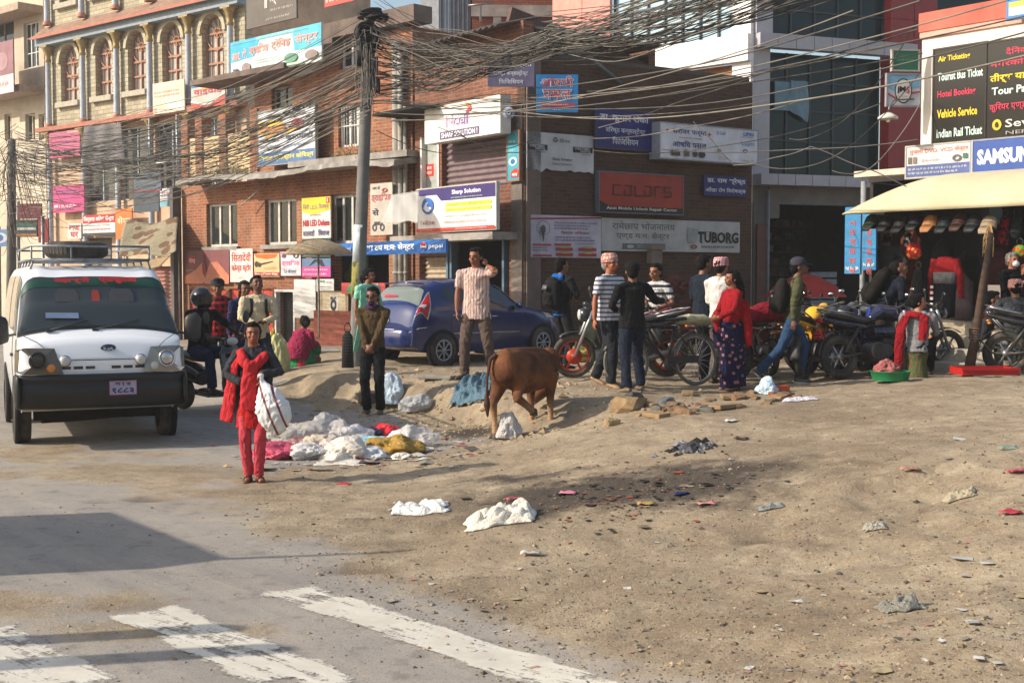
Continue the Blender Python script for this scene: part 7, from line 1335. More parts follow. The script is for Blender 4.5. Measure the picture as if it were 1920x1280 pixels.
def moto(label, px, d, yaw, body='#15161a', seat=BLKP, rim=None, screen=False, cover=None, plate=True, tank=None, lean=5, group='motorbikes parked by the shops', chrome=False):
    g = on(px, d); e = empty('motorcycle', TR(g) @ RZ(R(yaw)) @ RY(R(lean)), label, 'motorcycle', group); bp = paint(body, .25, .1); tp_ = paint(tank or body, .25, .1); r = .30
    mwheel(e, (0, -.66, r), r, rim); mwheel(e, (0, .64, r), r, rim, w=.105)
    m = MB()
    for k in (-1, 1): m.tube([(.075 * k, -.66, r), (.08 * k, -.50, .72), (.085 * k, -.42, .92)], [.022, .026, .026], 8)
    m.build('fork', CHR if chrome else ALU, e)
    m = MB(); m.tube([(-.30, -.30, 1.02), (-.2, -.38, 1.00), (0, -.42, .96), (.2, -.38, 1.00), (.30, -.30, 1.02)], .013, 8); hb = m.build('handlebar', BLKP, e); m = MB()
    for k in (-1, 1): m.tube([(.30 * k, -.30, 1.02), (.38 * k, -.25, 1.02)], .019, 8)
    m.build('grip', RUB, hb)
    for k in (-1, 1):
        m = MB(); m.tube([(.2 * k, -.38, 1.0), (.28 * k, -.40, 1.16)], .006, 5); m.ball((.31 * k, -.40, 1.18), (.055, .016, .034), 12); mi = m.build('mirror', BLKP, e); m = MB(); m.ball((.31 * k, -.386, 1.18), (.045, .006, .026), 12); m.build('mirror_glass', mat((.45, .48, .5), .12, 1.), mi)
    m = MB(); m.ball((0, -.52, .86), (.10, .09, .10), 16); m.tube([(0, -.44, .95), (0, -.54, 1.02)], [.09, .06], 12, True, (V((1, 0, 0)), .5)); fuse(m, .014, 2, 'headlight_shell', bp, e); m = MB(); m.ball((0, -.59, .86), (.075, .03, .075), 14); m.build('headlight', LAMP, e)
    m = MB(); m.tube([(0, -.34, .80), (0, -.25, .88), (0, -.05, .90), (0, .10, .80)], [.07, .145, .14, .06], 16, True, (V((1, 0, 0)), .75)); fuse(m, .013, 3, 'tank', tp_, e)
    m = MB(); m.tube([(0, .05, .80), (0, .25, .78), (0, .55, .83), (0, .80, .88)], [.09, .125, .12, .07], 14, True, (V((1, 0, 0)), .42)); fuse(m, .013, 3, 'seat', seat, e)
    m = MB(); m.tube([(0, .25, .70), (0, .55, .74), (0, .88, .82)], [.11, .12, .06], 14, True, (V((1, 0, 0)), .55)); m.tube([(0, -.2, .62), (0, .1, .62)], [.14, .13], 12, True, (V((1, 0, 0)), .8)); fuse(m, .014, 3, 'side_panel', bp, e)
    m = MB(); m.tube([(0, -.42, .85), (0, -.28, .45), (0, -.1, .30), (0, .25, .32), (0, .35, .62)], .022, 8); m.tube([(.09, .2, .35), (.09, .64, r)], .018, 6); m.tube([(-.09, .2, .35), (-.09, .64, r)], .018, 6); [m.tube([(.12 * k, .38, .68), (.11 * k, .60, .36)], .026, 8) for k in (-1, 1)]; m.build('frame', BLKP, e)
    m = MB(); m.cyl((0, .06, .36), (1, 0, 0), .13, .28, 20); m.cyl((0, -.08, .36), (1, 0, 0), .10, .24, 18); m.cbox((0, -.14, .54), (.15, .16, .24)); fuse(m, .016, 1, 'engine', ENG, e)
    m = MB(); [m.cbox((0, -.14, .46 + .03 * i), (.19, .2, .012)) for i in range(7)]; m.build('cooling_fins', ENG, e)
    m = MB(); m.tube([(.04, -.22, .5), (.10, -.30, .32), (.13, -.05, .22), (.14, .3, .26), (.15, .55, .34), (.155, .85, .42)], [.018, .018, .02, .03, .045, .042], 12); m.build('exhaust', CHR if chrome else mat((.12, .12, .12), .35, .7), e)
    m = MB(); n = 14
    m.grid(lambda a, b: V(((b - .5) * .11, -.66 + (r + .035) * math.cos(2.5 - a * 1.9 - .25), r + (r + .035) * math.sin(2.5 - a * 1.9 - .25))), n, 3); o = m.build('front_mudguard', bp, e); o.modifiers.new('s', 'SOLIDIFY').thickness = .006
    m = MB(); m.grid(lambda a, b: V(((b - .5) * .13, .64 + (r + .05) * math.cos(1.9 - a * 1.9), r + (r + .05) * math.sin(1.9 - a * 1.9))), n, 3); o = m.build('rear_mudguard', BLKP, e); o.modifiers.new('s', 'SOLIDIFY').thickness = .006
    m = MB(); m.ball((0, .93, .80), (.075, .03, .04), 12); m.build('tail_light', REDG, e)
    m = MB(); [m.ball((k * .16, .86, .72), (.03, .03, .02), 8) for k in (-1, 1)]; m.build('indicator', AMB, e)
    m = MB(); m.tube([(-.11, .45, .84), (-.13, .8, .92), (0, .95, .95), (.13, .8, .92), (.11, .45, .84)], .012, 7); m.build('grab_rail', CHR if chrome else ALU, e)
    if plate: m = MB(); m.cbox((0, .97, .60), (.22, .01, .13), Matrix.Rotation(R(-20), 3, 'X')); p_ = m.build('number_plate', PLATE_R, e); textpart('plate_lettering', p_, 'बा ४३ प', (0, .982, .63), (-1, 0, 0), (0, -.34, 1), .15, .035, WHITE, .03); textpart('plate_lettering', p_, '६२७४', (0, .966, .585), (-1, 0, 0), (0, -.34, 1), .17, .045, WHITE, .03)
    if screen: m = MB(); m.grid(lambda a, b: V(((a - .5) * .34, -.56 + .10 * b + .18 * (a - .5) ** 2, .95 + .34 * b)), 8, 6); o = m.build('windscreen', glass((.3, .33, .34), .08, .5), e); o.modifiers.new('s', 'SOLIDIFY').thickness = .004
    if cover: m = MB(); m.tube([(0, -.36, .84), (0, -.2, .98), (0, .1, .93), (0, .4, .86), (0, .6, .8)], [.1, .19, .2, .16, .1], 16, True, (V((1, 0, 0)), .75)); fuse(m, .015, 3, 'cloth_cover', cloth(cover, fold=.8), e, .03, 4)
    return e
moto('motorbike with orange rimmed front wheel behind the striding topi man', 1165, 17.4, -82, '#1c1e24', rim=mat('#b03a1c', .4), tank='#7a1820', plate=False)
moto('dark red motorbike under the seated striped shirt man', 1262, 18.6, -112, '#5c1018', tank='#701420')
moto('black and gold motorbike behind the red shawl woman', 1402, 18.9, 18, '#17171a', tank='#8c6c20', lean=-5)
moto('maroon motorbike with a red cloth over its tank', 1448, 18.2, 122, '#4c1018', cover='#7c1220')
moto('bright yellow sports motorbike', 1536, 17.9, 150, '#d09c10', tank='#d8a414', plate=False)
moto('black motorbike with low red number plate beside the yellow one', 1592, 18.5, 146, '#131418', chrome=False)
moto('dark navy motorbike with raised red number plate', 1650, 17.55, 112, '#10142c', tank='#10143a', lean=6)
moto('black motorbike with clear windscreen in the back row', 1612, 19.9, 40, '#17181a', screen=True, plate=False)
moto('motorbike with blue tank behind the bending man', 1630, 18.9, 135, '#14245c', tank='#1a3a9c', plate=False, lean=-4)
moto('black motorbike with chrome exhaust cut by the right edge', 1985, 17.0, 72, '#17181a', chrome=True, plate=False, lean=-4)
moto('black motorbike half hidden behind the olive jacket man', 1478, 19.6, 60, '#15161a', plate=False)
moto('grey motorbike at the back between the yellow and windscreen bikes', 1560, 19.7, 120, '#2a2c30', tank='#3a3c42', plate=False)
moto('black motorbike in the back row beside the bending man', 1700, 19.6, 100, '#15161a', plate=False, lean=-5)
# scooter and rider
sg_ = on(392, 17.0); SCO = empty('scooter', TR(sg_) @ RZ(R(52)), 'black scooter ridden along the road beside the van', 'scooter', 'traffic on the road'); bp = paint('#0c0c10', .2, .12)
mwheel(SCO, (0, -.62, .23), .23, ALU, 6, .09); mwheel(SCO, (0, .58, .23), .23, BLKP, 6, .10)
m = MB(); m.tube([(0, -.50, .25), (0, -.46, .5), (0, -.40, .8), (0, -.38, .92)], [.10, .17, .18, .10], 16, True, (V((1, 0, 0)), .35)); m.tube([(0, -.42, .28), (0, -.1, .25), (0, .15, .28)], [.13, .14, .13], 12, True, (V((1, 0, 0)), .35)); m.tube([(0, .12, .45), (0, .35, .52), (0, .75, .62), (0, .88, .66)], [.14, .17, .14, .06], 14, True, (V((1, 0, 0)), .8)); fuse(m, .014, 3, 'body', bp, SCO)
m = MB(); m.tube([(0, .02, .70), (0, .25, .72), (0, .55, .76), (0, .75, .76)], [.09, .14, .13, .08], 14, True, (V((1, 0, 0)), .4)); fuse(m, .013, 3, 'seat', BLKP, SCO)
m = MB(); m.tube([(0, -.38, .9), (0, -.36, 1.0)], [.11, .09], 12, True, (V((1, 0, 0)), .6)); m.tube([(-.3, -.26, 1.02), (0, -.36, .99), (.3, -.26, 1.02)], .016, 8); fuse(m, .013, 1, 'handlebar', bp, SCO); m = MB(); m.ball((0, -.46, .96), (.09, .04, .055), 14); m.build('headlight', LAMP, SCO)
for k in (-1, 1): m = MB(); m.tube([(.22 * k, -.3, 1.03), (.30 * k, -.34, 1.2)], .007, 5); m.ball((.33 * k, -.34, 1.27), (.06, .02, .085), 12); m.build('mirror', BLKP, SCO)
m = MB(); m.grid(lambda a, b: V(((b - .5) * .13, -.62 + .28 * math.cos(2.9 - a * 2.2), .23 + .28 * math.sin(2.9 - a * 2.2))), 12, 3); o = m.build('front_mudguard', bp, SCO); o.modifiers.new('s', 'SOLIDIFY').thickness = .006
m = MB(); m.cbox((0, -.54, .80), (.2, .01, .07)); p_ = m.build('number_plate', PLATE_R, SCO); textpart('plate_lettering', p_, 'बा ५२ प ७१', (0, -.548, .80), (1, 0, 0), (0, 0, 1), .17, .035, WHITE, .03); m = MB(); m.tube([(.14, .2, .2), (.15, .8, .27)], [.03, .05], 10); m.build('exhaust', ENG, SCO)
J = person('scooter rider in dark jacket, jeans and black helmet', 392, 17.0, 1.70, 52, '#0c0e14', '#182840', '#101014', '#3a2a20', pel=(0, .22, .84), lean=(0, -.05), feet=((-.14, -.22, .36), (.14, -.22, .36)), knees=((-.25, -1, .6), (.25, -1, .6)), hands=((-.28, -.27, 1.06), (.28, -.27, 1.06)), poles=((-1, .3, -.6), (1, .3, -.6)), hem=.80, face=0, hair=None, w=1.1, group='traffic on the road', z=sg_.z)
m = MB(); HM = J['HM']; m.ball(HM @ V((0, .01, .14)), (.135, .15, .14), 20, J['HR']); m.tube([HM @ V((0, -.04, .08)), HM @ V((0, -.06, .03))], [.12, .10], 16, True, (J['HR'] @ V((1, 0, 0)), .95)); fuse(m, .012, 2, 'helmet', mat((.012, .012, .014), .15, coat=.6), J['e'])
m = MB(); m.grid(lambda a, b: HM @ V((.142 * math.sin((a - .5) * 2.2), .01 - .158 * math.cos((a - .5) * 2.2), .085 + .10 * b)), 12, 5); m.build('visor', glass((.01, .01, .012), .05, 1.), J['e'])
# bicycle
bg_ = on(1243, 16.55); BI = empty('bicycle', TR(bg_) @ RZ(R(-62)) @ RY(R(-4)), 'old black bicycle with a pale sack tied on its rear rack', 'bicycle'); TY = mat((.16, .145, .115), .9, dirt=.4)
for y_ in (-.54, .54):
    m = MB(); m.torus((0, y_, .345), (1, 0, 0), .325, .019, 48, 8); o = m.build('wheel', TY, BI); m = MB(); m.torus((0, y_, .345), (1, 0, 0), .30, .012, 44, 6); m.build('rim', ALU, o); m = MB(); m.cyl((0, y_, .345), (1, 0, 0), .025, .1, 12)
    for k in range(32): a = 2 * PI * k / 32; s_ = (-1) ** k; c = V((0, y_, .345)); m.tube([c + V((.03 * s_, .02 * math.cos(a), .02 * math.sin(a))), c + V((0, .30 * math.cos(a + .3 * s_), .30 * math.sin(a + .3 * s_)))], .0022, 3, False)
    m.build('spokes', mat((.35, .34, .32), .4, .6), o)
    m = MB(); m.grid(lambda a, b: V(((b - .5) * .055, y_ + .365 * math.cos(2.7 - a * 2.3 + (.0 if y_ < 0 else -.0)), .345 + .365 * math.sin(2.7 - a * 2.3))), 18, 3); o = m.build('mudguard', ENG, BI); o.modifiers.new('s', 'SOLIDIFY').thickness = .003
m = MB(); bb = (0, .10, .30); hd_ = (0, -.36, .84); st2 = (0, .22, .78)
for a, b in ((bb, hd_), (bb, st2), (st2, hd_), ((0, -.37, .72), bb)): m.tube([a, b], .016, 8)
for k in (-1, 1): m.tube([(.05 * k, .54, .345), (.015 * k, .10, .30)], .010, 6); m.tube([(.05 * k, .54, .345), (.015 * k, .22, .76)], .009, 6); m.tube([(.045 * k, -.54, .345), (.04 * k, -.42, .68), (.0, -.39, .74)], .012, 6)
m.tube([(0, -.39, .72), (0, -.34, .92)], .016, 8); m.build('frame', BLKP, BI); m = MB(); m.tube([(-.27, -.12, .95), (-.26, -.28, .98), (0, -.36, .93), (.26, -.28, .98), (.27, -.12, .95)], .011, 8); m.build('handlebar', CHR, BI)
m = MB(); m.tube([(0, .10, .88), (0, .22, .87), (0, .36, .88)], [.025, .07, .10], 12, True, (V((1, 0, 0)), .4)); m.build('saddle', BLKP, BI); m = MB(); m.cyl((.04, .10, .30), (1, 0, 0), .09, .006, 28); m.tube([(.05, .10, .30), (.06, .2, .18)], .009, 6); m.tube([(-.05, .10, .30), (-.06, .0, .42)], .009, 6); m.cbox((.09, .2, .17), (.09, .06, .02)); m.cbox((-.09, .0, .43), (.09, .06, .02)); m.build('pedal_crank', ENG, BI); m = MB(); m.box(.045, .055, .08, .56, .30, .40); m.build('chain_guard', BLKP, BI)
m = MB(); [m.tube([(k, .25, .74), (k, .80, .76)], .007, 6) for k in (-.07, 0, .07)]; [m.tube([(k * .07, .75, .76), (k * .05, .54, .345)], .007, 6) for k in (-1, 1)]; m.build('rack', BLKP, BI)
m = MB(); m.tube([(0, .26, .86), (0, .45, .87), (0, .68, .86), (0, .86, .83)], [.06, .12, .125, .05], 14, True, (V((1, 0, 0)), .62)); o = fuse(m, .012, 3, 'tied_sack', cloth('#a8a888', fold=.6), None, .02, 2, BI.matrix_basis); tag(o, 'pale sack lying on the bicycle rack', 'sack')

# ------------------------------------------------ the cow
cw = on(985, 14.45); cw.z = .0; COW = empty('cow', TR(cw) @ RZ(R(143)) @ Matrix.Diagonal((.92, .84, 1.0, 1)), 'small brown cow with a hind leg lifted, seen from behind', 'cow'); m = MB(); X_ = V((1, 0, 0))
m.tube([(0, .56, .80), (0, .50, .80), (0, .30, .78), (0, .0, .735), (0, -.30, .74), (0, -.46, .76), (0, -.56, .78)], [.11, .205, .235, .25, .23, .175, .11], 20, True, (V((0, 0, 1)), .84)); m.tube([(0, .46, .95), (0, .15, .955), (0, -.25, .945), (0, -.42, .93)], [.07, .065, .06, .06], 12)
m.ball((0, .50, .80), (.185, .12, .19), 16); m.ball((0, -.54, .82), (.16, .15, .18), 14); m.ball((0, .3, .93), (.14, .2, .08), 14); m.tube([(0, -.46, .84), (.04, -.66, .74), (.10, -.72, .58)], [.17, .13, .10], 14, True, (V((0, 0, 1)), .8)); m.tube([(.09, -.70, .60), (.16, -.62, .46), (.2, -.46, .36)], [.10, .085, .055], 12); [m.tube([(.1 + .06 * k, -.74, .60), (.12 + .15 * k, -.78, .62)], [.03, .015], 8, True, (V((0, 1, 0)), .4)) for k in (-1, 1)]
def leg(pts, rs): m.tube(pts, rs, 12)
leg([(.07, .42, .80), (.13, .40, .58), (.135, .52, .40), (.13, .49, .20), (.13, .48, .06)], [.15, .10, .055, .035, .042]);      # standing hind
leg([(-.07, .40, .76), (-.13, .30, .60), (-.15, .40, .47), (-.13, .14, .36), (-.12, .02, .30)], [.12, .11, .06, .042, .045])             # lifted hind
leg([(-.13, -.40, .72), (-.13, -.38, .45), (-.13, -.39, .24), (-.13, -.39, .07)], [.11, .055, .036, .042]); leg([(.12, -.36, .72), (.12, -.30, .45), (.12, -.32, .24), (.12, -.32, .10)], [.11, .055, .036, .042])
m.tube([(0, .15, .52), (0, .26, .50)], [.05, .04], 10)
CW, t = newmat('cow_hide', .75, 0, .2); co = t.coord(); sp2 = t.node('ShaderNodeSeparateXYZ'); t.link(co, sp2.inputs[0]); n1 = t.noise(co, 3.2, 4, .6); n2 = t.noise(co, 60, 3, .6)
base = t.mix(t.ramp(n1, .36, .62), (.045, .015, .007), (.17, .062, .021)); zz = t.math('ADD', sp2.outputs[2], t.math('MULTIPLY', n1, .25)); base = t.mix(t.ramp(zz, .58, .34), base, (.40, .24, .13)); base = t.mix(t.ramp(n2, .4, .7, 0, .35), base, (.04, .015, .008)); t.link(base, t.bsdf.inputs['Base Color']); t.bump(n2, .35, .02)
fuse(m, .011, 6, 'body', CW, COW)
m = MB(); m.tube([(.04, .58, .95), (.09, .64, .90), (.12, .66, .70), (.13, .66, .50)], [.032, .026, .018, .02], 8); m.tube([(.13, .66, .52), (.135, .65, .40), (.13, .64, .26)], [.022, .045, .012], 8); fuse(m, .009, 2, 'tail', mat((.055, .02, .01), .85, dirt=.4, scale=30), COW)
for p in ((.13, .47, .03), (-.115, -.02, .28), (-.13, -.40, .03), (.12, -.33, .05)): m = MB(); m.lathe([(.052, -.035), (.046, .03), (.03, .045)], TR(*p), 14); m.build('hoof', mat((.05, .04, .03), .6), COW)
# ---------------------------------------------------------------- rubbish, stones, goods
def crumple(name, pos, size, mt, label, cat, seed=0, group=None, amp=.35, yaw=0., n=5, tip=0.):
    bm = bmesh.new(); bmesh.ops.create_icosphere(bm, subdivisions=n, radius=1); S = V((seed * 3.1, seed * 1.7, seed))
    for v in bm.verts:
        d = v.co.normalized(); f = 1 + amp * mnoise.noise(d * 1.4 + S) * 1.3 - amp * .55 * (abs(mnoise.noise(d * 3.0 + S)) * 1.3 + .65 * abs(mnoise.noise(d * 6.5 + S * 2)) + .28 * abs(mnoise.noise(d * 14 + S))); v.co = d * f
        if tip and d.z > .3: v.co.z += tip * (d.z - .3) ** 1.5; v.co.x *= 1 - .5 * (d.z - .3) * tip; v.co.y *= 1 - .5 * (d.z - .3) * tip
        if v.co.z < -.35: v.co.z = -.35 - (v.co.z + .35) * .05
        v.co = V((v.co.x * size[0], v.co.y * size[1], (v.co.z + .36) * size[2]))
    me = bpy.data.meshes.new(name); bm.to_mesh(me); bm.free(); me.polygons.foreach_set('use_smooth', [True] * len(me.polygons)); me.materials.append(mt)
    o = bpy.data.objects.new(name, me); COL.objects.link(o); o.matrix_basis = TR(pos) @ RZ(yaw); tag(o, label, cat, group); return o
def plas(c, a=1., key=None):
    k = ('pl', c, a)
    if k not in MATS:
        m, t = newmat('plastic_film', .3, 0, .5); b = tuple(min(.85, v * 1.45) for v in srgb(c)); t.bsdf.inputs['Base Color'].default_value = (*b, 1); t.bsdf.inputs['Alpha'].default_value = a
        t.bump(t.noise(t.coord(), 13, 5, .6, 2.2), .9, .04); t.bsdf.inputs['Subsurface Weight'].default_value = .3; t.bsdf.inputs['Subsurface Radius'].default_value = (.06, .06, .06); MATS[k] = m
    return MATS[k]
def gp(px, py):                          # where the ground meets a pixel ray
    r_ = ray(px, py); lo, hi = 4., 40.
    for i in range(120):
        d_ = 5 + i * .2; p = V((0, 0, HC)) + r_ * (d_ / r_.y)
        if p.z < gz(p.x, p.y): break
    return V((p.x, p.y, gz(p.x, p.y)))
PG = 'rubbish bags in the roadside heap'
for i, (px, py, sx, sz, c, a, lb, tp) in enumerate([
    (520, 858, .26, .26, '#a83c54', 1, 'crumpled dusky pink bag at the left front of the heap', .2), (576, 862, .22, .24, '#c0bcb8', .9, 'white plastic bag beside the pink one', .1), (556, 836, .30, .40, '#b4b0a8', .75, 'pale clear bag behind the pink one', .3),
    (568, 832, .20, .14, '#b42c3c', 1, 'bright red cloth strip draped over pale bags', 0), (618, 826, .24, .46, '#bcb8b4', .75, 'tall clear bag rising at the back of the heap', .6), (600, 842, .22, .26, '#a89c8c', 1, 'cream bag in the middle of the heap', .1),
    (650, 860, .28, .34, '#c4bcb0', .9, 'large milky bag at the front of the heap', .2), (688, 858, .22, .22, '#bcc0c4', .85, 'greyish white bag in front, right of the milky one', .1), (662, 832, .25, .32, '#c8c4c4', .8, 'white bag behind the milky one', .2), (684, 822, .20, .24, '#34304c', 1, 'dark navy crumpled bag at the back', .1),
    (640, 818, .12, .24, '#8c3c34', 1, 'brown and red packet at the back', .0), (722, 818, .20, .26, '#c41c28', 1, 'bright red round bag at the back of the heap', .1), (736, 852, .30, .34, '#8c6c20', 1, 'shiny gold crumpled wrapper bag', .0), (776, 838, .26, .38, '#c0bcb8', .75, 'clear bag at the right end of the heap', .4),
    (752, 838, .16, .28, '#b4bcd0', .95, 'blue white bag left of the clear end bag', .2), (702, 838, .2, .22, '#7cb0c0', .95, 'small pale blue bag in the middle', .1), (752, 862, .10, .11, '#c8c0b4', 1, 'small white scrap bag in front of the gold wrapper', 0), (628, 848, .2, .2, '#b4a4a0', .9, 'beige bag left of the milky one', .1), (712, 856, .16, .16, '#4c4844', 1, 'dark grey torn bag beside the gold wrapper', 0)]):
    p = gp(px, py); crumple('rubbish_bag', p, (sx * 1.05, sx * .95, sz * .42), plas(c, a if a > .8 else .55), lb, 'bag', i + 1, PG, .34, i * 1.3, tip=tp * .35)
for i, (px, py, sx, sy, sz, c, a, lb, nm, tp) in enumerate([
    (736, 768, .20, .18, .34, '#a8b8c4', .9, 'pale blue bag leaning on the bank behind the brown sweater man', 'plastic_bag', .6), (782, 772, .26, .2, .2, '#a8aaa8', .75, 'clear bag lying at the foot of the bank', 'plastic_bag', .0), (953, 824, .16, .14, .24, '#a8a4a0', .9, 'greyish bag at the hind hoof of the cow', 'plastic_bag', .5),
    (520, 700, .22, .2, .56, '#b0ac7c', 1, 'tall full pale green sack by the cream shirted man', 'sack', .5), (512, 655, .12, .1, .4, '#b89c2c', 1, 'yellow and green carrier bag behind the tall sack', 'plastic_bag', .3), (1437, 740, .17, .12, .17, '#a8bcc8', .9, 'pale blue bag lying near the striding man', 'plastic_bag', .7),
    (1085, 655, .35, .3, .6, '#8c8c6c', 1, 'heaped pale sacks behind the blue hooded jacket man', 'sack', .0), (1075, 678, .35, .3, .25, '#a89c54', 1, 'yellowish sack on the ground by the orange rimmed wheel', 'sack', .0)]):
    crumple(nm, gp(px, py), (sx, sy, sz * .8), plas(c, a) if 'bag' in nm else cloth(c, fold=.6), lb, 'bag', i + 40, None, .25, i, tip=tp * .5)
# flat foreground bags
def flatbag(px, py, w_, l_, h_, c, label, seed, yaw=0., cat='bag', name='plastic_bag'):
    p = gp(px, py); m = MB(); N = 34
    def fn(a, b):
        x = (a - .5) * w_; y = (b - .5) * l_; ed = min(a, 1 - a, b, 1 - b); q = V((a * 3.2 + seed, b * 3.2, seed)); jx = .12 * mnoise.noise(V((b * 3, seed, a)))
        z = h_ * (.25 + abs(mnoise.noise(q)) * 1.5 + .35 * abs(mnoise.noise(q * 3))) * min(1, ed * 7) + .006; x += w_ * jx; y += l_ * .18 * mnoise.noise(V((a * 3, seed + 5, b)))
        c_, s_ = math.cos(yaw), math.sin(yaw); X_, Y_ = p.x + x * c_ - y * s_, p.y + x * s_ + y * c_; return V((X_, Y_, z)), 0
    pts = [[fn(i / N, j / N)[0] for i in range(N + 1)] for j in range(N + 1)]; xs_ = np.array([q.x for r_ in pts for q in r_]); ys_ = np.array([q.y for r_ in pts for q in r_]); zs_ = ground_z(xs_, ys_); k = 0; vs = []
    for r_ in pts:
        for q in r_: vs.append((q.x, q.y, q.z + zs_[k])); k += 1
    m.add(vs, [(j * (N + 1) + i, j * (N + 1) + i + 1, (j + 1) * (N + 1) + i + 1, (j + 1) * (N + 1) + i) for j in range(N) for i in range(N)], True); o = m.build(name, plas(c)); o.modifiers.new('s', 'SOLIDIFY').thickness = .003; return tag(o, label, cat)
flatbag(938, 982, .48, .38, .10, '#c4bcac', 'crumpled white and cream bag, the bigger one in the foreground', 3.3); flatbag(787, 966, .44, .30, .06, '#c0beb8', 'thin flattened white bag left of the bigger one', 7.1); flatbag(645, 872, .55, .32, .02, '#b4b0a4', 'flat white sheet lying in front of the heap', 9.2, name='plastic_sheet', cat='sheet')
flatbag(1800, 948, .2, .1, .03, '#8c826c', 'pale torn scrap in the dirt at the right', 11.2, name='paper_scrap', cat='scrap'); flatbag(1690, 1150, .2, .18, .045, '#6c6a60', 'dirty grey scrap of packaging at the bottom right', 12.7, name='paper_scrap', cat='scrap'); flatbag(1500, 752, .38, .2, .04, '#a8a4ac', 'flat greyish plastic lying beside the rubble', 14.7, name='plastic_sheet', cat='sheet')
flatbag(1445, 955, .18, .08, .025, '#6c706c', 'grey green scrap right of the burnt patch', 16.7, name='paper_scrap', cat='scrap'); flatbag(1640, 1008, .14, .07, .025, '#8c887c', 'pale scrap near the middle right', 18.1, name='paper_scrap', cat='scrap')
# tarpaulin on the bank
A_, B_, C_, D_ = gp(905, 712), gp(935, 728), gp(908, 772), gp(838, 772)
def tarp(a, b):
    p = (A_ * (1 - a) + B_ * a) * (1 - b) + (D_ * (1 - a) + C_ * a) * b; z = gz(p.x, p.y); return V((p.x, p.y, z + .03 + .16 * abs(mnoise.noise(V((a * 3, b * 3, 2)))) + .10 * abs(mnoise.noise(V((a * 8, b * 6, 5)))) * 1))
sheet('tarpaulin', tarp, 26, 26, plas('#46606c'), 'crumpled blue grey tarpaulin lying down the bank beside the cow', 'tarpaulin', .005)
# stones
def rock(px, py, s_, c, label, seed, group=None, flat=.7, name='stone', sink=.3):
    p = gp(px, py); bm = bmesh.new(); bmesh.ops.create_icosphere(bm, subdivisions=2, radius=1); S = V((seed * 2.3, seed, 0)); r_ = random.Random(seed); q = (r_.uniform(.8, 1.5), r_.uniform(.7, 1.1), flat * r_.uniform(.6, 1.1))
    for v in bm.verts: v.co = V([max(-.72, min(.72, c_)) for c_ in v.co]) * (1 + .35 * mnoise.noise(v.co * 1.3 + S)); v.co = V((v.co.x * q[0], v.co.y * q[1], v.co.z * q[2])) * s_
    me = bpy.data.meshes.new(name); bm.to_mesh(me); bm.free(); me.materials.append(mat(c, .95, dirt=.35, scale=9, bump=.6)); o = bpy.data.objects.new(name, me); COL.objects.link(o); o.matrix_basis = TR(p + V((0, 0, s_ * flat * (.55 - sink)))) @ RZ(r_.uniform(0, 6)) @ RX(r_.uniform(-.2, .2)); return tag(o, label, 'stone', group)
rock(692, 752, .24, '#6c6458', 'large grey boulder behind the brown sweater man', 3); rock(1188, 752, .16, '#4c4a48', 'dark grey block at the left end of the rubble', 4); rock(1178, 770, .20, '#8c7454', 'tan boulder in front of the dark block', 5); rock(1250, 758, .12, '#5c6064', 'rounded blue grey stone in the rubble', 6); rock(1148, 797, .10, '#94805c', 'small tan stone left of the rubble on the lip', 7)
rk = random.Random(11)
for i in range(46):
    t_ = rk.random(); rock(1195 + 290 * t_ + rk.uniform(-15, 15), 782 - 40 * t_ + rk.uniform(-14, 12), rk.uniform(.04, .11), rk.choice(['#84684c', '#6c5844', '#94806c', '#7c4c34', '#5c5850', '#8c7454']), 'rough broken stone lying in the rubble strip before the bicycle', 20 + i, 'stones of the rubble strip', rk.uniform(.35, .8))
for i, (px, py, w_) in enumerate(((1385, 748, .42), (1360, 768, .36), (1290, 742, .3), (1230, 786, .3), (820, 712, .5), (590, 662, .9))):
    p = gp(px, py); m = MB(); m.cbox((0, 0, .03), (w_, w_ * .5, .05)); o = m.build('stone_slab', CONC if i > 3 else mat('#8c7454', .95, dirt=.3, bump=.5), None, TR(p) @ RZ(i * .7) @ RX(.06 * (-1) ** i), .012)
    tag(o, ('flat tan slab at the feet of the red shawl woman', 'flat tan slab just below the red shawl woman', 'small slab behind the rubble under the bicycle', 'thin slab at the front left of the rubble', 'flat concrete slab on top of the bank by the phone man', 'long low concrete slab the maroon shawl woman sits at')[i], 'slab')
p = gp(1464, 738); m = MB(); m.cbox((0, 0, .045), (.20, .10, .07)); tag(m.build('brick', mat('#b4502c', .9), None, TR(p) @ RZ(.3), .006), 'single orange brick behind the pale blue bag', 'brick')
# broken brick heap against the wall
m_ = brick('#8a4a3c', '#6c382c', '#7a6050'); bk = random.Random(9)
for i in range(60):
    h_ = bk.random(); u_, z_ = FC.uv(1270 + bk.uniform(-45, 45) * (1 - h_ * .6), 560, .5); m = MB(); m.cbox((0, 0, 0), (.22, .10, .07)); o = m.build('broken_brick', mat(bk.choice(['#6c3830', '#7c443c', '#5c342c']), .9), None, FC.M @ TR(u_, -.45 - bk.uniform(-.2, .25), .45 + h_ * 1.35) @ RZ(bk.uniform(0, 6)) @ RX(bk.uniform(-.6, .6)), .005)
    tag(o, 'reddish brick in the heap against the shaded wall', 'brick', 'bricks heaped against the wall')
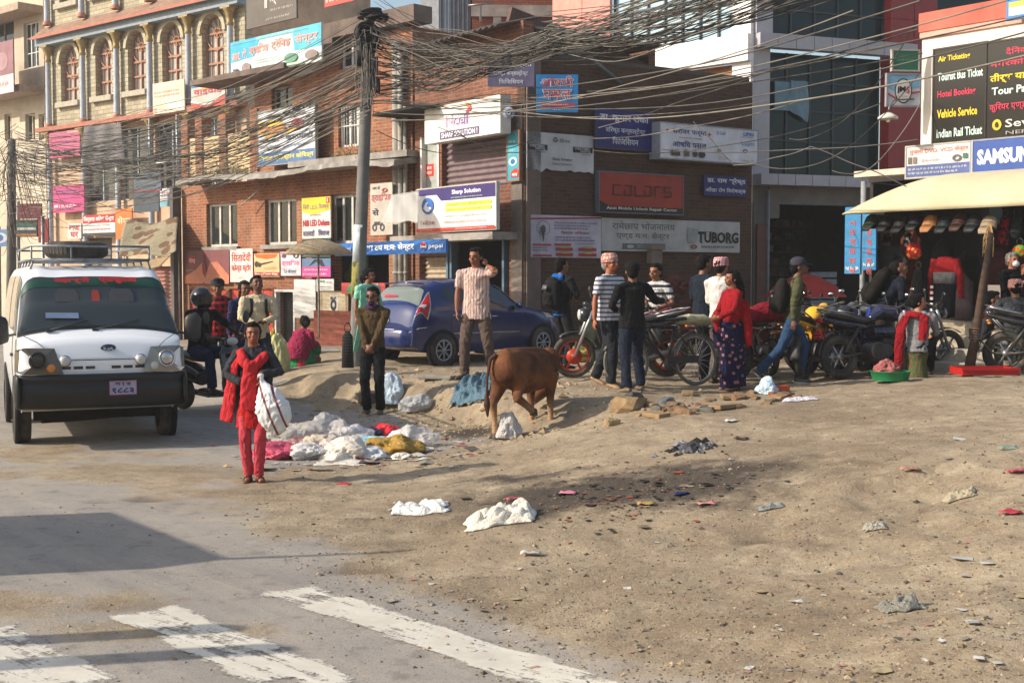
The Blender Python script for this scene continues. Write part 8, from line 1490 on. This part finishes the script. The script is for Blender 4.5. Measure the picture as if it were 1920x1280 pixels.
# pebbles, grit and litter nobody could count
def scatter(name, label, n, fn, mats, seed, size, flat=.6, crisp=False):
    rg = random.Random(seed); pts = []
    while len(pts) < n:
        q = fn(rg)
        if q: pts.append(q)
    Zs = ground_z(np.array([q[0] for q in pts]), np.array([q[1] for q in pts])); ms = MB(); K = [V(v) for v in ((1, 0, 0), (-1, 0, 0), (0, 1, 0), (0, -1, 0), (0, 0, 1), (0, 0, -1))]; Fc = [(0, 2, 4), (2, 1, 4), (1, 3, 4), (3, 0, 4), (2, 0, 5), (1, 2, 5), (3, 1, 5), (0, 3, 5)]
    for (x, y), z in zip(pts, Zs):
        s_ = rg.uniform(*size) * (1 + 2.2 * rg.random() ** 8); ms.m = rg.randrange(len(mats)); a = rg.uniform(0, 6); c_, d_ = math.cos(a), math.sin(a)
        if crisp:
            w_, l_ = s_, s_ * rg.uniform(.4, 1.2); ms.add([V((x + c_ * u * w_ - d_ * v * l_, y + d_ * u * w_ + c_ * v * l_, z + .004 + rg.uniform(0, .35) * s_)) for u, v in ((-1, -1), (0, -1.1), (1, -.9), (1, .9), (.1, 1.2), (-1, 1))], [(0, 1, 4, 5), (1, 2, 3, 4)], False)
        else: ms.add([V((x + (c_ * k.x - d_ * k.y) * s_ * rg.uniform(.6, 1.3), y + (d_ * k.x + c_ * k.y) * s_ * rg.uniform(.6, 1.3), z + k.z * s_ * flat + s_ * .1)) for k in K], Fc, False)
    return tag(ms.build(name, mats), label, None, None, 'stuff')
def dirt_pt(rg, px=(450, 1990), py=(700, 1290), road=False):
    q = G(rg.uniform(*px), 700 + (py[1] - 700) * rg.random() ** .8, .2)
    if q.y > 17.5 or (float(road_sd(np.array([q.x]), np.array([q.y]))[0]) > (.5 if not road else 9)): return None
    return (q.x, q.y)
ST_ = [mat(c, .95, dirt=.3) for c in ('#6c5c48', '#8c7a60', '#a4927a', '#50463a', '#7c7064')]
scatter('gravel', 'loose gravel and grit on the dirt', 9000, lambda r_: dirt_pt(r_), ST_, 1, (.003, .0085)); scatter('gravel', 'grit scattered over the tarmac', 1800, lambda r_: dirt_pt(r_, (-60, 1300), (840, 1290), True), ST_, 2, (.002, .006))
scatter('clods', 'crumbled earth clods along the bank and pit', 900, lambda r_: (lambda q: (q.x, q.y) if q.y < 19 else None)(G(r_.gauss(860, 170), r_.gauss(765, 28), .15)), [mat(c, .95, dirt=.3) for c in ('#a08a68', '#8c7860', '#b09c7c')], 3, (.008, .03))
LT = [mat(c, .6, dirt=.2) for c in ('#b4b0a4', '#a87c70', '#8c8474', '#c0bcb4', '#9c9488', '#a09070', '#58524a')]
scatter('litter', 'small scraps of paper and plastic on the dirt', 260, lambda r_: dirt_pt(r_), LT, 4, (.006, .018), crisp=True)
scatter('litter', 'burnt scraps in the black patch', 300, lambda r_: (lambda q: (q.x, q.y))(G(r_.gauss(1190, 110), r_.gauss(915, 20), .24)), [mat(c, .9) for c in ('#1c1a18', '#2c2824', '#8c4c34', '#7c6c58', '#141414')], 5, (.006, .02), crisp=True)
scatter('ash', 'grey and black ash of a small burnt fire', 320, lambda r_: (lambda q: (q.x, q.y))(G(r_.gauss(1298, 19), r_.gauss(840, 3.6), .34)), [mat(c, .9) for c in ('#141414', '#2c2c2e', '#7c7c80', '#4c4c50')], 6, (.012, .03))
scatter('litter', 'small refuse around the heap and the pit', 260, lambda r_: (lambda q: (q.x, q.y))(G(r_.gauss(700, 110), r_.gauss(845, 22), .02)), LT + [mat('#9c3038', .6)], 7, (.012, .04), crisp=True)
for i, (px, py, c, lb) in enumerate(((963, 940, '#c44c5c', 'bright pink scrap just above the bigger foreground bag'), (1065, 930, '#c87c8c', 'pale pink scrap at the edge of the burnt patch'), (1276, 940, '#1c2c64', 'dark blue scrap right in the burnt patch'), (645, 910, '#b83038', 'small red scrap right of the girl\'s shadow'), (1705, 890, '#c88478', 'pink scrap on the broken edge'), (1372, 797, '#c8c8cc', 'white paper scrap on the slope before the rubble'), (1905, 895, '#c04458', 'pink strip at the right edge, upper one'), (1895, 965, '#b83c4c', 'pink strip at the right edge, lower one'), (1390, 828, '#4c2c18', 'brown dry leaf like scrap on the slope'), (995, 1052, '#c4bcb4', 'small white paper in the lower middle'), (1325, 960, '#c8847c', 'pale pink scrap below the burnt patch'), (1212, 960, '#a48c54', 'yellowish scrap below the burnt patch'), (1890, 846, '#7c9c90', 'pale green scrap near the right edge'))):
    p = gp(px, py); m = MB(); r_ = random.Random(i); N = 5
    m.grid(lambda a, b: V(((a - .5) * .13, (b - .5) * .07, .012 + .03 * abs(mnoise.noise(V((a * 3, b * 3, i)))))), N, N); o = m.build('litter_scrap', mat(c, .6), None, TR(p) @ RZ(r_.uniform(-.5, .5))); o.modifiers.new('s', 'SOLIDIFY').thickness = .002; tag(o, lb, 'scrap', 'coloured scraps on the dirt')

# ---------------------------------------------------------------- street stalls at the right
a, b = on(1817, 17.1), P(1859, 437, 17.3); m = MB(); m.tube([a, a.lerp(b, .3) + V((.02, 0, 0)), a.lerp(b, .65), b], [.075, .062, .05, .035], 10); WP = m.build('wooden_post', mat((.065, .036, .022), .85, dirt=.4, scale=8, bump=.4)); tag(WP, 'leaning dark wooden post in front of the cap shop', 'post')
m = MB(); c = a.lerp(b, .30)
for k in range(5): m.torus(c + V((0, 0, .03 * k - .06)), (.1, .05 * k, 1), .068, .012, 14, 5)
m.tube([c, c + V((.25, 0, -.25)), c + V((.5, .1, -.35))], .012, 5); m.build('rope_binding', mat((.12, .08, .06), .9), WP)
g = on(1672, 16.3); m = MB(); m.lathe([(.22, 0), (.25, .11), (.265, .115), (.255, .12), (.24, .11), (.21, .012), (0, .012)], None, 28); tag(m.build('basin', mat('#1c7c4c', .4), None, TR(g + V((0, 0, .03)))), 'round green plastic basin beside the red scarf woman', 'basin')
crumple('cloth_bundle', g + V((-.02, .1, .1)), (.17, .13, .13), cloth('#a0605c', fold=.8), 'pinkish cloth heaped in the green basin', 'cloth', 77)
g = on(1848, 16.3); m = MB(); W_, D2_, H_2 = .72, .42, .09
for x0, x1, y0, y1 in ((-W_ / 2, W_ / 2, -D2_ / 2, -D2_ / 2 + .02), (-W_ / 2, W_ / 2, D2_ / 2 - .02, D2_ / 2), (-W_ / 2, -W_ / 2 + .02, -D2_ / 2 + .02, D2_ / 2 - .02), (W_ / 2 - .02, W_ / 2, -D2_ / 2 + .02, D2_ / 2 - .02)): m.box(x0, x1, y0, y1, 0, H_2)
m.box(-W_ / 2 + .02, W_ / 2 - .02, -D2_ / 2 + .02, D2_ / 2 - .02, 0, .02); m.box(-W_ / 2 - .02, W_ / 2 + .02, -D2_ / 2 - .02, -D2_ / 2 - .002, H_2 - .03, H_2 + .0); m.build('crate', mat('#a01814', .5), None, TR(g + V((0, 0, .05))) @ RZ(.06)); tag(bpy.data.objects['crate'], 'shallow bright red plastic crate at the foot of the post', 'crate')
# goods under the awning: local frame of the ticket building
def goods(px, py, off=.95): u_, z_ = FE.uv(px, py, off); return FE.M @ TR(u_, -off, z_)
CL = ['#2c3428', '#1c1a1a', '#201c1c', '#18191c', '#9c6c44', '#1c2424', '#3c2820', '#202428', '#94806c']
CN = ['olive', 'black left', 'dark brown', 'glossy black', 'bright tan', 'dark green', 'maroon brown', 'slate', 'beige']
for i, c in enumerate(CL):
    px = 1634 + i * 27.5; e_ = empty('baseball_cap', goods(px, 418 + (i % 3) * 2) @ RX(R(-25)), f'{CN[i]} cap hanging under the awning, number {i + 1} from the left' if False else f'{CN[i]} cap hanging in the row under the cream awning', 'cap', 'caps hanging under the awning')
    m = MB(); m.lathe([(.125, -.06), (.125, .02), (.11, .09), (.07, .135), (0, .15)], Matrix.Diagonal((1, .75, 1, 1)), 18); m.build('cap_crown', cloth(c, fold=.3, rough=.6), e_); m = MB(); m.tube([(0, -.05, -.05), (0, -.09, -.12), (0, -.10, -.19)], [.11, .10, .07], 14, True, (V((1, 0, 0)), .14)); m.build('cap_brim', cloth(c, fold=.2, rough=.5), e_)
for i, (px, py, w_, h_, c, c2, lb) in enumerate(((1884, 432, .16, .42, '#8c1c24', '#202024', 'red and black backpack hanging at the right of the cap row'), (1906, 425, .18, .34, '#202422', None, 'dark glossy bag hanging beside the red backpack'), (1715, 470, .26, .24, '#a02828', '#c08030', 'red and orange patterned bag hanging in the shop'), (1703, 450, .15, .24, '#1c1c1e', '#707070', 'black and white patterned cap bundle in the shop'), (1722, 530, .2, .45, '#1c1c18', None, 'dark backpack hanging behind the bending man'), (1912, 470, .2, .16, '#5c8c2c', '#c04c2c', 'green and orange pouch at the right edge of the shop'))):
    e_ = empty('hanging_bag', goods(px, py, .7), lb, 'bag', 'bags hanging in the shop front'); m = MB(); m.tube([(0, 0, -h_ / 2), (0, -.02, -h_ * .3), (0, -.03, 0), (0, -.01, h_ * .4), (0, 0, h_ / 2)], [w_ * .35, w_ * .5, w_ * .5, w_ * .42, w_ * .1], 14, True, (V((1, 0, 0)), .6)); fuse(m, .014, 2, 'bag_body', cloth(c, c2, 'speck' if c2 else None, 14.), e_, .02, i); m = MB(); m.torus((0, 0, h_ / 2 + .05), (0, 1, 0), .05, .008, 14, 5); m.build('strap', BLKP, e_)
# hanging jacket
for px, lb, cs in ((1772, 'red, grey and black sports jacket hanging in the shop front', ('#7c1418', '#6c6c6c', '#15151a')),):
    e_ = empty('hanging_jacket', goods(px, 520, .55), lb, 'jacket'); m = MB(); m.tube([(0, 0, .05), (0, 0, .22), (0, 0, .32)], [.20, .21, .12], 14, True, (V((1, 0, 0)), .35)); m.tube([(.17, 0, .28), (.26, 0, .02), (.30, -.02, -.32)], [.07, .06, .05], 10); m.tube([(-.17, 0, .28), (-.25, 0, .02), (-.22, -.02, -.32)], [.07, .06, .05], 10); fuse(m, .014, 2, 'jacket_body', cloth(cs[0]), e_, .015, 3)
    m = MB(); m.tube([(0, -.012, .08), (0, -.012, -.10)], [.205, .20], 14, True, (V((1, 0, 0)), .38)); m.build('grey_band', cloth(cs[1]), e_); m = MB(); m.tube([(0, 0, -.1), (0, 0, -.62)], [.19, .185], 14, True, (V((1, 0, 0)), .38)); m.build('lower_panel', cloth(cs[2]), e_)
    m = MB(); [m.cbox((-.19, -.06, -.15 - .09 * k), (.05, .02, .045)) for k in range(6)]; m.build('check_strip', WHITE, e_)
# dried bundle hanging from the post and chains
e_ = goods(1855, 440, 1.1); m = MB(); r_ = random.Random(8)
for k in range(14): a_ = r_.uniform(-.08, .08); m.tube([(a_ * .3, 0, .15), (a_, r_.uniform(-.05, .05), -.05), (a_ * 1.2, r_.uniform(-.06, .06), -.12 - r_.random() * .22)], .007, 4)
tag(m.build('dried_bundle', mat('#a08458', .8), None, e_), 'bundle of tan belts hanging at the top of the wooden post', 'belts')
# dim clothes deeper in the shop
r_ = random.Random(12)
for i in range(16):
    px = r_.uniform(1690, 1900); py = r_.uniform(455, 570); c = r_.choice(['#3c2420', '#20242c', '#4c3030', '#2c342c', '#50484c', '#5c2c20']); M_ = goods(px, py, -r_.uniform(.4, 1.6)); m = MB(); h_ = r_.uniform(.25, .45)
    m.tube([(0, 0, h_), (0, 0, h_ * .6), (0, 0, -h_)], [.05, .2, .2], 12, True, (V((1, 0, 0)), .3)); o = m.build('hanging_garment', cloth(c), None, M_); tag(o, 'dark garment hanging on a rail inside the cap shop', 'garment', 'garments in the dark of the cap shop')
# table goods in the glass building: red umbrella cover, boxes
p = P(1510, 552, 27.5); m = MB(); m.lathe([(.0, .45), (.3, .38), (.65, .2), (.9, -.05)], None, 10); tag(m.build('red_canopy', mat('#9c2c20', .7), None, TR(p)), 'dull red umbrella canopy in front of the dark shop', 'umbrella')
# unseen shapes added beyond the left edge to cast shadows across the road
A2, B2 = V((-7.93, 8.62, 0)), V((-6.67, 7.0, 0)); c = (A2 + B2) / 2; yw = math.atan2(B2.y - A2.y, B2.x - A2.x); hb_ = empty('shadow_caster_box', TR(c) @ RZ(yw), 'added unseen shadow casting cart standing beyond the left edge of the road', 'blocker')
m = MB(); m.box(-1.03, 1.03, -.5, .0, .35, 3.0); m.build('caster_box_body', mat('#8c9494', .6), hb_, bevel=.02); [wheel(hb_, (k, -.25, .3), .3, .14, 1) for k in (-.8, .8)]; m = MB(); m.tube([(1.0, -.05, 3.0), (1.0, -.05, 3.75)], .03, 6); m.build('shadow_caster_rod', STEEL, hb_)
for x, y, h_ in ((-5.75, 5.46, 2.6), (-5.45, 5.1, 2.6)): m = MB(); m.tube([(x, y, 0), (x, y, h_)], .09, 12); m.ball((x, y, h_), .1, 12); tag(m.build('shadow_caster_post', STEEL), 'unseen post added beyond the bottom left corner to cast a road shadow', 'post', 'unseen shadow casting posts beyond the left edge')  # unseen posts, added only for the narrow shadow streaks on the tarmac
# ---------------------------------------------------------------- dusty air
m = MB(); m.box(-60, 60, -12, 75, -1.2, 16); hz = m.build('haze', newmat('air')[0]); hz['kind'] = 'stuff'; t = NT(hz.data.materials[0]); out_ = [n for n in t.n if n.type == 'OUTPUT_MATERIAL'][0]
for n in list(t.n):
    if n.type == 'BSDF_PRINCIPLED': t.n.remove(n)
pv = t.n.new('ShaderNodeVolumePrincipled'); pv.inputs['Density'].default_value = .0013; pv.inputs['Color'].default_value = (.92, .90, .88, 1); pv.inputs['Anisotropy'].default_value = .3; t.link(pv.outputs[0], out_.inputs['Volume'])
hz['label'] = 'thin dusty haze filling the street'
